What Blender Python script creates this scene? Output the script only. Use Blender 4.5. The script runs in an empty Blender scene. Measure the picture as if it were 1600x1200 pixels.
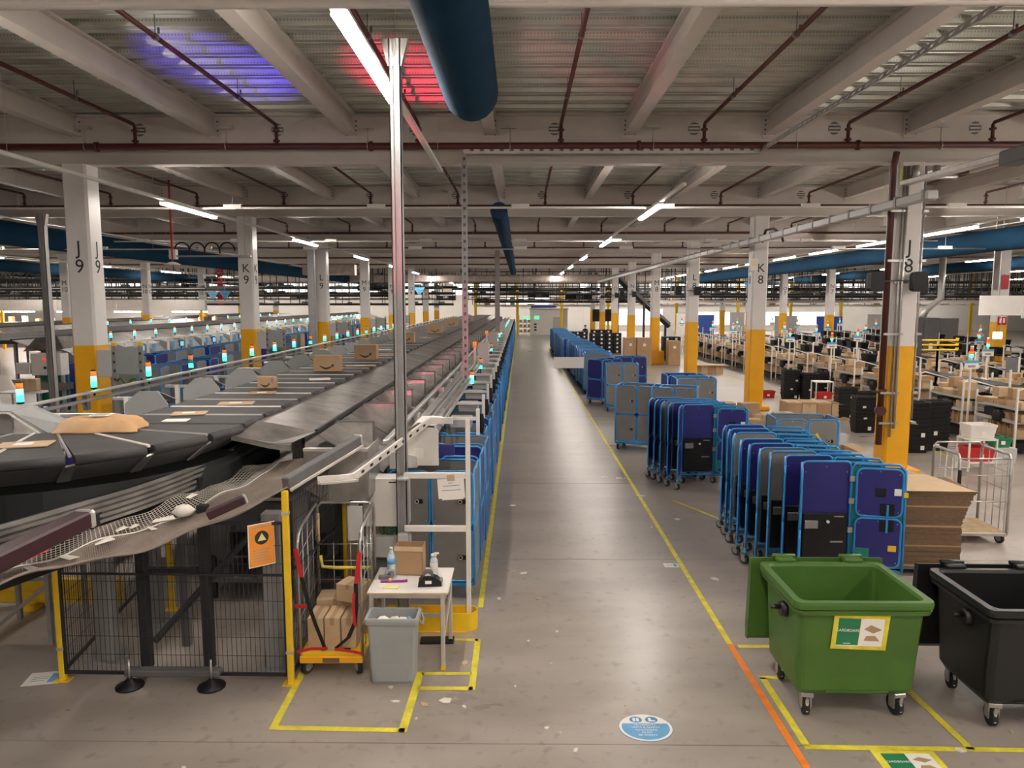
import bpy, math, random
from mathutils import Matrix, Vector
R = random.Random(7)
rad = math.radians
SC = bpy.context.scene
COL = SC.collection
# ------------------------------------------------------------ camera, world, exposure
F_PX = 1150.0
PITCH = math.atan(128 / F_PX)
YAW = math.atan(13 / F_PX * math.cos(PITCH))
cd = bpy.data.cameras.new('camera')
cd.sensor_fit = 'HORIZONTAL'; cd.sensor_width = 36.0
cd.lens = 36.0 * F_PX / 1600.0
cd.clip_start = 0.05; cd.clip_end = 500
cam = bpy.data.objects.new('camera', cd)
cam.location = (0, 0, 4.0)
cam.rotation_euler = (math.pi / 2 - PITCH, 0, YAW)
COL.objects.link(cam)
SC.camera = cam
w = bpy.data.worlds.new('world'); SC.world = w; w.use_nodes = True
w.node_tree.nodes['Background'].inputs[0].default_value = (0.9, 0.92, 1, 1)
w.node_tree.nodes['Background'].inputs[1].default_value = 0.3
SC.view_settings.view_transform = 'Standard'
SC.view_settings.look = 'None'
SC.view_settings.gamma = 1.0
SC.view_settings.use_curve_mapping = False
SC.cycles.max_bounces = 7
SC.cycles.diffuse_bounces = 4
SC.view_settings.exposure = 1.0
LAMP = 75.0

# ------------------------------------------------------------ materials
MATS = {}
def mat(name, col, rough=0.5, metal=0.0, var=0.12, scale=4.0, emit=None, estr=0.0, bump=0.0, alpha=None, coords='Object', spec=None):
    m = bpy.data.materials.new(name); m.use_nodes = True
    nt = m.node_tree; b = nt.nodes['Principled BSDF']
    tc = nt.nodes.new('ShaderNodeTexCoord')
    nz = nt.nodes.new('ShaderNodeTexNoise'); nz.inputs['Scale'].default_value = scale
    nz.inputs['Detail'].default_value = 5.0; nz.inputs['Roughness'].default_value = 0.6
    nt.links.new(tc.outputs[coords], nz.inputs['Vector'])
    rp = nt.nodes.new('ShaderNodeValToRGB')
    rp.color_ramp.elements[0].position = 0.3; rp.color_ramp.elements[1].position = 0.7
    c = Vector(col)
    lo = c * (1 - var); hi = c * (1 + var)
    rp.color_ramp.elements[0].color = (lo[0], lo[1], lo[2], 1)
    rp.color_ramp.elements[1].color = (min(hi[0], 1), min(hi[1], 1), min(hi[2], 1), 1)
    nt.links.new(nz.outputs['Fac'], rp.inputs['Fac'])
    nt.links.new(rp.outputs['Color'], b.inputs['Base Color'])
    b.inputs['Roughness'].default_value = rough
    b.inputs['Metallic'].default_value = metal
    if spec is not None: b.inputs['Specular IOR Level'].default_value = spec
    if emit:
        b.inputs['Emission Color'].default_value = (*emit, 1); b.inputs['Emission Strength'].default_value = estr
    if bump:
        bp = nt.nodes.new('ShaderNodeBump'); bp.inputs['Strength'].default_value = bump
        n2 = nt.nodes.new('ShaderNodeTexNoise'); n2.inputs['Scale'].default_value = scale * 12
        nt.links.new(tc.outputs[coords], n2.inputs['Vector'])
        nt.links.new(n2.outputs['Fac'], bp.inputs['Height']); nt.links.new(bp.outputs['Normal'], b.inputs['Normal'])
    if alpha is not None: b.inputs['Alpha'].default_value = alpha
    MATS[name] = m
    return m

def floor_mat():
    m = mat('concrete', (0.335, 0.285, 0.245), 0.36, 0, 0.10, 0.35, bump=0.0)
    nt = m.node_tree; b = nt.nodes['Principled BSDF']
    geo = nt.nodes.new('ShaderNodeNewGeometry')
    n1 = nt.nodes.new('ShaderNodeTexNoise'); n1.inputs['Scale'].default_value = 0.55; n1.inputs['Detail'].default_value = 9
    mp = nt.nodes.new('ShaderNodeMapping'); mp.inputs['Scale'].default_value = (1, 2.2, 1)
    nt.links.new(geo.outputs['Position'], mp.inputs['Vector']); nt.links.new(mp.outputs[0], n1.inputs['Vector'])
    n2 = nt.nodes.new('ShaderNodeTexNoise'); n2.inputs['Scale'].default_value = 7; n2.inputs['Detail'].default_value = 8
    nt.links.new(geo.outputs['Position'], n2.inputs['Vector'])
    r1 = nt.nodes.new('ShaderNodeValToRGB')
    r1.color_ramp.elements[0].position = 0.3; r1.color_ramp.elements[0].color = (0.285, 0.243, 0.212, 1)
    r1.color_ramp.elements[1].position = 0.68; r1.color_ramp.elements[1].color = (0.395, 0.345, 0.305, 1)
    nt.links.new(n1.outputs['Fac'], r1.inputs['Fac'])
    r2 = nt.nodes.new('ShaderNodeValToRGB')   # dark scuffs
    r2.color_ramp.elements[0].position = 0.27; r2.color_ramp.elements[0].color = (0.55, 0.55, 0.55, 1)
    r2.color_ramp.elements[1].position = 0.42; r2.color_ramp.elements[1].color = (1, 1, 1, 1)
    nt.links.new(n2.outputs['Fac'], r2.inputs['Fac'])
    mx = nt.nodes.new('ShaderNodeMixRGB'); mx.blend_type = 'MULTIPLY'; mx.inputs[0].default_value = 0.55
    nt.links.new(r1.outputs[0], mx.inputs[1]); nt.links.new(r2.outputs[0], mx.inputs[2])
    nt.links.new(mx.outputs[0], b.inputs['Base Color'])
    r3 = nt.nodes.new('ShaderNodeMapRange'); r3.inputs[3].default_value = 0.22; r3.inputs[4].default_value = 0.40
    nt.links.new(n1.outputs['Fac'], r3.inputs[0]); nt.links.new(r3.outputs[0], b.inputs['Roughness'])
floor_mat()

def deck_mat():   # galvanised trapezoidal deck with perforated webs
    m = mat('deck', (0.47, 0.465, 0.41), 0.36, 0.55, 0.18, 0.8)
    nt = m.node_tree; b = nt.nodes['Principled BSDF']
    geo = nt.nodes.new('ShaderNodeNewGeometry')
    vo = nt.nodes.new('ShaderNodeTexVoronoi'); vo.inputs['Scale'].default_value = 18; vo.inputs['Randomness'].default_value = 0.0
    nt.links.new(geo.outputs['Position'], vo.inputs['Vector'])
    r = nt.nodes.new('ShaderNodeValToRGB')
    r.color_ramp.elements[0].position = 0.25; r.color_ramp.elements[0].color = (0.25, 0.25, 0.25, 1)
    r.color_ramp.elements[1].position = 0.33; r.color_ramp.elements[1].color = (1, 1, 1, 1)
    nt.links.new(vo.outputs['Distance'], r.inputs['Fac'])
    old = b.inputs['Base Color'].links[0].from_socket
    mx = nt.nodes.new('ShaderNodeMixRGB'); mx.blend_type = 'MULTIPLY'; mx.inputs[0].default_value = 0.5
    nt.links.new(old, mx.inputs[1]); nt.links.new(r.outputs[0], mx.inputs[2]); nt.links.new(mx.outputs[0], b.inputs['Base Color'])
deck_mat()
for a in [
    ('joint', (0.10, 0.085, 0.075), 0.9), ('beam_paint', (0.56, 0.50, 0.455), 0.6, 0, 0.05, 1.0), ('wall_paint', (0.80, 0.78, 0.75), 0.7, 0, 0.04, .5),
    ('column_white', (0.74, 0.70, 0.68), 0.45, 0, 0.05, 1.0), ('column_yellow', (0.86, 0.42, 0.012), 0.4, 0, 0.06, 2.0),
    ('safety_yellow', (0.85, 0.55, 0.02), 0.4, 0, 0.08, 5), ('tape_yellow', (0.72, 0.62, 0.05), 0.6, 0, 0.22, 6), ('tape_orange', (0.86, 0.23, 0.03), 0.55, 0, 0.15, 6),
    ('pipe_red', (0.085, 0.02, 0.017), 0.45, 0, 0.12, 3), ('duct_blue', (0.009, 0.038, 0.078), 0.95, 0, 0.1, 2, None, 0, 0, None, 'Object', 0.1), ('duct_cap', (0.006, 0.03, 0.09), 0.8),
    ('cage_blue', (0.035, 0.26, 0.62), 0.38, 0.1, 0.1, 6), ('panel_navy', (0.022, 0.022, 0.17), 0.42, 0, 0.1, 3), ('panel_grey', (0.20, 0.19, 0.18), 0.5, 0, 0.08, 3),
    ('panel_teal', (0.01, 0.22, 0.18), 0.45), ('black_plastic', (0.010, 0.010, 0.011), 0.45, 0, 0.2, 6, None, 0, 0, None, 'Object', 0.35), ('rubber', (0.02, 0.02, 0.02), 0.8), ('belt', (0.045, 0.043, 0.045), 0.65, 0, 0.2, 3, None, 0, .15),
    ('steel', (0.52, 0.50, 0.48), 0.36, 0.85, 0.12, 5), ('galv', (0.42, 0.40, 0.38), 0.34, 0.75, 0.35, 2.2), ('alu', (0.62, 0.60, 0.58), 0.4, 0.6, 0.08, 4),
    ('chute_steel', (0.34, 0.315, 0.30), 0.33, 0.7, 0.45, 1.7), ('strip_white', (0.70, 0.66, 0.62), 0.45), ('strip_grey', (0.28, 0.265, 0.26), 0.5),
    ('machine_grey', (0.50, 0.49, 0.48), 0.5, 0, 0.05, 2), ('machine_dark', (0.13, 0.125, 0.125), 0.5, 0, 0.1, 3), ('skirt_black', (0.010, 0.011, 0.011), 0.45, 0, 0.3, 2, None, 0, 0, None, 'Object', 0.2),
    ('white_paint', (0.78, 0.74, 0.70), 0.45, 0, 0.04, 3), ('paper', (0.86, 0.82, 0.78), 0.8, 0, 0.03, 3), ('ink', (0.03, 0.03, 0.035), 0.7), ('ink_grey', (0.3, 0.3, 0.3), 0.7),
    ('card', (0.43, 0.275, 0.15), 0.8, 0, 0.08, 3), ('card_light', (0.56, 0.40, 0.245), 0.8, 0, 0.08, 3), ('card_dark', (0.17, 0.105, 0.06), 0.85, 0, 0.15, 20), ('kraft', (0.55, 0.33, 0.16), 0.6, 0, 0.1, 6),
    ('green_bin', (0.06, 0.145, 0.022), 0.42, 0, 0.12, 2), ('green_sign', (0.02, 0.20, 0.09), 0.5), ('bin_black', (0.009, 0.009, 0.010), 0.38, 0, 0.2, 2),
    ('bin_grey', (0.32, 0.33, 0.33), 0.5, 0, 0.05, 3), ('orange_notice', (0.85, 0.30, 0.03), 0.6), ('strap_red', (0.55, 0.012, 0.015), 0.7), ('maroon', (0.035, 0.008, 0.012), 0.5),
    ('wheel_grey', (0.35, 0.34, 0.33), 0.5), ('sign_blue', (0.06, 0.27, 0.55), 0.5), ('sign_lightblue', (0.13, 0.38, 0.66), 0.5), ('sign_red', (0.6, 0.015, 0.03), 0.5), ('tote_red', (0.55, 0.02, 0.02), 0.45), ('tote_blue', (0.03, 0.08, 0.35), 0.45),
    ('net_fine', (0.23, 0.185, 0.155), 0.8), ('net_wire', (0.55, 0.5, 0.45), 0.6), ('fence_black', (0.02, 0.02, 0.022), 0.5), ('bottle_clear', (0.55, 0.62, 0.7), 0.12, 0, 0.3, 30), ('purple', (0.28, 0.03, 0.3), 0.4), ('note_yellow', (0.8, 0.72, 0.3), 0.8),
    ('skin', (0.42, 0.24, 0.16), 0.6), ('hair', (0.02, 0.015, 0.012), 0.7), ('shirt_white', (0.7, 0.7, 0.72), 0.8), ('shirt_black', (0.02, 0.02, 0.025), 0.8), ('trousers', (0.03, 0.035, 0.06), 0.8), ('screen', (0.05, 0.2, 0.4), 0.2, 0, 0.3, 9, (0.15, 0.45, 0.9), 0.7),
    ('lens_orange', (0.8, 0.22, 0.02), 0.3, 0, 0.1, 5, (1, 0.25, 0.02), 0.25), ('lens_blue', (0.1, 0.4, 0.8), 0.3, 0, 0.1, 5, (0.1, 0.55, 1.0), 2.6), ('lens_green', (0.05, 0.7, 0.45), 0.3, 0, 0.1, 5, (0.03, 0.9, 0.5), 2.6),
    ('lens_red', (0.7, 0.03, 0.02), 0.3, 0, 0.1, 5, (1, 0.05, 0.02), 0.4), ('lamp', (0.9, 0.9, 0.9), 0.4, 0, 0.01, 1, (1.0, 0.92, 0.83), LAMP), ('lamp_off', (0.55, 0.53, 0.5), 0.4),
    ('red_glow', (0.6, 0.02, 0.05), 0.4, 0, 0.1, 3, (1, 0.02, 0.08), 0.25), ('exit_green', (0.02, 0.5, 0.2), 0.5, 0, 0.1, 3, (0.05, 0.9, 0.35), 0.8), ('light_box', (0.7, 0.9, 0.85), 0.4, 0, .02, 3, (0.6, 1.0, 0.9), 1.6),
    ('pane_glow', (0.9, 0.9, 0.9), 0.5, 0, 0.02, 1, (1.0, 0.97, 0.92), 1.1), ('post_alu', (0.34, 0.33, 0.33), 0.45, 0.3, 0.08, 4), ('debris', (0.75, 0.70, 0.64), 0.8), ('pallet_wood', (0.42, 0.30, 0.17), 0.8, 0, .2, 6), ('insul', (0.5, 0.42, 0.38), 0.45, 0.5, 0.2, 3),
]: mat(*a)

# ------------------------------------------------------------ mesh building
class MB:
    def __init__(s): s.v = []; s.f = []; s.sm = []
    def add(s, v, f, smooth=False):
        o = len(s.v); s.v += [tuple(p) for p in v]
        s.f += [tuple(i + o for i in q) for q in f]; s.sm += [smooth] * len(f)
        return s
    def box(s, x0, y0, z0, x1, y1, z1, c=0.0):
        x0, x1 = min(x0, x1), max(x0, x1); y0, y1 = min(y0, y1), max(y0, y1); z0, z1 = min(z0, z1), max(z0, z1)
        c = min(c, .45 * (x1 - x0), .45 * (y1 - y0), .45 * (z1 - z0))
        if c <= 0:
            return s.add([(x0, y0, z0), (x1, y0, z0), (x1, y1, z0), (x0, y1, z0), (x0, y0, z1), (x1, y0, z1), (x1, y1, z1), (x0, y1, z1)],
                  [(0, 3, 2, 1), (4, 5, 6, 7), (0, 1, 5, 4), (1, 2, 6, 5), (2, 3, 7, 6), (3, 0, 4, 7)])
        idx = {}; v = []
        for i, x in enumerate((x0, x1)):
            for j, y in enumerate((y0, y1)):
                for k, z in enumerate((z0, z1)):
                    dx, dy, dz = (c if i == 0 else -c), (c if j == 0 else -c), (c if k == 0 else -c)
                    idx[i, j, k] = len(v)
                    v += [(x, y + dy, z + dz), (x + dx, y, z + dz), (x + dx, y + dy, z)]
        f = []
        for a in range(3):
            b, d = (a + 1) % 3, (a + 2) % 3
            for sgn in (0, 1):
                q = []
                for (p, r) in ((0, 0), (1, 0), (1, 1), (0, 1)):
                    t = [0, 0, 0]; t[a] = sgn; t[b] = p; t[d] = r
                    q.append(idx[tuple(t)] + a)
                f.append(tuple(q) if sgn else tuple(q[::-1]))
            for p in (0, 1):
                for r in (0, 1):
                    t = [0, 0, 0]; t[b] = p; t[d] = r; u = list(t); u[a] = 1
                    A, B = idx[tuple(t)], idx[tuple(u)]
                    q = (A + b, B + b, B + d, A + d)
                    f.append(q if p != r else q[::-1])
        for i in (0, 1):
            for j in (0, 1):
                for k in (0, 1):
                    A = idx[i, j, k]; q = (A, A + 1, A + 2)
                    f.append(q if (i + j + k) % 2 else q[::-1])
        return s.add(v, f)
    def tube(s, pts, r, n=6, closed=False, caps=True):
        pts = [Vector(p) for p in pts]; m = len(pts)
        T = []
        for i in range(m):
            a = pts[i - 1] if (i > 0 or closed) else pts[i]; b = pts[(i + 1) % m] if (i < m - 1 or closed) else pts[i]
            T.append((b - a).normalized() if (b - a).length > 1e-9 else Vector((0, 0, 1)))
        up = Vector((0, 0, 1)) if abs(T[0].z) < .9 else Vector((1, 0, 0))
        N = (up - T[0] * up.dot(T[0])).normalized(); v = []
        for i in range(m):
            N = N - T[i] * N.dot(T[i])
            if N.length < 1e-6: N = T[i].orthogonal()
            N.normalize(); B = T[i].cross(N)
            rr = r[i] if isinstance(r, (list, tuple)) else r
            for k in range(n):
                an = 2 * math.pi * (k + .5) / n
                v.append(pts[i] + (N * math.cos(an) + B * math.sin(an)) * rr)
        f = []
        for i in range(m if closed else m - 1):
            for k in range(n):
                a, b = i * n + k, i * n + (k + 1) % n; j = (i + 1) % m
                f.append((a, b, j * n + (k + 1) % n, j * n + k))
        s.add(v, f, n > 4)
        if caps and not closed:
            o = len(s.v) - len(v)
            s.f += [tuple(o + k for k in range(n))[::-1], tuple(o + (m - 1) * n + k for k in range(n))]; s.sm += [False, False]
        return s
    def cyl(s, p0, p1, r0, r1=None, n=10): return s.tube([p0, p1], [r0, r1 if r1 is not None else r0], n)
    def prism(s, poly, axis, a, b):          # poly in the two other axes, extruded along axis from a to b
        n = len(poly); v = []
        for t in (a, b):
            for (p, q) in poly:
                v.append({'x': (t, p, q), 'y': (p, t, q), 'z': (p, q, t)}[axis])
        f = [tuple(range(n))[::-1], tuple(range(n, 2 * n))] + [(i, (i + 1) % n, n + (i + 1) % n, n + i) for i in range(n)]
        return s.add(v, f)
    def lathe(s, prof, c=(0, 0, 0), n=16):
        v = []; 
        for (r, z) in prof:
            for k in range(n):
                an = 2 * math.pi * k / n; v.append((c[0] + r * math.cos(an), c[1] + r * math.sin(an), c[2] + z))
        f = [(i * n + k, i * n + (k + 1) % n, (i + 1) * n + (k + 1) % n, (i + 1) * n + k) for i in range(len(prof) - 1) for k in range(n)]
        s.add(v, f, True); o = len(s.v) - len(v)
        s.f += [tuple(o + k for k in range(n))[::-1], tuple(o + (len(prof) - 1) * n + k for k in range(n))]; s.sm += [False, False]
        return s
    def plate(s, pts, t):                    # thin plate from a planar or ruled outline, thickness t along its normal
        P = [Vector(p) for p in pts]; nrm = (P[1] - P[0]).cross(P[2] - P[0]).normalized() * t
        n = len(P); v = P + [p + nrm for p in P]
        return s.add(v, [tuple(range(n))[::-1], tuple(range(n, 2 * n))] + [(i, (i + 1) % n, n + (i + 1) % n, n + i) for i in range(n)])
    def loft(s, rings, closed=True, smooth=True, caps=True):
        n = len(rings[0]); v = [p for r in rings for p in r]; m = len(rings)
        f = [(i * n + k, i * n + (k + 1) % n, (i + 1) * n + (k + 1) % n, (i + 1) * n + k) for i in range(m - 1) for k in range(n if closed else n - 1)]
        s.add(v, f, smooth); o = len(s.v) - len(v)
        if caps: s.f += [tuple(o + k for k in range(n))[::-1], tuple(o + (m - 1) * n + k for k in range(n))]; s.sm += [False, False]
        return s
    def xf(s, M, start=0):
        s.v[start:] = [tuple(M @ Vector(p)) for p in s.v[start:]]; return s
    def mesh(s, name, m):
        me = bpy.data.meshes.new(name); me.from_pydata(s.v, [], s.f)
        me.polygons.foreach_set('use_smooth', s.sm)
        for x in (m if isinstance(m, (list, tuple)) else [m]): me.materials.append(MATS[x])
        me.update(); return me

def rrect(w, h, r, n=3):                     # rounded rectangle outline in 2-D, centred
    o = []
    for cx, cy, a0 in ((w / 2 - r, h / 2 - r, 0), (-w / 2 + r, h / 2 - r, 90), (-w / 2 + r, -h / 2 + r, 180), (w / 2 - r, -h / 2 + r, 270)):
        for k in range(n + 1):
            a = rad(a0 + 90 * k / n); o.append((cx + r * math.cos(a), cy + r * math.sin(a)))
    return o

def put(name, me, parent=None, loc=(0, 0, 0), rot=(0, 0, 0), label=None):
    o = bpy.data.objects.new(name, me); COL.objects.link(o)
    o.location = loc; o.rotation_euler = rot
    if parent: o.parent = parent
    if label: o['label'] = label
    return o
def part(name, mb, m, parent, label=None, loc=(0, 0, 0), rot=(0, 0, 0)): return put(name, mb.mesh(name, m), parent, loc, rot, label)
def tag(o, label, cat, group=None, kind=None):
    o['label'] = label; o['category'] = cat
    if group: o['group'] = group
    if kind: o['kind'] = kind
    return o
def thing(name, label, cat, loc=(0, 0, 0), rz=0, group=None):
    o = bpy.data.objects.new(name, None); COL.objects.link(o); o.location = loc; o.rotation_euler = (0, 0, rz)
    o.empty_display_size = .1
    return tag(o, label, cat, group)
def single(name, mb, m, label, cat, loc=(0, 0, 0), rz=0, group=None, kind=None):
    return tag(put(name, mb.mesh(name, m), None, loc, (0, 0, rz)), label, cat, group, kind)
def struct(name, mb=None, m=None, label=None):
    o = put(name, mb.mesh(name, m) if mb else None); o['kind'] = 'structure'
    if label: o['label'] = label
    return o
KIDS = {}
def kids(o):
    return [c for c in o.children]
def copy_tree(o, loc=None, rz=None, label=None, group=None, parent=None, _k=None):
    if _k is None: _k = KIDS.setdefault(o.name, snapshot(o))
    return _copy(_k, parent, loc, rz, label, group)
def snapshot(o): return (o, [snapshot(c) for c in o.children])
def _copy(k, parent, loc=None, rz=None, label=None, group=None):
    o, ch = k; c = o.copy(); COL.objects.link(c); c.parent = parent
    if loc is not None: c.location = loc
    if rz is not None: c.rotation_euler = (0, 0, rz)
    if label: c['label'] = label
    if group: c['group'] = group
    for x in ch: _copy(x, c)
    return c
ONES = 'zeroth first second third fourth fifth sixth seventh eighth ninth tenth eleventh twelfth thirteenth fourteenth fifteenth sixteenth seventeenth eighteenth nineteenth'.split()
TENS = 'x x twenty thirty forty fifty sixty seventy eighty ninety'.split()
def nth(i):
    if i < 20: return ONES[i]
    t, u = divmod(i, 10)
    if t > 9: return str(i) + 'th'
    return (TENS[t][:-1] + 'ieth') if u == 0 else TENS[t] + '-' + ONES[u]
class Maker:                                 # first call hands out the prototype, later calls copy it
    def __init__(s, build): s.build = build; s.k = None
    def __call__(s, label, loc, rz=0, group=None):
        if s.k is None:
            o = s.build(); s.k = snapshot(o)
            o.location = loc; o.rotation_euler = (0, 0, rz); o['label'] = label
            if group: o['group'] = group
            return o
        return _copy(s.k, None, loc, rz, label, group)
_TX = {}
def text_mesh(txt, size, m, ext=0.001, align='CENTER'):
    key = (txt, size, m)
    if key in _TX: return _TX[key]
    cu = bpy.data.curves.new('lettering', 'FONT'); cu.body = txt; cu.size = size; cu.extrude = ext
    cu.align_x = align; cu.align_y = 'CENTER'; cu.resolution_u = 3
    ob = bpy.data.objects.new('lettering_tmp', cu); COL.objects.link(ob)
    dg = bpy.context.evaluated_depsgraph_get(); dg.update()
    me = bpy.data.meshes.new_from_object(ob.evaluated_get(dg)); me.name = 'lettering'
    bpy.data.objects.remove(ob); me.materials.clear(); me.materials.append(MATS[m]); _TX[key] = me
    return me
# ------------------------------------------------------------ the shell
X0, X1, Y0, Y1, ZD = -80.0, 76.0, -10.0, 104.0, 8.2
BAY = 10.3; YJ = 17.2; GY = [YJ + BAY * k for k in range(-2, 9)]
BX = 3.14; X9, X8 = -10.1, 8.75
floor = struct('floor', None, None, 'polished grey brown concrete floor cut into wide slabs')
mb = MB().box(X0, Y0, -.3, X1, Y1, -.02)
part('joint_bed', mb, 'joint', floor)
ys = [Y0] + [6.3 + 4.85 * k for k in range(-3, 21)] + [Y1]
for a, b in zip(ys[:-1], ys[1:]):
    part('floor_slab', MB().box(X0, a + .006, -.02, X1, b - .006, 0), 'concrete', floor)
for nm, b in (('wall_back', (X0, Y1, 0, X1, Y1 + .3, ZD + .3)), ('wall_front', (X0, Y0 - .3, 0, X1, Y0, ZD + .3)), ('wall_left', (X0 - .3, Y0, 0, X0, Y1, ZD + .3)), ('wall_right', (X1, Y0, 0, X1 + .3, Y1, ZD + .3))):
    struct(nm, MB().box(*b), 'wall_paint')
ceil = struct('ceiling', None, None, 'trapezoidal metal roof deck on cream painted steel beams and girders')
# deck: trapezoidal profile with ribs running across the hall
def deck_bay(ya, yb):
    pitch = .60; n = int(round((yb - ya) / pitch)); p = (yb - ya) / n; pr = []
    for i in range(n):
        y = ya + i * p
        pr += [(y, ZD), (y + p * .18, ZD), (y + p * .20, ZD + .025), (y + p * .24, ZD + .025), (y + p * .26, ZD), (y + p * .46, ZD), (y + p * .54, ZD + .15), (y + p * .92, ZD + .15)]
    pr.append((yb, ZD))
    v = [(x, y, z) for (y, z) in pr for x in (X0, X1)]
    return MB().add(v, [(2 * i, 2 * i + 1, 2 * i + 3, 2 * i + 2) for i in range(len(pr) - 1)])
me0 = deck_bay(0, BAY).mesh('roof_deck', 'deck')
for gy in GY[:-1]: put('roof_deck', me0, ceil, (0, gy, 0))
part('roof_deck', deck_bay(GY[-1], Y1 + .2), 'deck', ceil); part('roof_deck', deck_bay(Y0 - .2, GY[0]), 'deck', ceil)
part('roof_sheet', MB().box(X0, Y0, ZD + .28, X1, Y1, ZD + .3), 'wall_paint', ceil)
# girders (I section across the hall)
def isec(d, w, tw, tf): return [(-w / 2, 0), (w / 2, 0), (w / 2, tf), (tw / 2, tf + .015), (tw / 2, d - tf), (w / 2, d - tf), (w / 2, d), (-w / 2, d), (-w / 2, d - tf), (-tw / 2, d - tf), (-tw / 2, tf + .015), (-w / 2, tf)]
gm = MB().prism([(p, q + 7.1) for p, q in isec(1.1, .34, .1, .04)], 'x', X0, X1).mesh('girder', 'beam_paint')
bmid = MB().prism([(p, q + 7.74) for p, q in isec(.46, .26, .06, .035)], 'y', .07, BAY - .07).mesh('roof_beam', 'beam_paint')
endp = MB(); bolts = MB()
for s in (.075, BAY - .09):
    endp.box(-.16, s, 7.66, .16, s + .015, 8.18)
    for z in (7.75, 7.85, 7.95, 8.05):
        for x in (-.11, .11): bolts.cyl((x, s + .008 - .03, z), (x, s + .008 + .03, z), .022, None, 6)
endm = endp.mesh('end_plate', 'beam_paint'); boltm = bolts.mesh('bolts', 'machine_dark')
hole = MB()
hx = MB().cyl((0, -.056, 0), (0, .056, 0), .14, None, 16).mesh('vent_hole', 'machine_dark')
gslat = MB()
for i in range(3): gslat.box(-.12, -.06, -.075 + i * .075 - .018, .12, .06, -.075 + i * .075 + .018)
gslatm = gslat.mesh('vent_louvre', 'beam_paint')
beam_x = [X9 + BX * k for k in range(-13, 18)]
beam_x = [x for x in beam_x if -50 < x < 45]
far_b = MB()
for gy in GY[:-1]:
    for k in list(range(-22, -12)) + list(range(18, 27)):
        xx = X9 + BX * k
        if X0 < xx < X1 and xx not in beam_x: far_b.prism([(p + xx, q + 7.74) for p, q in isec(.46, .26, .06, .035)], 'y', gy + .07, gy + BAY - .07)
part('outer_roof_beams', far_b, 'beam_paint', ceil)['kind'] = 'stuff'
for gi, gy in enumerate(GY):
    g = put('girder', gm, ceil, (0, gy, 0))
    for x in beam_x:
        if gi < len(GY) - 1:
            b = put('roof_beam', bmid, ceil, (x, gy, 0))
            if 1 <= gi <= 4 and -14 < x < 14: put('end_plate', endm, b); put('bolts', boltm, b)['kind'] = 'stuff'
    if gi in (2, 3):
        for x in beam_x:
            if -12 < x < 10:
                h = put('vent_hole', hx, g, (x + 1.55 - .1, 0, 7.88)); put('vent_louvre', gslatm, g, (x + 1.45, 0, 7.88))

# columns
cw = .56
def oct_(w, c): h = w / 2; return [(-h + c, -h), (h - c, -h), (h, -h + c), (h, h - c), (h - c, h), (-h + c, h), (-h, h - c), (-h, -h + c)]
col_sh = MB().prism(oct_(cw, .05), 'z', 3.0, 7.1).mesh('shaft', 'column_white')
col_ye = MB().prism(oct_(cw + .012, .05), 'z', .0, 3.0).mesh('yellow_foot', 'column_yellow')
plin = MB().box(-.55, -.55, 0, .55, .55, .85, .03).mesh('plinth', 'column_yellow')
plin2 = MB().box(-.48, -.48, 0, .48, .48, .16, .03).mesh('plinth', 'column_yellow')
LET = 'HIJKLMNOPQR'
def column(x, gi, num):
    L = LET[gi]; gy = GY[gi]
    nm = L + ' ' + str(num)
    o = thing('column', 'white and yellow steel column stencilled %s' % nm, 'column', (x, gy, 0))
    o['kind'] = 'structure'
    put('shaft', col_sh, o); put('yellow_foot', col_ye, o)
    big = (num == 8 and L in 'MN')
    put('plinth', plin if big else plin2, o)
    if gi <= 9 and gi >= 2:
        for i, ch in enumerate((L, str(num))):
            z = 5.22 - i * .42
            put('stencil_letter', text_mesh(ch, .44, 'ink', .002), o, (0.02, -cw / 2 - .003, z), (math.pi / 2, 0, 0))
            if x < 0: put('stencil_letter', text_mesh(ch, .44, 'ink', .002), o, (cw / 2 + .003, 0, z), (math.pi / 2, 0, math.pi / 2))
            elif num == 8: put('stencil_letter', text_mesh(ch, .44, 'ink', .002), o, (-cw / 2 - .003, 0, z), (math.pi / 2, 0, -math.pi / 2))
    return o
COLS = {}
for gi in range(2, 10):
    COLS[gi, 9] = column(X9, gi, 9); COLS[gi, 8] = column(X8, gi, 8)
for gi in range(4, 10): COLS[gi, 7] = column(24.3, gi, 7)
for gi in range(5, 10): COLS[gi, 10] = column(-29.6, gi, 10)

# ------------------------------------------------------------ ceiling services
LZ = 6.48
lamp_me = MB().box(-.075, 0, -.055, .075, 3.15, 0, .015).mesh('diffuser', 'lamp')
trk = {}
def light_row(x, y0, y1, starts, rowname, z=LZ):
    t = thing('light_trunking', 'slim white lighting trunk %s' % rowname, 'lighting trunk', (x, 0, z))
    part('trunk_body', MB().box(-.05, y0, .05, .05, y1, .12, .01), 'white_paint', t)
    hg = MB(); y = y0 + .5
    k = 0
    while y < y1:
        hg.cyl((0, y, .12), (0, y, 8.2 - z), .006, None, 4); y += BAY / 2
    part('hanger_wires', hg, 'steel', t)['kind'] = 'stuff'
    for i, ys_ in enumerate(starts):
        l = thing('strip_lamp', '%s lit strip lamp %s' % (nth(i + 1), rowname), 'lamp', (x, ys_, z), 0, 'ceiling strip lamps')
        part('housing', MB().box(-.085, -.03, 0, .085, 3.18, .05, .01), 'white_paint', l)
        put('diffuser', lamp_me, l)
light_row(-1.73, 5.0, 16.4, [7.3], 'above the near end of the sorter', 6.75)
light_row(3.58, 16.5, 100, [19.2 + 10.8 * k for k in range(8)], 'above the walkway')
light_row(-8.95, -8, 100, [18.7 + 10.8 * k for k in range(-2, 8)], 'along the column line stencilled nine')
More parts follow.
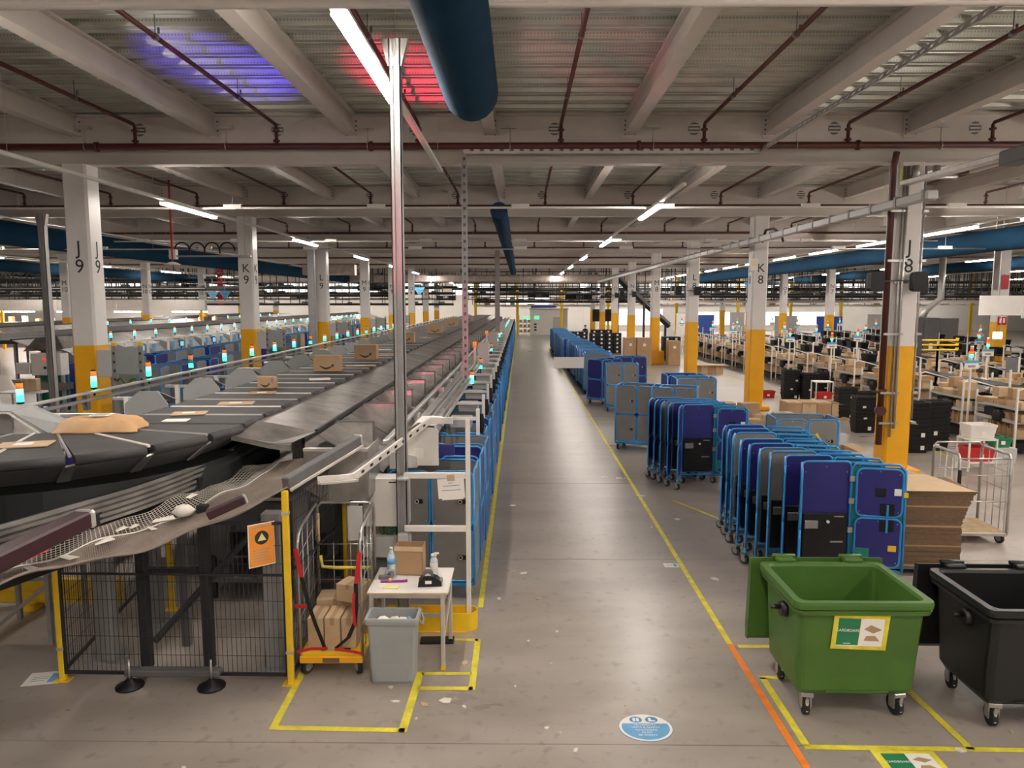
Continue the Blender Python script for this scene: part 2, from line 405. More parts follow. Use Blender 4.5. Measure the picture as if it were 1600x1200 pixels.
light_row(15.0, -8, 100, [14.0 + 5.4 * k for k in range(-3, 16)], 'above the packing benches beside the blue duct')
light_row(27.5, 10, 100, [21.5 + 10.8 * k for k in range(7)], 'far over the packing hall')
light_row(40, 30, 100, [38 + 10.8 * k for k in range(6)], 'over the outermost packing lanes')
light_row(-18.8, 4, 100, [27.5 + 10.8 * k for k in range(0, 7)], 'over the second sorting line')
light_row(-29.0, 10, 100, [27.5 + 10.8 * k for k in range(7)], 'over the third sorting line')
light_row(-40, 10, 100, [38 + 10.8 * k for k in range(6)], 'over the furthest sorting line')
light_row(8.9, -8, 15, [-6.5, 1.0, 8.4], 'added over the near bins')  # lamps added out of view to light the near floor and bins
light_row(54, 50, 100, [58 + 10.8 * k for k in range(4)], 'over the distant lanes beyond the packing hall')
light_row(-52, 50, 100, [58 + 10.8 * k for k in range(4)], 'over the mezzanine side of the hall')
# row of lamps added to brighten the far wall
for i in range(13):
    l = thing('added_wall_lamp', '%s strip lamp in the row added to brighten the far wall' % nth(i + 1), 'lamp', (-62 + 10 * i, 98.5, 5.9), math.pi / 2, 'lamps added to brighten the far wall')
    part('housing', MB().box(-.085, -.03, 0, .085, 3.18, .05, .01), 'white_paint', l); put('diffuser', lamp_me, l); part('hanger', MB().cyl((0, 1.5, .05), (0, 1.5, 2.3), .012, None, 5), 'steel', l)
light_row(.6, -8, 4.2, [-5.5, .5], 'added out of view over the platform')  # unseen row behind the camera, added to light the foreground

# blue fabric ducts
def duct(x, z, r, ya, yb, label):
    t = thing('fabric_duct', label, 'duct', (x, 0, z))
    m = MB(); n = 20; rings = []
    L = yb - ya
    prof = [(ya, r * .96), (ya + .04, r)] + [(ya + L * k / 12, r) for k in range(1, 12)] + [(yb - .25, r), (yb - .1, r * .92), (yb, r * .7)]
    for (y, rr) in prof: rings.append([(rr * math.cos(2 * math.pi * k / n), y, rr * math.sin(2 * math.pi * k / n)) for k in range(n)])
    m.loft(rings, caps=False); part('sleeve', m, 'duct_blue', t)
    part('end_cap', MB().cyl((0, ya - .01, 0), (0, ya + .02, 0), r * .95, None, n), 'duct_cap', t); part('end_cap', MB().cyl((0, yb - .02, 0), (0, yb + .005, 0), r * .71, None, n), 'duct_blue', t)
    h = MB(); y = ya + .4
    while y < yb:
        h.cyl((0, y, r), (0, y, 8.2 - z), .005, None, 4); y += 2.5
    part('hanger_wires', h, 'steel', t)['kind'] = 'stuff'
    rl = MB().box(-.02, ya, r + .1, .02, yb, r + .14); part('hanging_rail', rl, 'alu', t)
duct(-.60, 6.52, .33, 1.0, 9.5, 'blue fabric air duct with rounded end hanging nearest overhead')
duct(-.62, 6.62, .25, 21.6, 66, 'thin blue fabric air duct above the walkway with dark round end')
duct(-17.6, 6.35, .42, 14, 96, 'long dark blue air duct over the second sorting line')
duct(17.8, 6.3, .42, 13, 80, 'long blue air duct over the packing benches')
duct(-31.5, 6.2, .36, 30, 98, 'distant blue air duct over the third sorting line')
duct(29.5, 6.3, .34, 24, 96, 'distant blue air duct over the outer packing lanes')
# insulated cross duct far back
t = thing('cross_duct', 'silver insulated duct crossing the hall at its far end', 'duct', (0, 75, 6.35))
m = MB().prism([(p, q) for p, q in rrect(.9, .8, .2, 3)], 'x', -34, 14); part('insulated_body', m, 'insul', t)
b = MB()
for x in range(-33, 14, 3): b.box(x, -.47, -.42, x + .05, .47, .42)
part('joint_bands', b, 'alu', t)['kind'] = 'stuff'

# sprinkler mains and branches
for gi in range(2, 8):
    gy = GY[gi]; main_y, main_z = gy - .5, 7.42
    t = thing('sprinkler_main', '%s dark red sprinkler main counted from the front, crossing below a girder' % nth(gi - 1), 'sprinkler pipe', (0, main_y, main_z))
    part('pipe', MB().tube([(-60, 0, 0), (56, 0, 0)], .075 if gi == 2 else .06, 8), 'pipe_red', t)
    if gi == 2:
        fl = MB()
        for x in (-12.2, -9.4, -3.3, 2.6, 7.4): fl.cyl((x - .035, 0, 0), (x + .035, 0, 0), .11, None, 10)
        part('couplings', fl, 'pipe_red', t)['kind'] = 'stuff'
        for x in beam_x:
            if -15 < x < 15:
                q = MB().tube([(x + .45, 0, .42), (x + .45, 0, .1)], .012, 5).tube([(x + .45, .09 * math.cos(a), .09 * math.sin(a)) for a in [rad(k * 30) for k in range(13)]], .010, 5)
                q.box(x + .25, -.05, .38, x + .6, .05, .44)
                part('pipe_hanger', q, 'steel', t)
    for k, x in enumerate(beam_x):
        xb = x + BX / 2
        if not (-30 < xb < 30) or gi > 5: continue
        if gi > 3 and not (-16 < xb < 16): continue
        br = MB().tube([(xb, 0, .05), (xb, 0, .43), (xb, -.06, .47), (xb, -BAY + 1.4, .47)], .04, 7)
        for zz in (.12, .34): br.cyl((xb, 0, zz - .02), (xb, 0, zz + .02), .075, None, 8)
        part('branch_pipe', br, 'pipe_red', t)
        if gi == 2:
            hb = MB()
            for yy in (-2.2, -5.4, -8.0):
                hb.cyl((xb, yy, .47), (xb, yy, .8), .008, None, 4); hb.cyl((xb, yy - .03, .47), (xb, yy + .03, .47), .055, None, 7); hb.cyl((xb + .05, yy, .52), (xb + .05, yy, .60), .02, None, 5)
            part('branch_hangers', hb, 'machine_dark', t)['kind'] = 'stuff'
# conduits crossing
for (y, z, r, lab, mm) in ((6.9, 6.66, .05, 'white conduit crossing the hall nearest overhead', 'white_paint'), (20.8, 6.6, .035, 'pale conduit crossing below the second roof bay', 'white_paint'), (31.5, 6.55, .03, 'pale conduit crossing below the third roof bay', 'white_paint'), (28.3, 6.0, .03, 'thin steel wire conduit crossing beyond the K columns', 'steel')):
    t = thing('cross_conduit', lab, 'conduit', (0, y, z))
    part('tube', MB().tube([(-50, 0, 0), (44, 0, 0)], r, 6), mm, t)
    c = MB()
    for x in range(-28, 30, 4): c.box(x - .25, -.06, -.02, x + .25, .06, .1, .01)
    part('junction_boxes', c, 'white_paint', t)['kind'] = 'stuff'
    hg = MB()
    for x in range(-26, 28, 6): hg.cyl((x, 0, 0), (x, 0, 8.2 - z), .006, None, 4)
    part('hanger_wires', hg, 'steel', t)['kind'] = 'stuff'

# perforated cable ladder: along the first girder, then back over the camera side
def perforated(m, a, b, w, t, hole=.06, gap=.16):   # slotted strut from a to b: two side strips + rungs
    a, b = Vector(a), Vector(b); d = (b - a); L = d.length; d.normalize()
    side = d.cross(Vector((0, 0, 1)))
    if side.length < .1: side = Vector((1, 0, 0))
    side.normalize(); up = side.cross(d)
    st = len(m.v); n = int(L / (hole + gap))
    m.box(0, -w / 2, -t / 2, L, -w / 2 + w * .3, t / 2); m.box(0, w / 2 - w * .3, -t / 2, L, w / 2, t / 2)
    for i in range(n + 1):
        x = i * (hole + gap); m.box(x, -w * .22, -t / 2, min(x + gap, L), w * .22, t / 2)
    M = Matrix.Translation(a) @ Matrix((d, side, up)).transposed().to_4x4()
    return m.xf(M, st)
t = thing('cable_ladder', 'perforated metal cable tray below the first girder turning back overhead', 'cable tray')
m = MB(); perforated(m, (0, 0, 0), (6.55, 0, 0), .15, .015, .09, .13); m.xf(Matrix.Translation((-1.25, 16.70, 7.34)) @ Matrix.Rotation(math.pi / 2, 4, 'X')); part('cross_run', m, 'alu', t); part('dark_inside', MB().box(-1.25, 16.712, 7.27, 5.3, 16.72, 7.41), 'machine_dark', t)
m = MB(); perforated(m, (0, 0, 0), (14.7, 0, 0), .16, .015, .09, .13); m.xf(Matrix.Translation((5.3, 16.7, 7.34)) @ Matrix.Rotation(-math.pi / 2 + .015, 4, 'Z') @ Matrix.Rotation(rad(60), 4, 'X')); part('long_run', m, 'alu', t)
part('side_flange', MB().box(-1.25, 16.69, 7.25, 5.3, 16.8, 7.265), 'steel', t)
# drop strut
t = thing('slotted_drop', 'tall slotted metal strut hanging down to the cable tray of the sorter', 'strut')
m = MB(); perforated(m, (-1.25, 16.75, 2.15), (-1.25, 16.75, 7.36), .13, .03, .07, .11); part('strut', m, 'post_alu', t); part('dark_inside', MB().box(-1.29, 16.77, 2.15, -1.21, 16.775, 7.3), 'machine_dark', t)
part('foot_plate', MB().box(-1.4, 16.65, 2.1, -1.1, 16.85, 2.14, .01), 'alu', t)
# near vertical post
def strut_post(x, y, z0, z1, w, label, lab2=None):
    t = thing('support_post', label, 'post', (x, y, 0))
    m = MB(); h = w / 2
    for sx in (-1, 1):
        m.box(sx * h * .35, -h, z0, sx * h, -h + .012, z1); m.box(sx * h, -h, z0, sx * (h - .012), h, z1); m.box(sx * h * .35, h, z0, sx * h, h - .012, z1)
    m.box(-h * .36, -h + .02, z0, h * .36, -h + .032, z1); m.box(-h * .36, h - .032, z0, h * .36, h - .02, z1)
    part('profile', m, 'post_alu', t)
    part('head_bracket', MB().prism([(-.16, z1), (.16, z1), (w * .6, z1 - .3), (-w * .6, z1 - .3)], 'y', -.06, .06), 'steel', t)
    part('foot_plate', MB().box(-.14, -.14, z0, .14, .14, z0 + .02, .005), 'steel', t)
    return t
strut_post(-1.45, 8.85, 0, 7.0, .13, 'tall aluminium post rising from beside the grey cabinet to the roof')
strut_post(-1.30, 42, 2.2, 6.9, .26, 'far slim post above the sorter lit pink')
strut_post(-10.0, 35.5, 0, 7.1, .32, 'pale square post standing close in front of the L9 column')
strut_post(-9.9, 16.0 - 1.2, 0, 6.6, .11, 'thin aluminium post left of the J9 column') if False else strut_post(-12.6, 19.6, 0, 6.3, .17, 'thin aluminium post beside the J9 column')
# ------------------------------------------------------------ the main sorter (left of the walkway)
BH = 2.5; SXR, SXL = -3.45, -5.08; SXC = (SXR + SXL) / 2; SW = SXR - SXL; CP = .78
CCX, CCY, CRO, CRI = -5.80, 8.95, 2.35, .72
sorter = thing('belt_sorter', 'long black cross belt parcel sorter running beside the walkway and curving away', 'sorter', (0, 0, 0))
bel = MB().box(-SW / 2, -.335, -.05, SW / 2, .335, 0, .02)
for s in (-1, 1): bel.cyl((s * SW / 2, -.33, -.035), (s * SW / 2, .33, -.035), .036, None, 8)
bel_me = bel.mesh('carrier', 'belt')
stw = MB().box(-SW / 2 + .02, -.03, -.03, SW / 2 - .02, .03, .006, .005)
st_w = stw.mesh('divider_strip', 'strip_white'); st_g = MB().box(-SW / 2 + .02, -.055, -.03, SW / 2 - .02, .055, .003, .005).mesh('divider_strip', 'strip_grey')
brk = MB()
for s in (-1, 1):
    brk.prism([(s * (SW / 2 - .01), -.07), (s * (SW / 2 + .03), -.10), (s * (SW / 2 - .28), -.30), (s * (SW / 2 - .40), -.30)], 'y', -.26, .26)
brk_me = brk.mesh('side_bracket', 'machine_dark')
n = 0
y = CCY + .39
while y < 88:
    c = put('carrier', bel_me, sorter, (SXC, y, BH)); put('divider_strip', st_w if n % 2 else st_g, c, (0, CP / 2, 0))
    if y < 45: put('side_bracket', brk_me, c)
    y += CP; n += 1
# wedge carriers round the bend
NW = 5; da = 90 / NW
def wedge_pts(a0, a1, r): return [(CCX + r * math.cos(rad(a)), CCY + r * math.sin(rad(a))) for a in (a0, a1)]
for i in range(NW):
    a0, a1 = -i * da - .9, -(i + 1) * da + .9
    (ax, ay), (bx_, by_) = wedge_pts(a0, a1, CRO); (cx, cy_), (dx, dy) = wedge_pts(a1, a0, CRI)
    m = MB().prism([(ax, ay), (bx_, by_), (cx, cy_), (dx, dy)], 'z', BH - .05, BH)
    m.cyl((ax, ay, BH - .05), (bx_, by_, BH - .05), .055, None, 10)
    c = part('carrier', m, 'belt', sorter)
    (ex, ey), (fx, fy) = wedge_pts(-(i + 1) * da, -(i + 1) * da, CRO)[0], wedge_pts(-(i + 1) * da, -(i + 1) * da, CRI)[0]
    m = MB().tube([(fx, fy, BH - .003), (ex, ey, BH - .003)], .018, 6)
    part('divider_strip', m, 'strip_white' if i % 2 else 'strip_grey', c)
    am = (a0 + a1) / 2; mx_, my_ = CCX + (CRO - .02) * math.cos(rad(a1)), CCY + (CRO - .02) * math.sin(rad(a1))
    tx, ty = math.cos(rad(am)), math.sin(rad(am))
    m = MB().plate([(ax, ay, BH - .09), (bx_, by_, BH - .09), (bx_ - tx * .32, by_ - ty * .32, BH - .30), (ax - tx * .32, ay - ty * .32, BH - .30)], .02)
    part('side_bracket', m, 'machine_dark', c)
    m = MB().plate([(bx_ + tx * .01, by_ + ty * .01, BH - .08), (bx_ + tx * .01 + .09 * ty, by_ + ty * .01 - .09 * tx, BH - .09), (bx_ - tx * .22 + .12 * ty, by_ - ty * .22 - .12 * tx, BH - .28), (bx_ - tx * .22, by_ - ty * .22, BH - .28)], .02)
    part('corner_bracket', m, 'galv', c)
x = CCX - .39; n = 0
while x > -14:
    c = put('carrier', bel_me, sorter, (x, CCY - (CRO + CRI) / 2, BH), (0, 0, math.pi / 2)); put('divider_strip', st_w if n % 2 else st_g, c, (0, CP / 2, 0))
    put('side_bracket', brk_me, c); x -= CP; n += 1
part('track_beam', MB().box(SXL + .35, CCY, BH - .75, SXR - .35, 88, BH - .3, .02), 'machine_dark', sorter)
m = MB()
ring = []
for k in range(13):
    a = rad(-90 * k / 12); ring.append((math.cos(a), math.sin(a)))
rg = [[(CCX + r * c, CCY + r * s, z) for (r, z) in ((CRO - .35, BH - .3), (CRO - .06, BH - .34), (CRO + .02, BH - .62), (CRO - .35, BH - .75))] for (c, s) in ring]
rg = [[(SXR - .33, 14, z) for z in (BH - .3,)] * 0 + q for q in rg]
m.loft(rg, smooth=False)
part('bend_skirt', m, 'skirt_black', sorter, 'black curved skirt below the belts')
part('side_skirt', MB().box(SXR - .10, CCY, BH - .62, SXR - .05, 10.2, BH - .3).box(-14, CCY - CRO - .02, BH - .62, CCX, CCY - CRO + .05, BH - .32), 'skirt_black', sorter)
leg = MB().box(-.06, -.09, 0, .06, .09, BH - .7, .01).box(-.15, -.15, 0, .15, .15, .02, .004)
for k in range(5): leg.box(-.061 + .028 * k - .004 + .002, -.094, .02, -.061 + .028 * k + .004 + .002, -.088, BH - .72)
leg_me = leg.mesh('leg', 'galv')
big = MB().box(-.10, -.08, .02, .10, .08, BH - .75, .008).box(-.2, -.17, 0, .2, .17, .025, .004)
for k in range(5): big.box(-.09 + .038 * k, -.088, .03, -.076 + .038 * k, -.08, BH - .76)
big_me = big.mesh('leg', 'post_alu')
for (x, y) in ((-4.63, 7.85), (-4.60, 8.8), (-2.68, 7.72), (-2.75, 9.0)): put('leg', big_me, sorter, (x, y, 0))
for (x, y) in [(-4.35, 9.9), (-3.6, 11.8), (-4.9, 11.8)] + [(xx, 11.8 + 4 * k) for k in range(1, 18) for xx in (-3.7, -4.9)]:
    put('leg', leg_me, sorter, (x, y, 0))
# outer ribbed guard rail of the lower level
GP = [(-3.70, 11.2), (-3.68, 9.8), (-3.64, 8.9), (-3.66, 8.3), (-3.74, 7.7), (-3.87, 7.1), (-4.08, 6.52), (-4.30, 5.9), (-4.6, 5.2), (-5.1, 4.4)]
def smooth_path(P, n=4):
    out = []
    for i in range(len(P) - 1):
        p0 = P[max(i - 1, 0)]; p1 = P[i]; p2 = P[i + 1]; p3 = P[min(i + 2, len(P) - 1)]
        for k in range(n):
            t = k / n
            out.append(tuple(.5 * ((2 * b) + (-a + c) * t + (2 * a - 5 * b + 4 * c - d) * t * t + (-a + 3 * b - 3 * c + d) * t ** 3) for a, b, c, d in zip(p0, p1, p2, p3)))
    out.append(P[-1]); return out
gp = smooth_path(GP)
guard = thing('curved_guard_rail', 'ribbed aluminium guard rail curving below the bend of the sorter', 'guard rail')
def ribbon(path, prof):      # sweep a (out, z) profile along a plan path; out = towards +normal
    rings = []
    for i, p in enumerate(path):
        a = path[max(i - 1, 0)]; b = path[min(i + 1, len(path) - 1)]
        t = Vector((b[0] - a[0], b[1] - a[1], 0)).normalized(); nn = Vector((-t.y, t.x, 0))
        rings.append([(p[0] + nn.x * o, p[1] + nn.y * o, z) for (o, z) in prof])
    return MB().loft(rings, smooth=False)
prof = [(0, 1.92)]
for k in range(4): prof += [(.05, 1.925 + k * .055), (.055, 1.955 + k * .055), (.008, 1.962 + k * .055), (.008, 1.975 + k * .055)]
prof += [(.05, 2.145), (-.02, 2.16), (-.02, 1.92)]
part('ribbed_rail', ribbon(gp, prof), 'galv', guard)
part('backing', ribbon(gp, [(-.03, 1.6), (-.03, 2.16), (-.05, 2.16), (-.05, 1.6)]), 'skirt_black', guard)
inner = [(p[0] - .55 if i < 12 else p[0] - .75, p[1] + (.1 if i < 12 else .45)) for i, p in enumerate(gp)]
rg = [[(a[0] - .03, a[1], 2.0), (b[0], b[1], 1.86), (b[0], b[1], 1.82), (a[0] - .03, a[1], 1.94)] for a, b in zip(gp, inner)]
part('dark_shelf', MB().loft(rg, smooth=False), 'skirt_black', guard)
for i in (13, 23): 
    p = gp[i]; part('joint_clip', MB().box(p[0] - .02, p[1] - .09, 1.9, p[0] + .07, p[1] + .09, 2.04, .01), 'black_plastic', guard)
for (x, y) in ((-3.75, 8.2),): part('leg', MB().box(x - .2, y - .04, 0, x - .1, y + .04, 1.9, .005), 'machine_dark', guard)

# safety net
net = thing('safety_net', 'sagging grey brown safety net hung below the bend of the sorter', 'safety net')
IN = [(p[0] + .07, p[1] - .02, 1.91) for p in gp[6:]]
OUT = smooth_path([(-1.95, 8.6, 2.30), (-2.15, 8.0, 2.20), (-2.45, 7.32, 2.09), (-3.0, 6.95, 1.84), (-3.44, 6.5, 1.76), (-3.76, 5.9, 1.82), (-3.86, 5.25, 1.92), (-4.0, 4.5, 2.0), (-4.3, 3.8, 2.0)], 4)
def net_pt(u, v):
    def smp(P, t):
        t *= len(P) - 1; i = min(int(t), len(P) - 2); f = t - i
        return Vector(P[i]).lerp(Vector(P[i + 1]), f)
    a, b = smp(IN, u), smp(OUT, u); p = a.lerp(b, v)
    p.z += -.07 * math.sin(math.pi * v) + .02 * math.sin(23 * u + 5 * v) + .015 * math.sin(41 * u - 9 * v)
    return p
def net_mesh(v0, v1, nu, nv, r):
    m = MB()
    for i in range(nu + 1): m.tube([net_pt(i / nu, v0 + (v1 - v0) * k / 14) for k in range(15)], r, 3, caps=False)
    for j in range(nv + 1): m.tube([net_pt(k / 60, v0 + (v1 - v0) * j / nv) for k in range(61)], r, 3, caps=False)
    return m
part('wire_mesh', net_mesh(0, .36, 110, 11, .0034), 'net_wire', net, 'pale wire mesh half of the net')['kind'] = 'stuff'
part('fine_net', net_mesh(.34, 1.0, 240, 40, .0046), 'net_fine', net, 'dense brown half of the net')['kind'] = 'stuff'
part('edge_rope', MB().tube([net_pt(k / 70, 1.0) for k in range(71)], .012, 5), 'net_fine', net)
wr = MB()
P0 = [net_pt(k / 60, .345) + Vector((0, 0, .012)) for k in range(61)]
part('lacing_cord', MB().tube(P0, .008, 5), 'strip_white', net)
drape = MB()
rings = [[tuple(net_pt(k / 50, 1.0) + Vector((.02 * math.sin(k * 1.7), 0, -.0 - d))) for k in range(51)] for d in (0, .05, .10)]
# debris lying in the net
for i, (u, v, s, kind) in enumerate([(.52, .25, .06, 0), (.42, .30, .11, 1), (.37, .34, .13, 2), (.46, .45, .05, 0), (.56, .42, .09, 1), (.31, .12, .07, 1), (.49, .22, .05, 0), (.70, .5, .07, 0), (.63, .52, .08, 1)]):
    p = net_pt(u, v) + Vector((0, 0, .015)); m = MB()
    if kind == 2:
        m.lathe([(.02, 0), (.09, .01), (.11, .05), (.07, .10), (.02, .11)], (0, 0, 0), 9)
        m.v = [(a + R.uniform(-.012, .012), b + R.uniform(-.012, .012), c) for a, b, c in m.v]
    else: m.plate([(-s, -s * .6, 0), (s, -s * .4, .01), (s * .8, s * .6, .02), (-s * .7, s * .5, 0)], .004)
    lab = ['torn white label scrap', 'torn paper strip', 'crumpled clear bag'][kind] + ' lying in the safety net, ' + nth(i + 1) + ' from the walkway side'
    single('net_litter', m, 'debris', lab, 'litter', p, R.uniform(0, 3), 'scraps caught in the safety net')
# dark edge bar at the near end of the net
t = thing('net_edge_bar', 'dark rectangular bar edging the end of the safety net', 'bar')
def beam_between(m, a, b, w, h):
    a, b = Vector(a), Vector(b); d = (b - a); L = d.length; d.normalize(); side = d.cross(Vector((0, 0, 1))).normalized(); up = side.cross(d)
    st = len(m.v); m.box(0, -w / 2, -h / 2, L, w / 2, h / 2, min(w, h) * .12)
    return m.xf(Matrix.Translation(a) @ Matrix((d, side, up)).transposed().to_4x4(), st)
part('bar_body', beam_between(MB(), (-2.42, 7.40, 2.14), (-1.93, 8.62, 2.36), .10, .13), 'machine_dark', t)
part('bar_edge', beam_between(MB(), (-2.36, 7.37, 2.08), (-1.87, 8.59, 2.30), .02, .03), 'net_wire', t)
part('end_cap', beam_between(MB(), (-1.935, 8.61, 2.36), (-1.92, 8.65, 2.366), .11, .14), 'alu', t)
# red lit bar of the scanner at the far bottom corner
t = thing('scanner_light_bar', 'maroon scanner light bar with glowing red lens at the net', 'scanner lamp')
part('housing', beam_between(MB(), (-3.95, 5.00, 2.06), (-3.80, 6.20, 2.12), .17, .15), 'maroon', t)
part('red_lens', beam_between(MB(), (-3.855, 5.30, 2.055), (-3.795, 5.70, 2.075), .015, .11), 'red_glow', t, 'glowing red lens')
part('end_plate', beam_between(MB(), (-3.80, 6.19, 2.12), (-3.792, 6.25, 2.122), .18, .16), 'alu', t)
def point(name, loc, col, e, parent, size=.1, spot=None, aim=None):
    l = bpy.data.lights.new(name, 'SPOT' if spot else 'POINT'); l.energy = e; l.color = col; l.shadow_soft_size = size
    o = bpy.data.objects.new(name, l); COL.objects.link(o); o.location = loc; o.parent = parent
    if spot:
        l.spot_size = rad(spot); l.spot_blend = .6
        o.rotation_euler = (Vector(aim) - Vector(loc)).to_track_quat('-Z', 'Y').to_euler()
    return o
point('red_beam', (-3.6, 5.6, 2.35), (1, .02, .10), 1500, t, .06, 14, (-2.1, 14.0, 8.2))
point('red_sweep', (-3.45, 5.8, 2.45), (1, .10, .22), 380, t, .06, 17, (-1.47, 8.8, 4.75))
point('red_reach', (-3.2, 5.8, 2.75), (1, .12, .25), 420, t, .06, 15, (-1.6, 18.5, 3.3))
t2 = thing('blue_light_bar', 'blue lit scanner bar hidden beyond the net', 'scanner lamp')
part('housing', MB().box(-6.2, 5.3, 2.3, -5.7, 5.5, 2.45, .02), 'machine_dark', t2)
part('blue_lens', MB().box(-6.15, 5.33, 2.45, -5.75, 5.47, 2.47), 'lens_blue', t2)
part('bracket', MB().box(-6.0, 5.36, 0, -5.9, 5.44, 2.3), 'machine_dark', t2)
point('blue_beam', (-5.95, 5.4, 2.55), (.10, .05, 1), 1700, t2, .05, 15, (-5.5, 13.6, 8.2))
t = thing('maroon_block', 'dark maroon end block resting on the net edge by the fence', 'block')
part('block_body', beam_between(MB(), (-3.05, 6.95, 1.93), (-2.75, 7.13, 2.05), .10, .08), 'maroon', t)
part('end_plate', beam_between(MB(), (-2.75, 7.13, 2.05), (-2.73, 7.142, 2.058), .105, .085), 'alu', t)

# aisle side chutes
CH = 1.9; CY0 = 10.4
def build_chute():
    t = thing('sorter_chute', 'x', 'chute')
    part('slide_plate', MB().plate([(SXR + .03, -CH / 2 + .01, 2.46), (SXR + .03, CH / 2 - .01, 2.46), (-2.66, CH / 2 - .01, 2.315), (-2.66, -CH / 2 + .01, 2.315)], .012), 'chute_steel', t)
    part('slide_floor', MB().plate([(-2.64, -CH / 2 + .02, 2.27), (-2.64, CH / 2 - .02, 2.27), (-1.8, CH / 2 - .02, 1.78), (-1.8, -CH / 2 + .02, 1.78)], .012), 'chute_steel', t)
    d = part('divider', MB().prism([(-2.68, 2.30), (-2.1, 2.30), (-2.1, 1.98), (-1.8, 1.90), (-1.8, 1.70), (-2.68, 2.10)], 'y', 0, .02), 'galv', t)
    part('divider_edge', MB().box(-2.66, -.012, 2.29, -2.1, .035, 2.312).box(-2.115, -.012, 1.98, -2.09, .035, 2.31), 'machine_dark', d)
    part('black_rail', MB().box(-2.685, -CH / 2, 2.30, -2.645, CH / 2, 2.345), 'black_plastic', t)
    r = MB().box(-1.80, -CH / 2, 2.15, -1.73, CH / 2, 2.21, .01); part('outer_rail', r, 'alu', t)
    part('rail_bracket', MB().box(-1.79, -.04, 1.7, -1.74, .04, 2.15).box(-1.75, -.05, 2.02, -1.68, .05, 2.14, .01), 'alu', t)
    part('lip_panel', MB().prism([(-1.72, 2.05), (-1.36, 1.98), (-1.36, 1.83), (-1.72, 1.81)], 'y', -CH / 2 + .06, CH / 2 - .06), 'machine_grey', t)
    return t
chute = Maker(build_chute); i = 0; y = CY0 + .0
while y < 87:
    chute('%s steel chute along the walkway side of the sorter' % nth(i + 1), (0, y, 0), 0, 'steel chutes on the walkway side of the sorter'); y += CH; i += 1
# folded near end of the slide and grey hopper of the first chute
t = thing('chute_end_hood', 'folded steel end plate closing the slide at the bend', 'chute hood')
part('hood_plate', MB().plate([(SXR + .03, 9.44, 2.47), (-2.66, 9.44, 2.325), (-2.78, 8.8, 2.30), (-3.05, 8.72, 2.30), (-3.50, 8.78, 2.40)], .012), 'chute_steel', t)
part('hood_lip', MB().prism([(SXR - .05, 2.40), (-3.05, 2.31), (-2.78, 2.28), (-2.78, 2.20), (-3.05, 2.24), (SXR - .05, 2.34)], 'y', 8.74, 8.77), 'galv', t)
t = thing('chute_hopper', 'grey sheet metal hopper at the near end of the chutes', 'hopper')
part('front_panel', MB().prism([(-2.62, 2.22), (-1.86, 2.24), (-1.84, 1.66), (-2.3, 1.55), (-2.62, 1.75)], 'y', 8.72, 8.75), 'galv', t)
part('side_panel', MB().box(-1.86, 8.75, 1.62, -1.84, 9.45, 2.24), 'galv', t)
part('hopper_floor', MB().plate([(-2.6, 8.76, 1.75), (-2.6, 9.45, 1.9), (-1.86, 9.45, 1.62), (-1.86, 8.76, 1.55)], .01), 'chute_steel', t)
part('rim', MB().box(-2.62, 8.70, 2.21, -1.84, 8.77, 2.245), 'alu', t)
part('support_leg', MB().box(-2.1, 8.78, 0, -2.0, 8.88, 1.55, .005), 'galv', t)

# cable tray, white station frames, stack lights on the walkway side
t = thing('cable_tray', 'long twin rail cable tray above the walkway cages', 'cable tray')
m = MB()
for dx in (-1.42, -1.34, -1.22, -1.14): m.box(dx - .012, 10.6, 2.20, dx + .012, 88, 2.26)
part('tray_rails', m, 'alu', t)
m = MB()
for k in range(96): m.box(-1.43, 10.7 + k * .8, 2.19, -1.13, 10.74 + k * .8, 2.205)
part('rungs', m, 'alu', t)['kind'] = 'stuff'
def stack_light_build(on):
    t = thing('stack_light', 'x', 'stack light')
    part('pole_foot', MB().cyl((0, 0, -.12), (0, 0, 0), .018, None, 8).cyl((0, 0, 0), (0, 0, .03), .05, None, 12), 'black_plastic', t)
    part('green_lens', MB().cyl((0, 0, .03), (0, 0, .13), .048, None, 12), 'lens_green', t, 'lit green lens')
    part('blue_lens', MB().cyl((0, 0, .13), (0, 0, .22), .048, None, 12), on, t, 'blue lens')
    part('orange_lens', MB().cyl((0, 0, .22), (0, 0, .31), .048, None, 12), 'lens_orange', t, 'orange lens')
    part('cap', MB().cyl((0, 0, .31), (0, 0, .335), .05, .03, 12), 'black_plastic', t)
    return t
sl_a = Maker(lambda: stack_light_build('lens_blue')); sl_b = Maker(lambda: stack_light_build('sign_blue'))
for k in range(16):
    (sl_b if k % 2 else sl_a)('%s stack light above the walkway cages' % nth(k + 1), (-1.13, 17.1 + 3.8 * k, 2.08), 0, 'stack lights above the walkway cages')
def frame_build():
    t = thing('station_stand', 'x', 'station stand')
    part('post', MB().box(-.03, -.04, 0, .03, .04, 2.2, .008), 'white_paint', t)
    part('arm', MB().box(-.6, -.03, 2.0, -.03, .03, 2.06, .008), 'white_paint', t)
    cb = MB()
    for k in range(6): cb.tube([(-.02 + .02 * k, .08, 2.1), (-.03 + .025 * k, .1 + .01 * (k % 3), 1.9), (0 + .012 * k, .1, 1.72), (.03, .1, 1.6)], .014, 5)
    part('cable_bundle', cb, 'black_plastic', t)
    part('grey_hood', MB().box(-.5, .12, 1.84, -.12, .5, 2.02, .02), 'machine_grey', t)
    return t
sf = Maker(frame_build)
for k in range(38): sf('%s white station frame between the walkway cages' % nth(k + 1), (-.72, 12.375 + 1.9 * k, 0), 0, 'white frames between the walkway cages')
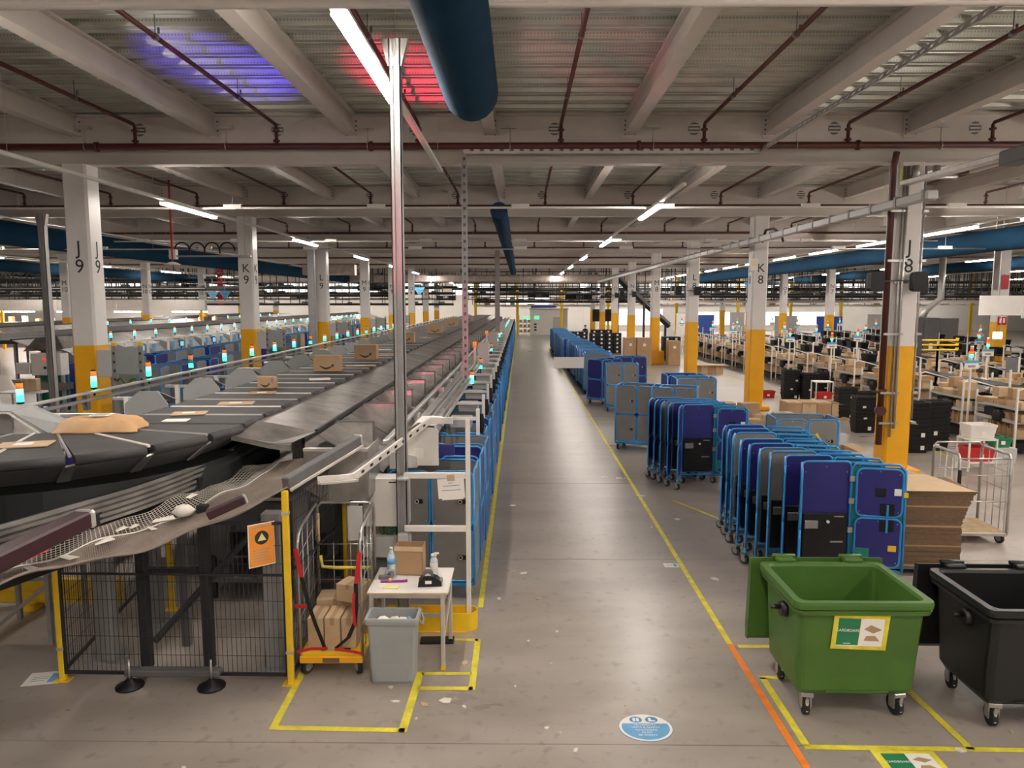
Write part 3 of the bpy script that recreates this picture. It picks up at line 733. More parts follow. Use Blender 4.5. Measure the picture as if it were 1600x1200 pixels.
for (k, y, z0, w) in ((1, 22.2, 2.15, .34), (2, 30.5, 2.15, .36), (3, 46, 2.15, .4)):
    t = thing('control_box', '%s grey control box with orange beacon standing above the walkway cages' % nth(k), 'control box', (-1.12, y, z0))
    part('box_body', MB().box(-w / 2, 0, 0, w / 2, .25, .62, .01), 'machine_grey', t)
    part('beacon', MB().cyl((-w / 2 - .09, .05, .5), (-w / 2 - .09, .05, .66), .06, None, 10), 'lens_orange', t)
    part('strut', MB().box(-w / 2 - .12, .03, -.2, -w / 2 - .06, .09, .5), 'alu', t)

# left hand chutes: bent grey hoods, rail, stack lights
def lchute_build():
    t = thing('side_chute', 'x', 'chute')
    part('hood', MB().prism([(-5.22, 2.5), (-5.36, 2.69), (-5.64, 2.69), (-5.86, 2.5), (-5.86, 2.3), (-5.22, 2.35)], 'y', -.015, .015).plate([(-5.36, .015, 2.69), (-5.64, .015, 2.69), (-5.74, .45, 2.52), (-5.30, .45, 2.52)], .012).plate([(-5.64, .015, 2.685), (-5.86, .015, 2.5), (-5.95, .45, 2.36), (-5.74, .45, 2.515)], .012), 'bin_grey', t)
    part('slide', MB().plate([(SXL - .03, -CH / 2 + .02, 2.45), (SXL - .03, CH / 2 - .02, 2.45), (-6.6, CH / 2 - .02, 1.85), (-6.6, -CH / 2 + .02, 1.85)], .012), 'chute_steel', t)
    part('post', MB().box(-6.9, -.04, 0, -6.82, .04, 2.36, .008), 'white_paint', t)
    part('arm', MB().box(-7.1, -.03, 2.3, -6.3, .03, 2.36, .008), 'alu', t)
    part('plate', MB().box(-6.75, .2, 1.95, -6.35, .22, 2.3), 'machine_grey', t)
    g = MB()
    for k in range(5): g.cyl((-6.75 + .07 * k, .5, 2.02 + .05 * (k % 2)), (-6.72 + .07 * k, .62, 2.14 + .05 * (k % 3)), .04, None, 6)
    part('actuator', g, 'black_plastic', t)
    return t
lc = Maker(lchute_build); y = 10.75; i = 0
while y < 80:
    lc('%s bent grey chute hood on the far side of the sorter' % nth(i + 1), (0, y, 0), 0, 'chute hoods on the far side of the sorter'); y += CH; i += 1
t = thing('side_cable_rail', 'long pale cable rail along the far side of the sorter', 'cable rail')
part('upper_rail', MB().box(-7.32, 6, 2.46, -7.22, 84, 2.50, .01), 'alu', t)
part('lower_rail', MB().box(-7.30, 6, 2.34, -7.22, 84, 2.39, .01), 'strip_grey', t)
m = MB()
for k in range(40): m.box(-7.31, 6.4 + 1.9 * k, 2.2, -7.23, 6.5 + 1.9 * k, 2.5)
part('brackets', m, 'machine_dark', t)['kind'] = 'stuff'
for k in range(20):
    y = 10.75 + CH * k
    (sl_b if k % 5 == 3 else sl_a)('%s stack light behind the cable rail on the sorter far side' % nth(k + 1), (-7.42, y, 2.5), 0, 'stack lights on the far side of the sorter')
# the near left hood with slotted edge
t = thing('near_chute_cover', 'large sloping grey chute cover with a slotted white strip', 'chute cover')
part('cover', MB().plate([(-5.85, 8.95, 2.36), (-5.65, 9.4, 2.36), (-6.34, 9.4, 2.66), (-6.2, 8.8, 2.66)], .02).plate([(-6.2, 8.8, 2.66), (-6.34, 9.4, 2.66), (-8.2, 9.4, 2.66), (-8.2, 8.8, 2.66)], .02), 'bin_grey', t)
m = MB(); perforated(m, (-5.87, 8.90, 2.34), (-6.2, 8.76, 2.66), .07, .012, .03, .05); perforated(m, (-6.2, 8.76, 2.66), (-7.2, 8.76, 2.66), .06, .012, .03, .05); part('slotted_strip', m, 'white_paint', t)
part('inner_panel', MB().plate([(-6.4, 9.1, 2.6), (-8.1, 9.1, 2.6), (-8.1, 9.1, 2.0), (-6.4, 9.1, 2.0)], .02), 'machine_grey', t)
part('support', MB().box(-7.2, 9.2, 0, -7.1, 9.3, 2.62, .005), 'alu', t)

# parcels on the belts
def smile(parent, w, h, y):        # curved arrow mark printed on the box front
    pts = [(-.26 * w + .52 * w * k / 10, y, -.10 * h - .14 * h * math.sin(math.pi * k / 10)) for k in range(11)]
    m = MB()
    for i in range(10):
        tk = .012 + .03 * h * math.sin(math.pi * (i + .5) / 10)
        a, b = pts[i], pts[i + 1]; m.add([(a[0], y, a[2] - tk / 2), (b[0], y, b[2] - tk / 2), (b[0], y, b[2] + tk / 2), (a[0], y, a[2] + tk / 2)], [(0, 1, 2, 3)])
    m.add([(.20 * w, y, -.05 * h), (.30 * w, y, -.03 * h), (.28 * w, y, -.19 * h)], [(0, 1, 2)])
    part('printed_smile', m, 'ink', parent)
def parcel_box(x, y, w, d, h, rz, label):
    t = thing('parcel_box', label, 'parcel', (x, y, BH + .008), rz, 'cartons riding on the sorter')
    part('carton', MB().box(-w / 2, -d / 2, 0, w / 2, d / 2, h, .006), 'card', t)
    s = part('tape', MB().box(-w / 2 - .001, -.03, h * .7, w / 2 + .001, .03, h + .002), 'card_light', t)
    e = put('print_anchor', None, t, (0, 0, h * .5)); bpy.data.objects.remove(e)
    pts = MB()
    smile_m = MB()
    y0 = -d / 2 - .002
    for i in range(12):
        k0, k1 = i / 12, (i + 1) / 12
        f = lambda k: (-.26 * w + .5 * w * k, h * (.36 - .17 * math.sin(math.pi * k)))
        a, b = f(k0), f(k1); tk = .01 + .035 * h * math.sin(math.pi * (k0 + k1) / 2)
        smile_m.add([(a[0], y0, a[1] - tk), (b[0], y0, b[1] - tk), (b[0], y0, b[1] + tk), (a[0], y0, a[1] + tk)], [(0, 1, 2, 3)])
    smile_m.add([(.17 * w, y0, h * .43), (.29 * w, y0, h * .47), (.27 * w, y0, h * .26)], [(0, 1, 2)])
    part('printed_smile', smile_m, 'ink', t, 'printed curved arrow')
    m = MB()
    for r_ in range(2):
        for c_ in range(2): m.box(w * (.34 + .06 * c_), y0, h * (.45 + .2 * r_), w * (.34 + .06 * c_) + .03, y0 + .001, h * (.45 + .2 * r_) + .05)
    part('printed_marks', m, 'ink_grey', t)['kind'] = 'stuff'
for a in ((-4.42, 12.75, .28, .22, .20, -.05, 'small brown carton alone on the sorter near the bend'), (-4.2, 16.0, .56, .38, .34, .05, 'largest brown carton with curved arrow riding on the sorter'),
          (-4.05, 19.3, .58, .36, .38, .03, 'brown carton with curved arrow just beyond the largest one'), (-4.25, 27.3, .66, .4, .38, .0, 'brown carton on the sorter behind the tall post'),
          (-4.1, 35.5, .7, .45, .42, .04, 'low brown carton on the sorter beyond the tall post'), (-4.3, 46, .8, .5, .45, 0, 'distant brown carton on the sorter before the far cross duct'), (-4.1, 58, .7, .6, .45, 0, 'tiny farthest brown carton on the sorter')): parcel_box(*a)
def parcel_bag():
    t = thing('padded_parcel', 'puffed brown paper parcel bag lying on the bend of the sorter', 'parcel', (-4.95, 8.55, BH + .005), .15)
    nu, nv = 14, 8; top = []; bot = []
    for i in range(nu + 1):
        for j in range(nv + 1):
            u, v = i / nu * 2 - 1, j / nv * 2 - 1
            e = max(0, (1 - u ** 4)) * max(0, (1 - v ** 4))
            z = .015 + .15 * e ** .6 + .012 * math.sin(7 * u + 3 * v) * e
            top.append((u * .46 + .03 * math.sin(5 * v), v * .30 + .02 * math.sin(6 * u), z)); bot.append((u * .46 + .03 * math.sin(5 * v), v * .30 + .02 * math.sin(6 * u), .004))
    n1 = nv + 1; f = []
    for i in range(nu):
        for j in range(nv): f.append((i * n1 + j, (i + 1) * n1 + j, (i + 1) * n1 + j + 1, i * n1 + j + 1))
    m = MB().add(top, f, True); m.add(bot, [q[::-1] for q in f], True)
    m.loft([[top[i * n1] for i in range(nu + 1)], [bot[i * n1] for i in range(nu + 1)]], closed=False, caps=False)
    part('paper_bag', m, 'kraft', t)
    l = MB().box(-.1, -.13, .172, .12, .10, .176); part('address_label', l, 'paper', t)
    b = MB()
    for k in range(4): b.box(-.08, -.10 + k * .045, .177, .08, -.08 + k * .045, .178)
    part('label_print', b, 'ink_grey', t)['kind'] = 'stuff'
parcel_bag()
for i, (x, y, w, d, rz, mm) in enumerate([(-5.2, 7.55, .5, .32, .3, 'card_light'), (-5.9, 7.2, .34, .2, .2, 'paper'), (-4.45, 9.75, .44, .3, .25, 'card_light'), (-4.2, 10.75, .5, .3, .2, 'card_light'), (-4.25, 12.0, .42, .28, .2, 'card'), (-4.35, 9.15, .3, .2, .1, 'paper'), (-3.9, 14.2, .4, .3, .3, 'paper'), (-3.75, 17.2, .7, .3, .25, 'card_light'), (-3.8, 20.6, .6, .4, .1, 'card_light'), (-4.3, 23, .5, .3, .1, 'paper'), (-4.0, 31, .5, .4, .1, 'card'), (-4.2, 39, .5, .4, .1, 'card_light')]):
    o = single('flat_mailer', MB().box(-w / 2, -d / 2, 0, w / 2, d / 2, .018, .006), mm, '%s flat %s mailer on the sorter belts counted from the bend' % (nth(i + 1), 'white' if mm == 'paper' else 'brown'), 'mailer', (x, y, BH + .004), rz, 'flat mailers on the sorter')
    part('address_label', MB().box(-w * .2, -d * .2, .018, w * .15, d * .25, .019), 'paper', o)

# ------------------------------------------------------------ blue roll cages
def caster_part(t, x, y, r=.075, rz=0.0):
    m = MB().box(-.055, -.05, .15, .055, .05, .165).box(-.045, -.035, .06, -.036, .035, .155).box(.036, -.035, .06, .045, .035, .155)
    c = part('caster', m, 'steel', t, None, (x, y, 0), (0, 0, rz))
    w = MB().cyl((-.024, 0, r), (.024, 0, r), r, None, 14); part('wheel', w, 'rubber', c)
    h = MB().cyl((-.03, 0, r), (.03, 0, r), r * .62, None, 10); part('hub', h, 'wheel_grey', c)
    return c
def frame_panel(name, t, w, h, loc, rz, panel_mat, latch=True, r=.09, tube=.016, plate_col=None, rx=0.0):
    # a framed panel standing in local x-z, centred on x, bottom at z=0
    o = rrect(w, h, r, 4)
    pn = MB().prism([(p * .985, q * .99 + h / 2) for p, q in o], 'y', -.006, .006)
    p = part(name, pn, panel_mat, t, None, loc, (rx, 0, rz))
    part('tube_frame', MB().tube([(a, 0, b + h / 2) for a, b in o], tube, 6, closed=True), 'cage_blue', p)
    rv = MB()
    for (a, b) in ((-.42, .1), (.42, .1), (-.42, .9), (.42, .9), (0, .95)): rv.cyl((a * w, -.011, b * h), (a * w, -.005, b * h), .008, None, 6)
    part('rivets', rv, 'steel', p)['kind'] = 'stuff'
    if latch:
        l = MB().box(w * .16, -.022, h * .42, w * .34, -.008, h * .5); part('latch_plate', l, 'black_plastic', p)
        part('latch_ring', MB().tube([(w * .2 + .025 * math.cos(a), -.03, h * .46 + .025 * math.sin(a)) for a in [rad(k * 45) for k in range(8)]], .007, 5, closed=True), 'steel', p)
    return p
CW, CD, CHH = 1.16, .78, 1.78
def cage_build(front='panel_grey', side='panel_navy', detail=2):
    t = thing('roll_cage', 'x', 'roll cage')
    bs = MB().box(-CW / 2, -CD / 2, .17, CW / 2, CD / 2, .22, .01)
    part('base', bs, 'cage_blue', t)
    fr = MB()
    for sx in (-1, 1):
        for sy in (-1, 1): fr.cyl((sx * CW / 2, sy * CD / 2, .2), (sx * CW / 2, sy * CD / 2, CHH - .05), .018, None, 6)
    part('corner_posts', fr, 'cage_blue', t)['kind'] = 'stuff'
    if detail == 2:
        for i, (sx, z, h) in enumerate(((-1, .25, .72), (1, .25, .72), (-1, 1.0, .76), (1, 1.0, .76))):
            frame_panel('door', t, CW / 2 - .03, h, (sx * CW / 4, -CD / 2, z), 0, front)
        for sx in (-1, 1):
            frame_panel('side_panel', t, CD - .05, .72, (sx * CW / 2, 0, .25), math.pi / 2 * sx, side, False)
            frame_panel('side_panel', t, CD - .05, .76, (sx * CW / 2, 0, 1.0), math.pi / 2 * sx, side, False)
        frame_panel('back_panel', t, CW - .05, 1.5, (0, CD / 2, .25), math.pi, front, False)
        for sx in (-1, 1):
            for sy in (-1, 1): caster_part(t, sx * (CW / 2 - .08), sy * (CD / 2 - .07), .075, .3 * sx)
    else:
        def pl(name, w, loc, rz, mm):
            o = rrect(w, 1.5, .09, 2); p = part(name, MB().prism([(a, b + .75) for a, b in o], 'y', -.006, .006), mm, t, None, loc, (0, 0, rz))
            part('tube_frame', MB().tube([(a, 0, b + .75) for a, b in o], .018, 4, closed=True).tube([(-w / 2, 0, .75), (w / 2, 0, .75)], .015, 4), 'cage_blue', p)
        pl('front_panel', CW - .04, (0, -CD / 2, .25), 0, front); pl('back_panel', CW - .04, (0, CD / 2, .25), 0, front)
        for sx in (-1, 1): pl('side_panel', CD - .04, (sx * CW / 2, 0, .25), math.pi / 2, side)
        w = MB()
        for sx in (-1, 1):
            for sy in (-1, 1): w.cyl((sx * (CW / 2 - .08) - .025, sy * (CD / 2 - .07), .08), (sx * (CW / 2 - .08) + .025, sy * (CD / 2 - .07), .08), .08, None, 8); w.box(sx * (CW / 2 - .08) - .03, sy * (CD / 2 - .07) - .03, .1, sx * (CW / 2 - .08) + .03, sy * (CD / 2 - .07) + .03, .18)
        part('casters', w, 'rubber', t)['kind'] = 'stuff'
    return t
cageG = Maker(lambda: cage_build('panel_grey', 'panel_navy')); cageN = Maker(lambda: cage_build('panel_navy', 'panel_navy')); cageGG = Maker(lambda: cage_build('panel_grey', 'panel_grey'))
farG = Maker(lambda: cage_build('panel_grey', 'panel_navy', 1)); farN = Maker(lambda: cage_build('panel_navy', 'panel_navy', 1)); farGG = Maker(lambda: cage_build('panel_grey', 'panel_grey', 1)); farT = Maker(lambda: cage_build('panel_teal', 'panel_navy', 1))
# row along the walkway, under the chutes
for k in range(80):
    y = 10.0 + .95 * k
    mk = (cageGG if k % 3 == 0 else cageN if k % 3 == 1 else cageG) if k < 8 else (farGG, farN, farG)[k % 3]
    mk('%s blue roll cage in the row under the chutes beside the walkway' % nth(k + 1), (-1.16 + .03 * ((k * 7) % 3 - 1), y, 0), R.uniform(-.03, .03), 'roll cages under the walkway chutes')
# loose cages on the other side of the walkway
for (mk, x, y, rz, lab) in ((cageG, 3.28, 20.0, -.38, 'grey fronted roll cage with navy side standing behind the folded stack beside the line'), (cageGG, 4.15, 19.6, -.3, 'grey roll cage touching the right of the navy sided cage'),
        (cageN, 5.1, 23.0, .05, 'navy roll cage beside a second one near the K8 column'), (cageG, 5.2, 22.0, .0, 'grey fronted roll cage before the navy one near the K8 column'),
        (cageGG, 3.75, 27.2, -.05, 'wide grey roll cage at the head of the long cage row'), (cageN, 3.35, 29.2, .75, 'navy roll cage turned sideways at the head of the long cage row'), (cageN, 4.6, 30.6, .05, 'navy roll cage peeking out behind the wide grey one'),
        (cageGG, 5.55, 14.4, -.08, 'grey roll cage with yellow sticker behind the nearest folded cages')):
    o = mk(lab, (x, y, 0), rz, 'loose roll cages beside the walkway')
part('warning_sticker', MB().plate([(-.1, 0, -.07), (.12, 0, -.07), (.02, 0, .1)], .003), 'safety_yellow', o, None, (.15, -.425, 1.42))
for k in range(34):
    y = 32.2 + .95 * k
    (farGG, farG, farN, farGG)[(k * 5 + k // 3) % 4]('%s roll cage in the long row beyond the hanging sign' % nth(k + 1), (3.25 + .05 * ((k * 3) % 4) + (.1 if k < 14 else -.12), y, 0), R.uniform(-.05, .05), 'roll cages in the long row')
# folded (nested) cages
def folded_build(main='panel_navy', doorm='panel_navy'):
    t = thing('folded_roll_cage', 'x', 'folded roll cage')
    # local: back panel spans x 0 .. .68 facing -y, door leaf x .66 .. 1.36, slanted side panel at x=0 going back-left
    frame_panel('back_panel', t, .70, 1.50, (.35, 0, .26), 0, main, False, .08)
    b = part('folded_floor', MB().box(.03, -.05, .28, .66, -.02, 1.02, .01), 'black_plastic', t)
    part('floor_bracket', MB().box(.05, -.075, .80, .24, -.05, .92, .006), 'steel', b)
    part('floor_boss', MB().cyl((.38, -.075, .90), (.38, -.05, .90), .022, None, 10), 'strip_white', b)
    part('floor_bar', MB().box(.42, -.07, .60, .6, -.05, .62).box(.46, -.07, .97, .6, -.05, .985), 'steel', b)
    part('door_post', MB().tube([(.70, -.03, .2), (.70, -.03, 1.66), (.74, -.05, 1.74), (1.30, -.16, 1.74), (1.38, -.18, 1.66), (1.40, -.18, .2)], .02, 6), 'cage_blue', t)
    part('door_backing', MB().plate([(.72, -.02, .26), (1.38, -.16, .26), (1.38, -.16, 1.70), (.72, -.02, 1.70)], .006), 'panel_teal', t)
    rz = -.205
    for z, h in ((.27, .70), (1.0, .68)):
        d = frame_panel('door', t, .60, h, (1.05, -.135, z), rz, doorm, False, .09)
        part('slot_plate', MB().box(.02, -.016, h * .75, .20, -.007, h * .98) if z < .9 else MB().box(.02, -.016, .02, .20, -.007, h * .28), 'black_plastic', d)
        part('latch_bar', MB().box(.095, -.03, h * .72 if z < .9 else .0, .125, -.012, h if z < .9 else h * .26, .004), 'cage_blue', d)
        if z > .9:
            part('id_plate', MB().box(-.06, -.012, h * .42, .08, -.007, h * .60), 'black_plastic', d); part('white_label', MB().box(.19, -.012, h * .46, .28, -.007, h * .60), 'paper', d)
            part('yellow_catch', MB().box(.31, -.02, h * .43, .37, .0, h * .53, .004), 'safety_yellow', d)
        else:
            part('green_pocket', MB().box(-.28, -.012, h * .12, -.10, -.007, h * .38), 'panel_teal', d); part('yellow_catch', MB().box(.14, -.02, h * .34, .25, -.007, h * .46, .003), 'safety_yellow', d)
    part('hinge', MB().box(.665, -.06, 1.48, .74, -.03, 1.56, .004), 'steel', t); part('hinge', MB().box(.665, -.06, 1.16, .74, -.03, 1.24, .004), 'steel', t); part('hinge', MB().box(.665, -.06, .74, .74, -.03, .82, .004), 'steel', t)
    frame_panel('side_panel', t, .64, .82, (-.125, -.335, .95), rad(70), main, False, .12)
    frame_panel('side_panel', t, .64, .68, (-.125, -.335, .25), rad(70), main, False, .12)
    part('base_rail', MB().tube([(-.24, -.64, .2), (-.005, 0, .2), (.7, -.0, .2), (1.38, -.17, .2)], .022, 6), 'cage_blue', t)
    for (x, y) in ((.02, .0), (-.22, -.58), (.72, .02), (1.34, -.14)): caster_part(t, x, y, .075, .5)
    return t
foldN = Maker(folded_build); foldG = Maker(lambda: folded_build('panel_grey', 'panel_navy'))
seq = [(3.93, 10.06, .0, 'N', 'nearest folded navy roll cage with black floor plate showing'), (3.83, 10.45, 0.02, 'N', 'second folded roll cage from the green bin'), (3.62, 10.75, .02, 'G', 'third folded roll cage from the green bin with grey panel'), (3.56, 11.02, .0, 'G', 'fourth folded roll cage from the green bin'),
       (3.50, 11.36, .02, 'N', 'fifth folded roll cage from the green bin'), (3.48, 11.75, .03, 'N', 'sixth folded roll cage from the green bin'), (3.50, 12.35, 0, 'G', 'seventh folded roll cage from the green bin'), (3.52, 12.75, .02, 'N', 'eighth folded roll cage from the green bin'), (3.56, 13.15, .0, 'N', 'rearmost folded roll cage of the nearest folded stack')]
for x, y, rz, k, lab in seq: (foldN if k == 'N' else foldG)(lab, (x + .06 + (.10 if y > 10.5 else 0) + (.06 if y > 12 else 0), y + .22, 0), rz, 'folded roll cages behind the green bin')
for i, (x, y) in enumerate([(3.52, 15.9), (3.36, 16.2), (3.26, 16.5), (3.18, 16.8), (3.10, 17.1)]):
    (foldG if i == 2 else foldN)('%s folded roll cage of the middle stack beside the yellow line' % nth(i + 1), (x + .05, y + .15, 0), .02, 'folded roll cages in the middle stack')

# ------------------------------------------------------------ green and black wheeled bins
def bin_build(name, mm, label, loc, rz, sign=True):
    t = thing(name, label, 'wheeled bin', loc, rz)
    W0, D0, W1, D1 = 1.12, .86, 1.30, 1.10
    def ring(w, d, z, c=.07): return [(p, q, z) for p, q in rrect(w, d, c, 3)]
    m = MB()
    outer = [ring(W0 * .94, D0 * .9, .24), ring(W0, D0, .30), ring(W0 + .03, D0 + .03, .60), ring(W1 - .12, D1 - .10, 1.12), ring(W1 - .10, D1 - .08, 1.16)]
    inner = [ring(W1 - .16, D1 - .14, 1.19), ring(W0 - .02, D0 - .02, .62), ring(W0 - .06, D0 - .06, .34), ring(W0 - .12, D0 - .12, .30)]
    m.loft(outer + inner, smooth=False); part('body', m, mm, t)
    rim = MB(); n = len(rrect(1, 1, .1, 3))
    rim.loft([ring(W1 - .10, D1 - .08, 1.14), ring(W1, D1, 1.15), ring(W1 + .01, D1 + .01, 1.19), ring(W1, D1, 1.22), ring(W1 - .13, D1 - .11, 1.22), ring(W1 - .155, D1 - .135, 1.19)], smooth=False, caps=False)
    rim.loft([ring(W1 - .03, D1 - .03, 1.09), ring(W1 - .01, D1 - .01, 1.13), ring(W1 - .10, D1 - .09, 1.15)], smooth=False, caps=False)
    part('rim', rim, mm, t)
    for k in range(5):
        x = -.44 + .22 * k; part('rim_rib', MB().prism([(-D1 / 2 + .03, 1.14), (-D1 / 2 + .09, 1.14), (-D1 / 2 + .09, 1.04)], 'x', x - .006, x + .006), mm, t)
    for s in (-1, 1):
        hx_ = s * .36
        h = MB().box(hx_ - .10, D1 / 2 - .04, 1.20, hx_ + .10, D1 / 2 + .10, 1.26, .015).cyl((hx_ - .12, D1 / 2 + .07, 1.26), (hx_ + .12, D1 / 2 + .07, 1.26), .022, None, 8)
        part('lid_hinge', h, mm, t)
    # lid folded back, hanging behind, seen past the left corner
    lid = MB().prism([(D1 / 2 + .06, 1.24), (D1 / 2 + .14, 1.22), (D1 / 2 + .20, .40), (D1 / 2 + .12, .30), (D1 / 2 + .09, .34)], 'x', -W1 / 2 - .06, W1 / 2 + .06)
    l = part('lid', lid, mm, t)
    part('lid_rib', MB().box(-W1 / 2 - .065, D1 / 2 + .10, .30, -W1 / 2 - .055, D1 / 2 + .17, .52).box(-W1 / 2 - .02, D1 / 2 + .2, .5, W1 / 2 + .02, D1 / 2 + .215, .56), mm, l)
    for s in (-1, 1):
        g = MB().cyl((s * (W1 / 2 - .09), -.12, .98), (s * (W1 / 2 + .0), -.12, .98), .085, .07, 14).cyl((s * (W1 / 2 - .0), -.12, 1.0), (s * (W1 / 2 + .09), -.12, 1.0), .022, None, 8)
        part('lifting_trunnion', g, 'bin_black', t)
    part('front_groove', MB().box(-.3, -D0 / 2 - .02, .285, .3, -D0 / 2 + .1, .30), mm, t)
    for sx in (-1, 1):
        for sy in (-1, 1):
            c = put('caster', MB().box(-.06, -.06, .20, .06, .06, .245, .008).box(-.05, -.03, .08, -.036, .05, .21).box(.036, -.03, .08, .05, .05, .21).cyl((0, -.05, .12), (0, -.075, .20), .02, .015, 6).mesh('caster', 'steel'), t, (sx * .44, sy * .34, 0), (0, 0, .15 * sx))
            part('wheel', MB().cyl((-.026, .02, .10), (.026, .02, .10), .10, None, 16), 'rubber', c)
            part('brake_pedal', MB().box(-.014, -.075, .06, .014, -.05, .17, .006), 'strip_white', c)
    if sign:
        s = put('sign', MB().box(-.26, -.004, -.185, .26, .004, .185).mesh('sign', 'tape_yellow'), t, (-.02, -D0 / 2 - .062, .915), (rad(6), rad(2), 0))
        part('green_half', MB().box(-.215, -.006, -.14, -.01, -.003, .135), 'green_sign', s); part('white_half', MB().box(-.005, -.006, -.145, .215, -.003, .135), 'paper', s); part('white_line', MB().box(-.215, -.006, -.15, -.005, -.003, -.14), 'paper', s)
        put('lettering', text_mesh('CARDBOARD', .038, 'paper', .001), s, (-.115, -.008, .012), (math.pi / 2, 0, 0))
        part('small_print', MB().box(-.15, -.007, -.125, -.08, -.0055, -.118), 'paper', s)
        part('carton_picture', MB().plate([(.03, -.0075, .03), (.12, -.0075, -.01), (.20, -.0075, .03), (.09, -.0075, .075)], .001).plate([(.04, -.0075, -.085), (.19, -.0075, -.09), (.14, -.0075, -.035), (.06, -.0075, -.04)], .001), 'card', s)
    return t
bin_build('wheeled_bin', 'green_bin', 'green four wheeled bin with a cardboard sign', (3.225, 7.16, 0), 0)
bin_build('wheeled_bin', 'bin_black', 'black four wheeled bin beside the green one', (4.93, 6.98, 0), -.02, False)

# ------------------------------------------------------------ floor tape, stickers, litter
def tape(a, b, w, mm, label, group='tape lines on the floor'):
    a, b = Vector((*a, 0)), Vector((*b, 0)); d = (b - a).normalized(); s = Vector((-d.y, d.x, 0)) * w / 2
    m = MB().add([a - s, b - s, b + s, a + s], [(0, 1, 2, 3)]); m.v = [(x, y, .003) for x, y, _ in m.v]
    m.add([(x, y, .0) for x, y, _ in m.v[:4]], [(3, 2, 1, 0)])
    return single('floor_tape', m, mm, label, 'floor tape', (0, 0, 0), 0, group)
Y_, O_ = 'tape_yellow', 'tape_orange'
for a in (((2.47, 8.3), (2.47, 70), .07, Y_, 'long yellow tape line along the cage side of the walkway'), ((2.49, 3), (2.47, 8.3), .07, O_, 'orange tape line continuing the long yellow line towards the bottom'),
          ((-.52, 9.3), (-.52, 88), .07, Y_, 'yellow tape line along the walkway side of the sorter cages'), ((3.1, 14.6), (4.6, 11.5), .06, Y_, 'yellow tape slanting beneath the folded cages'),
          ((2.55, 8.24), (3.6, 8.24), .07, Y_, 'short yellow tape behind the green bin'), ((2.60, 7.52), (2.60, 6.30), .07, Y_, 'yellow tape on the walkway side of the green bin bay'), ((2.57, 7.52), (3.0, 7.52), .07, Y_, 'yellow tape stub at the far side of the green bin bay'),
          ((2.57, 6.28), (5.8, 6.24), .07, Y_, 'yellow tape across the front of the bin bays'), ((4.06, 6.26), (4.02, 7.5), .07, Y_, 'yellow tape dividing the green and black bin bays'),
          ((-2.3, 6.53), (-1.08, 6.50), .07, Y_, 'front yellow tape of the trolley bay'), ((-2.33, 6.5), (-2.36, 7.6), .07, Y_, 'side yellow tape of the trolley bay at the fence'), ((-1.10, 6.47), (-1.08, 7.6), .08, Y_, 'yellow tape between trolley bay and table bay'),
          ((-1.06, 7.26), (-.49, 7.26), .07, Y_, 'nearest yellow tape of the table bay'), ((-1.06, 7.56), (-.52, 7.57), .06, Y_, 'inner yellow tape of the table bay'), ((-.50, 7.23), (-.50, 8.40), .07, Y_, 'walkway side yellow tape of the table bay'), ((-1.1, 8.37), (-.50, 8.37), .06, Y_, 'rear yellow tape of the table bay'),
          ((11.2, 19), (11.2, 46), .10, Y_, 'yellow tape line in front of the packing benches'), ((10.2, 13.0), (13.5, 13.6), .10, Y_, 'yellow tape near the silver trolley'), ((11.4, 15.2), (14, 17.2), .10, Y_, 'yellow tape slanting by the white tote stand'), ((2.6, 24.5), (3.4, 24.5), .06, Y_, 'short yellow tape before the loose cages'), ((-14, 4.63), (-3.0, 4.60), .07, O_, 'orange tape line at the bottom corner')): tape(*a)
# oval floor sign
t = thing('oval_floor_sign', 'blue and white oval floor sign about vests and safety footwear', 'floor sign', (1.19, 6.57, 0), .0)
def ell(a, b, z, n=40, y0=-9): return [(a * math.cos(2 * math.pi * k / n), b * math.sin(2 * math.pi * k / n), z) for k in range(n)]
m = MB().loft([ell(.255, .225, 0), ell(.255, .225, .003)], smooth=False); part('sign_edge', m, 'sign_blue', t)
m = MB().loft([ell(.25, .22, .003), ell(.25, .22, .004)], smooth=False); part('white_field', m, 'paper', t)
pts = [(.225 * math.cos(rad(a)), .198 * math.sin(rad(a)), .0045) for a in range(-200, 21, 10)]; pts = [(x, min(y, .065), z) for x, y, z in pts]
part('blue_field', MB().add(pts, [tuple(range(len(pts)))]), 'sign_lightblue', t)
for i, (s, sz, yy) in enumerate((('HI-VISIBILITY', .036, .038), ('VESTS & SAFETY', .038, -.002), ('FOOTWEAR', .038, -.044), ('MUST', .038, -.086), ('BE WORN', .038, -.126))):
    put('lettering', text_mesh(s, sz, 'paper', .0003), t, (0, yy, .0056))
for x in (-.075, .075):
    d = part('pictogram_disc', MB().loft([ell(.06, .052, .0045), ell(.06, .052, .005)], smooth=False), 'sign_blue', t, None, (x, .128, 0))
    if x < 0: part('vest_symbol', MB().box(-.03, -.03, .0052, -.004, .03, .0056).box(.004, -.03, .0052, .03, .03, .0056), 'paper', d)
    else: part('boot_symbol', MB().add([(-.03, .03, .0056), (-.03, -.03, .0056), (.035, -.03, .0056), (.035, -.015, .0056), (-.003, -.005, .0056), (-.003, .03, .0056)], [(0, 1, 2, 3, 4, 5)]), 'paper', d)
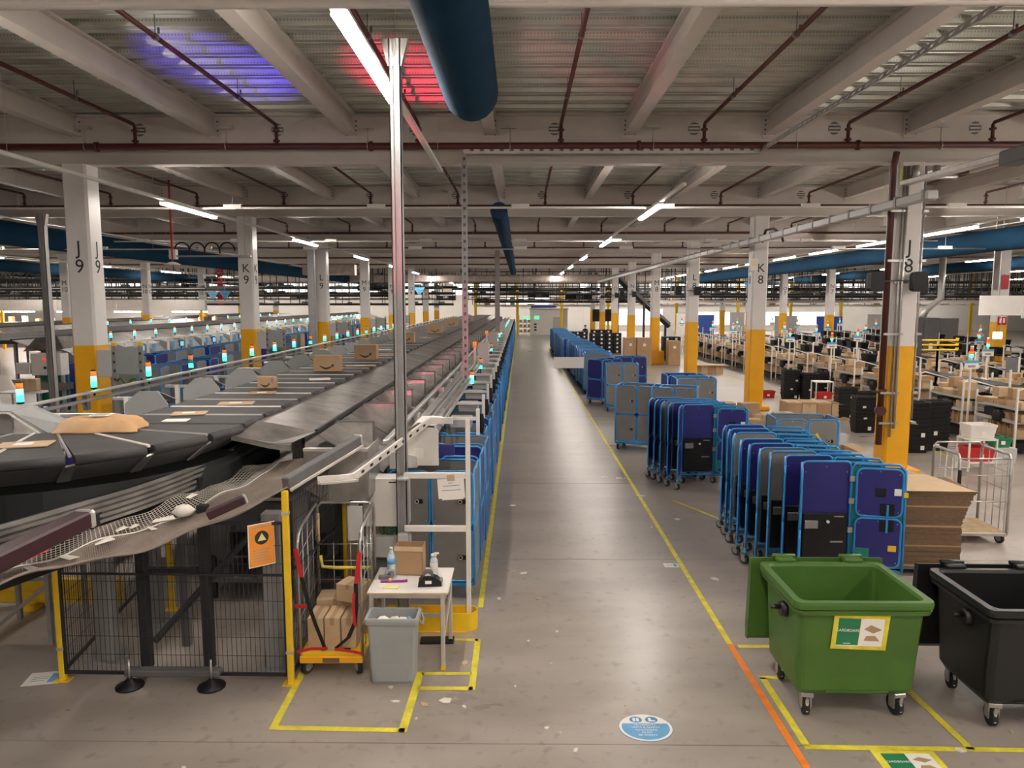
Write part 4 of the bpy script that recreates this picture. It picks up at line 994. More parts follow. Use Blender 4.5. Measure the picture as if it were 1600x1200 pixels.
# cardboard sign on the floor in front of the bins
t = thing('cardboard_floor_sign', 'yellow framed cardboard sign lying on the floor before the bins', 'floor sign', (3.42, 6.04, 0), 0)
part('frame', MB().box(-.28, -.2, 0, .28, .2, .003), Y_, t); part('green_half', MB().box(-.21, -.15, .003, 0, .15, .004), 'green_sign', t); part('white_half', MB().box(0, -.15, .003, .22, .15, .004), 'paper', t)
put('lettering', text_mesh('CARDBOARD', .036, 'paper', .0003), t, (-.105, .03, .0052))
part('carton_picture', MB().add([(.03, .06, .0046), (.12, .02, .0046), (.20, .06, .0046), (.1, .10, .0046)], [(0, 1, 2, 3)]).add([(.04, -.06, .0046), (.19, -.07, .0046), (.14, -.015, .0046), (.06, -.02, .0046)], [(0, 1, 2, 3)]), 'card', t)
# taped paper notes
for i, (x, y, w, d, rz, lab) in enumerate([(2.31, 10.9, .22, .17, 0, 'printed white notice taped beside the yellow line near the bins'), (2.30, 16.5, .2, .15, 0, 'printed white notice taped beside the yellow line near the folded cages'), (-5.08, 7.42, .36, .28, .2, 'printed white sheet taped to the floor by the fence corner'), (1.95, 16.6, .14, .1, .1, 'small white note left of the folded stack notice')]):
    o = single('floor_notice', MB().box(-w / 2, -d / 2, 0, w / 2, d / 2, .003), 'paper', lab, 'notice', (x, y, 0), rz)
    part('printed_lines', MB().box(-w * .35, d * .1, .003, w * .1, d * .14, .0034).box(-w * .35, -.05 * d, .003, w * .1, 0, .0034).box(-w * .35, -.2 * d, .003, w * .05, -.16 * d, .0034), 'ink_grey', o)['kind'] = 'stuff'
    part('printed_patch', MB().box(w * .14, -d * .35, .003, w * .4, d * .35, .0034), 'sign_lightblue', o)
lit = [(2.52, 14.95, .12), (2.50, 10.4 - .3 + .3, .0), (2.35, 12.8, .05), (2.83, 10.35, .08), (1.25, 12.2, .03), (.25, 9.6, .04), (.45, 8.6, .03), (.10, 8.35, .03), (.35, 7.8, .02), (-.05, 7.3, .02), (1.05, 6.95, .015), (.25, 6.55, .035), (.38, 6.48, .015), (.5, 6.2, .035), (-.28, 9.6, .05), (-.1, 10.6, .05), (.05, 10.55, .06), (-.15, 14.2, .07), (.2, 16.8, .04), (.55, 18.2, .03), (-.95, 6.95, .05), (-1.25, 7.0, .05), (-.75, 7.02, .07), (-.55, 6.9, .03), (-1.35, 7.28, .04), (-.62, 7.8, .06), (-1.0, 6.7, .025), (2.9, 13.3, .08), (2.1, 19.5, .06), (1.9, 22.5, .06), (4.6, 6.55, .03), (3.95, 6.25, .05), (-2.6, 5.4, .05), (-2.9, 5.9, .04), (.15, 21.5, .06), (1.6, 26, .05), (9.5, 11.5, .08)]
SCR = ['white scrap stuck on the yellow line by the folded cages', 'tiny white scrap near the yellow line before the bins', 'yellowish scrap beside the front folded cage wheels', 'small scrap on the walkway level with the folded cages', 'small pale scrap midway along the near walkway', 'scrap left of centre on the near walkway', 'scrap just nearer than the one left of centre', 'speck on the walkway level with the white table', 'speck on the walkway near the table bay corner', 'speck on the floor above the oval sign', 'white scrap left of the oval sign', 'speck right beside the scrap left of the oval sign', 'scrap below and left of the oval sign', 'long scrap beside the wheel of the first walkway cage', 'scrap beside the second walkway cage', 'larger scrap beside the second walkway cage', 'scrap at the cage side of the walkway, level with the middle stack', 'small scrap on the middle of the walkway beyond the second joint', 'speck farther up the middle of the walkway', 'scrap by the tape between trolley bay and table bay', 'scrap lying in front of the grey waste bin', 'broad scrap at the corner of the table bay tape', 'speck outside the table bay corner', 'scrap touching the foot of the waste bin', 'scrap inside the table bay under the table edge', 'speck on the front tape of the trolley bay', 'scrap beside the casters of the rear folded cages', 'scrap on the yellow line side level with the grey cage', 'scrap on the walkway level with the cages near K8', 'white speck between the two wheeled bins', 'scrap on the tape below the green bin', 'scrap at the bottom left of centre floor', 'scrap on the floor before the mesh fence', 'far speck along the sorter side of the walkway', 'farthest scrap on the walkway', 'scrap on the floor before the silver trolley']
i = 0
for (x, y, s) in lit:
    if s == 0: continue
    i += 1
    p = [(s * math.cos(a) * R.uniform(.6, 1.2), s * .7 * math.sin(a) * R.uniform(.6, 1.2)) for a in [rad(k * 72 + 20) for k in range(5)]]
    m = MB().prism(p, 'z', 0, .003)
    m.v = [(a, b, c + (R.uniform(0, .012) if c > 0 else 0)) for a, b, c in m.v]
    single('paper_scrap', m, 'debris' if i % 5 else 'card_light', SCR[i - 1] if i <= len(SCR) else 'torn paper scrap lying on the concrete floor', 'litter', (x, y, 0), R.uniform(0, 3), 'paper scraps strewn on the floor')
# ------------------------------------------------------------ foreground left: fence, trolley, table and cabinet
def fence_panel(label, x0, y0, x1, y1, z1=2.0, step=.05):
    L = math.hypot(x1 - x0, y1 - y0); rz = math.atan2(y1 - y0, x1 - x0)
    t = thing('mesh_fence', label, 'fence', (x0, y0, 0), rz)
    part('frame', MB().box(0, -.015, .08, L, .015, .11).box(0, -.015, z1 - .03, L, .015, z1).box(0, -.012, 1.17, L, .012, 1.19).box(0, -.015, .08, .025, .015, z1).box(L - .025, -.015, .08, L, .015, z1), 'fence_black', t)
    m = MB(); n = int(L / step)
    for k in range(1, n): m.box(k * step - .002, -.002, .1, k * step + .002, .002, z1)
    for k in range(1, int(z1 / .2)): m.box(0, -.005, .1 + k * .2 - .002, L, -.001, .1 + k * .2 + .002)
    part('wire_mesh', m, 'fence_black', t)['kind'] = 'stuff'
    return t
fence_panel('black wire mesh fence panel below the safety net', -4.83, 7.38, -2.44, 7.35, 1.75)
fence_panel('black wire mesh fence panel running back behind the trolley', -2.41, 7.40, -2.30, 9.2, 2.0)
fence_panel('black wire mesh fence side panel at the far yellow post', -4.86, 7.40, -5.2, 9.6, 1.7)
for (x, y, h, lab) in ((-4.86, 7.39, 1.75, 'yellow fence post at the outer corner under the net'), (-2.41, 7.34, 2.08, 'tall yellow fence post next to the trolley'), (-2.28, 9.25, 2.0, 'yellow fence post behind the trolley'), (-4.55, 9.2, 1.8, 'yellow post standing inside the fenced area')):
    t = thing('fence_post', lab, 'fence post', (x, y, 0))
    part('post', MB().box(-.03, -.03, 0, .03, .03, h, .005), 'safety_yellow', t); part('clamp', MB().box(-.036, -.036, .34, .036, .036, .37), 'alu', t); part('clamp', MB().box(-.036, -.036, h - .25, .036, .036, h - .22), 'alu', t)
    part('foot', MB().box(-.08, -.06, 0, .08, .06, .012), 'safety_yellow', t)
# orange notice tied to the fence
t = thing('orange_notice', 'orange laminated warning notice hanging on the mesh fence', 'notice', (-2.64, 7.27, 1.58), .7)
part('sheet', MB().box(-.13, -.003, -.26, .13, .003, .17), 'orange_notice', t); part('white_border', MB().box(-.14, -.001, -.27, .14, .004, .18), 'paper', t)
d = MB().cyl((0, -.004, .03), (0, -.006, .03), .072, None, 20); part('black_disc', d, 'ink', t); part('warning_triangle', MB().plate([(-.045, -.0075, .0), (.045, -.0075, .0), (0, -.0075, .08)], .001), 'note_yellow', t)
b = MB()
for k in range(5): b.box(-.10, -.0045, -.10 - k * .028, .09 - .02 * (k % 3), -.003, -.092 - k * .028)
b.box(-.10, -.0045, .135, .1, -.003, .145); part('printed_lines', b, 'ink_grey', t)['kind'] = 'stuff'
# black frame with feet standing before the fence, and inner supports
t = thing('support_stand', 'black steel support frame on two levelling feet under the sorter', 'support frame', (0, 0, 0))
part('leg', MB().box(-4.03, 7.40, .12, -3.93, 7.5, 1.9, .006), 'fence_black', t); part('leg', MB().box(-3.36, 7.40, .12, -3.26, 7.5, 1.9, .006), 'fence_black', t)
part('cross_bar', MB().box(-4.15, 7.28, .09, -3.15, 7.4, .16, .012), 'machine_dark', t); part('cross_bar', MB().box(-3.95, 7.42, 1.16, -3.3, 7.48, 1.22), 'fence_black', t)
part('brace', beam_between(MB(), (-3.95, 7.55, .35), (-3.0, 8.6, 1.5), .06, .06), 'fence_black', t); part('brace', beam_between(MB(), (-3.98, 7.55, 1.5), (-4.7, 8.6, 1.9), .05, .05), 'fence_black', t)
for x in (-4.08, -3.22):
    f = part('levelling_foot', MB().lathe([(.14, 0), (.14, .02), (.06, .05), (.03, .09)], (x, 7.26, 0), 14), 'black_plastic', t); part('threaded_rod', MB().cyl((x, 7.26, .05), (x, 7.26, .30), .012, None, 8), 'steel', f)
t = thing('inner_machine', 'dark machinery cabinet with shelves behind the mesh fence', 'machine', (-3.1, 9.4, 0))
part('cabinet', MB().box(-1.1, .2, .55, .6, .9, 1.35, .02), 'machine_dark', t); part('lower_tray', MB().box(-1.1, .1, .25, .7, .95, .32, .01), 'machine_dark', t); part('front_louvre', MB().box(-.8, .17, .6, .5, .2, .92), 'black_plastic', t)
for (x, y) in ((-1.05, .2), (.65, .2), (-1.05, .9), (.65, .9)): part('leg', MB().box(x - .03, y - .03, 0, x + .03, y + .03, .6), 'fence_black', t)
part('bright_rail', MB().box(-1.2, .1, 1.38, .8, .14, 1.42), 'steel', t)
t = thing('yellow_barrier', 'low yellow floor barrier beyond the fence corner', 'barrier', (-6.4, 9.2, 0), 0)
part('rail', MB().box(-2.2, -.06, .1, 1.2, .06, .42, .02), 'safety_yellow', t); part('rail_crease', MB().box(-2.2, -.066, .25, 1.2, -.06, .27), 'column_yellow', t)
for x in (-2.0, .0, 1.0): part('foot', MB().box(x - .1, -.12, 0, x + .1, .12, .12, .01), 'safety_yellow', t)
t = thing('work_trestle', 'brown grey steel trestle table frame at the lower corner', 'trestle', (-5.85, 8.2, 0), 0)
for (x, y) in ((-.5, 0), (.35, 0), (-.5, .7), (.35, .7)): part('leg', MB().box(x - .025, y - .025, 0, x + .025, y + .025, .98), 'strip_grey', t)
part('top_rail', MB().box(-.52, -.03, .78, .38, .03, .83).box(-.52, .67, .78, .38, .73, .83), 'strip_grey', t); part('diagonal', beam_between(MB(), (-.3, 0, .2), (.33, 0, .72), .04, .04), 'strip_grey', t)

# yellow based trolley with straps and cartons
t = thing('yellow_trolley', 'wire sided trolley with yellow plastic base loaded with cartons', 'trolley', (-2.03, 7.93, 0), .02)
bd = MB().box(-.34, -.42, .17, .34, .42, .26, .02); b = part('base', bd, 'safety_yellow', t)
part('base_rim', MB().box(-.34, -.45, .15, .34, -.41, .23, .01), 'column_yellow', b); part('hand_hole', MB().cyl((-.1, -.34, .259), (-.1, -.34, .263), .04, None, 12), 'black_plastic', b); part('hand_hole', MB().cyl((.15, -.34, .259), (.15, -.34, .263), .04, None, 12), 'black_plastic', b)
part('maker_plate', MB().box(-.09, -.455, .165, .09, -.449, .215), 'card_dark', b)
for s in (-1, 1):
    f = part('side_frame', MB().tube([(s * .33, -.42, .16), (s * .33, -.42, 1.44), (s * .33, -.38, 1.54), (s * .33, -.28, 1.60), (s * .33, .36, 1.68), (s * .33, .42, 1.62), (s * .33, .42, .16)], .017, 8), 'steel', t)
    w = MB()
    for y in (-.22, -.02, .2): w.cyl((s * .33, y, .26), (s * .33, y, 1.6), .005, None, 5)
    for z in (.62, 1.0, 1.3): w.cyl((s * .33, -.42, z), (s * .33, .42, z + .18), .005, None, 5)
    part('side_wires', w, 'steel', f)['kind'] = 'stuff'
bk = part('back_frame', MB().tube([(-.33, .42, .3), (-.33, .42, 1.62), (-.28, .42, 1.68), (.28, .42, 1.68), (.33, .42, 1.62), (.33, .42, .3)], .015, 8), 'steel', t)
w = MB()
for z in (.75, .98, 1.18): w.cyl((-.33, .42, z), (.33, .42, z), .006, None, 5)
for x in (-.15, .05, .2): w.cyl((x, .42, .3), (x, .42, 1.2), .005, None, 5)
part('back_wires', w, 'steel', bk)['kind'] = 'stuff'
part('back_plate', MB().box(.02, .41, 1.22, .2, .43, 1.64, .01), 'machine_grey', bk); part('orange_sleeve', MB().cyl((-.33, .42, 1.22), (-.33, .42, 1.55), .026, None, 8), 'card_light', bk)
part('yellow_handle', MB().tube([(-.3, .40, 1.05), (-.27, .36, .93), (-.1, .35, .92), (.3, .35, .92)], .02, 7), 'tape_yellow', t)
for s in (-1, 1):
    for y in (-.36, .36): caster_part(t, s * .28, y, .08, .4 * s)
def ribbon3(pts, w, axis=(1, 0, 0)):
    a = Vector(axis) * w / 2; P = [Vector(p) for p in pts]; m = MB()
    v = [p - a for p in P] + [p + a for p in P]; n = len(P)
    v2 = [q + Vector((0, -.006, 0)) for q in v]
    m.add(v, [(i, i + 1, n + i + 1, n + i) for i in range(n - 1)]); m.add(v2, [(n + i, n + i + 1, i + 1, i) for i in range(n - 1)])
    return m
part('red_strap', ribbon3([(-.34, -.45, 1.42), (-.31, -.46, 1.28), (-.28, -.47, 1.12)], .045), 'strap_red', t, 'red strap end')
part('black_strap', ribbon3([(-.28, -.47, 1.12), (-.22, -.48, .86), (-.15, -.48, .62), (-.08, -.48, .42), (-.06, -.47, .34)], .04), 'black_plastic', t)
part('red_strap', ribbon3([(.33, -.45, 1.38), (.30, -.46, 1.1), (.29, -.47, 1.02)], .045), 'strap_red', t, 'red strap end')
part('black_strap', ribbon3([(.29, -.47, 1.05), (.29, -.48, .8), (.27, -.48, .62), (.2, -.48, .46), (.05, -.48, .33), (0, -.48, .32)], .045), 'black_plastic', t)
part('red_strap', ribbon3([(.27, -.475, .95), (.26, -.485, .8), (.27, -.485, .62), (.28, -.48, .58)], .03), 'strap_red', t)
part('lower_red_strap', ribbon3([(-.36, -.46, .29), (-.2, -.48, .335), (0, -.485, .34), (.2, -.48, .31), (.34, -.46, .27)], .03, (0, 0, 1)), 'strap_red', t)
part('buckle', MB().box(-.02, -.50, .32, .05, -.485, .36, .004), 'steel', t); part('strap_tag', MB().box(-.36, -.47, .78, -.24, -.462, .82), 'strap_red', t)
def plain_carton(x, y, z, w, d, h, rz, lab, mm='card_light', cat='carton', group=None):
    o = single('carton', MB().box(-w / 2, -d / 2, 0, w / 2, d / 2, h, .006), mm, lab, cat, (x, y, z), rz, group)
    part('tape_strip', MB().box(-.025, -d / 2 - .001, h * .75, .025, d / 2 + .001, h + .0015), 'card', o)
    return o
for a in ((-2.22, 7.78, .262, .17, .34, .34, .02, 'narrow brown carton nearest the fence on the yellow trolley'), (-2.035, 7.78, .262, .17, .34, .34, .0, 'second brown carton in the front row on the trolley'), (-1.855, 7.78, .262, .16, .34, .34, .0, 'third brown carton in the front row behind the strap'), (-2.1, 8.13, .262, .42, .30, .40, .05, 'wide brown carton in the rear row on the trolley'), (-1.80, 8.12, .262, .17, .30, .40, 0, 'slim brown carton in the rear row next to the bin'), (-1.88, 8.0, .665, .30, .26, .20, -.35, 'turned brown carton topping the trolley load')): plain_carton(*a, group='cartons on the yellow trolley')

# grey waste bin
t = thing('waste_bin', 'slim grey plastic waste bin filled with wrappings', 'waste bin', (-1.34, 7.47, 0), 0)
def rr3(w, d, z, c=.03): return [(p, q, z) for p, q in rrect(w, d, c, 3)]
m = MB().loft([rr3(.44, .22, 0), rr3(.46, .235, .03), rr3(.51, .275, .66), rr3(.56, .32, .66), rr3(.57, .33, .70), rr3(.56, .32, .72), rr3(.50, .265, .72), rr3(.49, .255, .64), rr3(.45, .22, .3)], smooth=False); part('body', m, 'bin_grey', t)
part('front_panel', MB().prism([(-.17, .0), (.17, 0), (.18, .44), (.15, .47), (-.15, .47), (-.18, .44)], 'y', -.008, 0), 'bin_grey', t, None, (0, -.122, .03), (rad(-2), 0, 0))
for s in (-1, 1): part('handle', MB().tube([(s * .275, -.09, .70), (s * .31, -.07, .63), (s * .31, .07, .63), (s * .275, .09, .70)], .012, 6), 'bin_grey', t)
for i, (x, y, mm, s) in enumerate(((-.12, .02, 'paper', .09), (.1, .0, 'debris', .08), (.16, .03, 'sign_lightblue', .04), (.0, .03, 'debris', .06), (-.2, -.02, 'alu', .05))):
    m = MB().lathe([(s * .2, 0), (s, .02), (s * .9, .06), (s * .4, .09)], (0, 0, 0), 8); m.v = [(a + R.uniform(-.02, .02), b + R.uniform(-.015, .015), c) for a, b, c in m.v]
    single('bin_wrapping', m, mm, ['crumpled white wrapping', 'torn clear wrapping', 'small blue wrapping', 'crumpled plastic scrap', 'shiny foil scrap'][i] + ' inside the grey waste bin', 'wrapping', (-1.34 + x, 7.47 + y, .58), 0, 'wrappings in the waste bin')
# white table
t = thing('white_table', 'small white topped table with steel legs at the walkway edge', 'table', (-1.22, 8.03, 0), -.0)
part('table_top', MB().box(-.44, -.38, .85, .44, .38, .88, .008), 'white_paint', t); part('edge_band', MB().box(-.441, -.385, .852, .441, -.379, .872), 'card_light', t); part('apron', MB().box(-.42, -.35, .80, .42, -.32, .85).box(-.42, .32, .80, .42, .35, .85), 'alu', t)
for (x, y) in ((-.4, -.34), (.38, -.36), (-.4, .33), (.40, .28)):
    l = part('leg', MB().box(x - .022, y - .022, .03, x + .022, y + .022, .85, .004), 'alu', t); part('foot_cap', MB().box(x - .024, y - .024, 0, x + .024, y + .024, .05), 'black_plastic' if y > 0 else 'safety_yellow', l)
part('stretcher', beam_between(MB(), (.385, -.34, .35), (.40, .28, .62), .03, .03), 'alu', t); part('rear_rail', MB().box(-.4, .30, .3, .4, .33, .34), 'alu', t)
single('black_floor_plate', MB().box(-.2, -.08, 0, .2, .08, .03, .008), 'black_plastic', 'black rubber plate under the white table', 'plate', (-.98, 8.33, 0), .05)
TZ = .881
t = thing('open_carton', 'tall open brown carton standing on the white table', 'carton', (-1.27, 8.24, TZ), -.05)
m = MB().box(-.16, -.10, 0, .16, .10, .012).box(-.16, -.10, 0, .16, -.094, .34).box(-.16, .094, 0, .16, .10, .34).box(-.16, -.1, 0, -.154, .1, .34).box(.154, -.1, 0, .16, .1, .34); part('box_walls', m, 'card', t)
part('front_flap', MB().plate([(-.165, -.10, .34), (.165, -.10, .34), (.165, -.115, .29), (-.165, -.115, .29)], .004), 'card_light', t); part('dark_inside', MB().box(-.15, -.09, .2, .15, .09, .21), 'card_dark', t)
t = thing('water_bottle', 'large clear plastic water bottle on the table beside the carton', 'bottle', (-1.47, 8.12, TZ))
part('bottle_body', MB().lathe([(.045, 0), (.05, .02), (.047, .06), (.05, .09), (.047, .12), (.05, .15), (.044, .17), (.05, .19), (.048, .24), (.02, .29), (.018, .315)], (0, 0, 0), 16), 'bottle_clear', t); part('bottle_label', MB().lathe([(.051, .15), (.051, .22)], (0, 0, 0), 16), 'sign_lightblue', t); part('cap', MB().cyl((0, 0, .313), (0, 0, .34), .02, None, 10), 'strip_white', t)
t = thing('spray_bottle', 'clear sanitiser bottle with white flip top on the table', 'bottle', (-.99, 8.17, TZ))
part('bottle_body', MB().lathe([(.04, 0), (.045, .015), (.045, .17), (.03, .20), (.028, .22)], (0, 0, 0), 16), 'bottle_clear', t); part('white_label', MB().lathe([(.046, .04), (.046, .15)], (0, 0, 0), 16), 'strip_white', t); part('flip_top', MB().cyl((0, 0, .215), (0, 0, .245), .033, None, 12).box(0, -.025, .245, .06, .025, .26, .008), 'strip_white', t)
t = thing('tape_dispenser', 'black desk tape dispenser on the white table', 'tape dispenser', (-1.0, 7.86, TZ), .1)
m = MB().prism([(-.13, 0), (.13, 0), (.13, .05), (.08, .09), (0, .12), (-.06, .12), (-.12, .06)], 'y', -.06, .06); part('body', m, 'black_plastic', t); part('tape_roll', MB().cyl((-.02, -.04, .11), (-.02, .04, .11), .062, None, 18), 'machine_dark', t); part('roll_core', MB().cyl((-.02, -.045, .11), (-.02, .045, .11), .035, None, 14), 'strip_white', t); part('white_label', MB().box(-.05, -.063, .035, .02, -.06, .07), 'paper', t); part('cutter', MB().box(.1, -.05, .05, .145, .05, .065), 'steel', t)
t = thing('purple_cutter', 'purple marker knife lying on the white table', 'knife', (-1.42, 7.93, TZ), .08)
part('handle', MB().box(-.14, -.015, 0, .13, .015, .025, .006), 'purple', t); part('tip', MB().box(.13, -.012, .002, .16, .012, .03, .005), 'purple', t); part('orange_cap', MB().box(-.05, -.02, .02, -.02, .02, .045, .004), 'lens_orange', t)
t = thing('tape_gun', 'grey and black hand tape gun lying on the white table', 'tape gun', (-1.52, 8.03, TZ), .2)
part('gun_body', MB().box(-.08, -.025, 0, .06, .025, .05, .012), 'machine_dark', t); part('tape_roll', MB().tube([(.05 + .05 * math.cos(a), 0, .05 + .05 * math.sin(a)) for a in [rad(k * 30) for k in range(12)]], .018, 6, closed=True), 'bin_grey', t)
o = single('sticky_notes', MB().box(-.09, -.04, 0, .09, .04, .012, .003), 'note_yellow', 'pale yellow note pad on the white table', 'note pad', (-1.42, 7.78, TZ), -.1); part('loose_sheet', MB().box(-.15, -.03, 0, -.02, .06, .003), 'paper', o)
# yellow floor barrier with rounded end
t = thing('corner_barrier', 'yellow steel floor barrier with rounded end around the frame foot', 'barrier', (-1.05, 8.72, 0))
o_ = [(-.62, -.13)] + [(.40 + .13 * math.cos(rad(a)), .13 * math.sin(rad(a))) for a in range(-90, 91, 15)] + [(-.62, .13)]
i_ = [(-.62, -.115)] + [(.40 + .115 * math.cos(rad(a)), .115 * math.sin(rad(a))) for a in range(-90, 91, 15)] + [(-.62, .115)]
n = len(o_); v = [(x, y, z) for z in (0, .23) for (x, y) in o_] + [(x, y, z) for z in (0, .23) for (x, y) in i_]
f = []
for k in range(n - 1): f += [(k, k + 1, n + k + 1, n + k), (2 * n + k, 3 * n + k, 3 * n + k + 1, 2 * n + k + 1), (n + k, n + k + 1, 3 * n + k + 1, 3 * n + k)]
part('steel_band', MB().add(v, f), 'safety_yellow', t); part('base_flange', MB().box(-.62, -.16, 0, .4, .16, .006), 'column_yellow', t)
# white frame
t = thing('white_gantry', 'white square tube frame standing in the yellow barrier', 'frame', (-.63, 8.72, 0))
part('post', MB().box(-.028, -.028, .0, .028, .028, 2.60, .004), 'white_paint', t)
part('cross_bar', MB().box(-.78, -.025, 1.88, -.028, .025, 1.95, .004), 'white_paint', t); part('cross_bar', MB().box(-.78, -.025, 1.22, -.028, .025, 1.29, .004), 'white_paint', t)
part('pipe_clamp', MB().box(-.86, -.06, 1.86, -.70, .06, 1.90, .01).box(-.86, -.05, 1.08, -.74, .05, 1.2, .01), 'machine_grey', t)
t = thing('paper_notice', 'white printed notice taped to the white frame', 'notice', (-.83, 8.66, 1.77), 0)
s = put('sheet', MB().box(-.16, -.002, -.12, .16, .002, .12).mesh('sheet', 'paper'), t, (0, 0, 0), (0, rad(-4), 0))
b = MB().box(-.03, -.003, .062, .03, -.002, .07)
for k, w_ in enumerate((.10, .115)): b.box(-w_, -.003, .03 - k * .055, w_, -.002, .038 - k * .055)
part('printed_lines', b, 'ink_grey', s)['kind'] = 'stuff'; part('masking_tape', MB().box(-.04, -.004, .09, .05, -.002, .17), 'card_light', s); part('second_sheet', MB().box(-.12, .003, -.14, .14, .005, .1), 'paper', s)
# grey cabinet
t = thing('electric_cabinet', 'pale grey electrical cabinet mounted behind the trolley', 'cabinet', (-1.72, 9.15, 1.14))
part('body', MB().box(-.29, 0, 0, .29, .24, .64, .012), 'machine_grey', t); d = part('door', MB().box(-.285, -.014, .006, .285, 0, .634, .006), 'white_paint', t); part('lock', MB().box(-.245, -.022, .30, -.215, -.013, .345), 'black_plastic', d); part('name_strip', MB().box(.05, -.0155, .575, .22, -.0142, .592), 'ink', d)
for z in (.57, .585, .6): part('vent_slit', MB().box(-.26, -.0155, z, -.15, -.0142, z + .005), 'ink_grey', d)
part('cable_duct', MB().box(-.3, .02, -.42, .3, .2, -.14, .01), 'machine_grey', t); part('post', MB().box(.2, .1, -1.14, .26, .16, 0), 'alu', t); part('post', MB().box(-.26, .1, -1.14, -.2, .16, 0), 'alu', t)
g = MB()
for k in range(5): g.tube([(-.1 + k * .06, .1, 0), (-.08 + k * .06, .06, -.06), (-.06 + k * .06, .12, -.14)], .016, 6)
part('green_cables', g, 'green_bin', t); part('yellow_switch', MB().box(.24, .02, .64, .29, .08, .69, .006), 'safety_yellow', t)
# slotted cable arm from the hopper to the frame
t = thing('slotted_cable_tray', 'slotted galvanised cable tray stepping up beside the tall post', 'cable tray')
m = MB(); perforated(m, (-2.12, 7.6, 2.1), (-1.75, 7.75, 2.1), .12, .02); part('lower_run', m, 'alu', t)
m = MB(); P_ = [(-2.15, 7.62, 2.12), (-1.80, 7.75, 2.12), (-1.18, 9.5, 2.46), (-.88, 9.5, 2.46)]
for a, b in zip(P_[:-1], P_[1:]):
    beam_between(m, a, b, .03, .085)
part('side_web', m, 'strip_white', t)
sl = MB()
a, b = Vector(P_[1]), Vector(P_[2])
for k in range(9):
    p = a.lerp(b, .08 + k * .1); q = a.lerp(b, .11 + k * .1); beam_between(sl, p + Vector((.012, -.006, 0)), q + Vector((.012, -.006, 0)), .012, .03)
part('slots', sl, 'black_plastic', t)['kind'] = 'stuff'
m = MB(); beam_between(m, P_[1], P_[2], .16, .015); m.v = [(x - .09, y + .03, z - .04) for x, y, z in m.v]; part('tray_floor', m, 'galv', t)
# machine parts behind the trolley: ladder like frame and white hood
t = thing('chute_hood', 'white curved hood above the first cage with a small label', 'hood', (-1.2, 9.55, 0))
part('hood_side', MB().prism([(-.42, 1.85), (.12, 1.85), (.12, 2.3), (.06, 2.38), (-.2, 2.38), (-.42, 2.2)], 'y', 0, .04), 'white_paint', t); part('hood_top', MB().box(-.2, 0, 2.36, .1, .8, 2.39), 'white_paint', t); part('navy_insert', MB().box(.13, .02, 1.98, .33, .06, 2.12), 'panel_navy', t); part('paper_tag', MB().box(-.2, -.003, 1.95, -.08, 0, 2.08), 'paper', t); part('support', MB().box(-.4, 0, 0, -.36, .04, 1.9), 'alu', t)
t = thing('sorter_step', 'steel step frame with yellow handrail behind the trolley', 'step frame', (-2.0, 9.3, 0))
part('upright', MB().box(-.28, 0, 0, -.22, .06, 1.95), 'alu', t); part('handrail', MB().tube([(-.2, 0, 1.72), (.12, 0, 1.72), (.16, 0, 1.68), (.16, 0, 1.4)], .018, 7), 'safety_yellow', t); part('step_plate', MB().box(-.25, -.02, 1.22, .3, .1, 1.27), 'strip_white', t); part('side_plate', MB().prism([(-.2, 1.0), (.32, 1.0), (.32, 1.18), (-.05, 1.18), (-.2, 1.3)], 'y', -.01, .02), 'galv', t); part('kick_plate', MB().box(-.2, 0, .5, .4, .02, .95), 'machine_dark', t)
# ------------------------------------------------------------ right: cardboard, trolley, totes, packing hall
t = thing('cardboard_stack', 'tall stack of flat brown cardboard sheets on a dark pallet', 'cardboard stack', (5.92, 11.0, 0), -.06)
part('pallet', MB().box(-.6, -.5, 0, .6, .5, .03).box(-.6, -.5, .1, .6, .5, .13).box(-.6, -.5, .03, -.5, .5, .1).box(-.05, -.5, .03, .05, .5, .1).box(.5, -.5, .03, .6, .5, .1), 'machine_dark', t)
z = .13
for i in range(42):
    h = .027; dx = R.uniform(-.012, .012) + (.10 * max(0, (i - 24) / 18) ** 2); e = .0 if i % 6 else .02
    part('sheet_bundle', MB().box(-.56 + dx - e, -.45 + R.uniform(-.01, .01), z + .002, .56 + dx + .3 * max(0, (i - 24) / 18) * .3, .45, z + h), 'card_dark' if i % 11 else 'card', t); z += h
part('top_sheet', MB().plate([(-.5, -.5, z + .004), (.72, -.46, z + .002), (.5, .55, z + .012), (-.56, .5, z + .006)], .006), 'card_light', t); part('loose_flap', MB().plate([(-.55, -.52, z + .014), (.05, -.52, z + .014), (.0, -.2, z + .02), (-.55, -.1, z + .02)], .004), 'card_light', t)
# silver trolley
t = thing('silver_trolley', 'empty silver wire trolley with a wooden deck', 'trolley', (7.68, 12.4, 0), -.04)
b = part('deck', MB().box(-.40, -.42, .17, .40, .42, .20, .006), 'pallet_wood', t); part('deck_frame', MB().box(-.42, -.44, .13, .42, -.41, .19, .008).box(-.42, .41, .13, .42, .44, .19, .008), 'steel', b)
for s in (-1, 1):
    f = part('side_frame', MB().tube([(s * .41, -.42, .16), (s * .41, -.42, 1.42), (s * .41, -.36, 1.5), (s * .41, .36, 1.5), (s * .41, .42, 1.44), (s * .41, .42, .16)], .023, 8), 'steel', t); w = MB()
    for y in (-.2, .0, .2): w.cyl((s * .41, y, .2), (s * .41, y, 1.5), .008, None, 5)
    for zz in (.55, .9, 1.2): w.cyl((s * .41, -.42, zz), (s * .41, .42, zz), .007, None, 5)
    part('side_wires', w, 'steel', f)['kind'] = 'stuff'
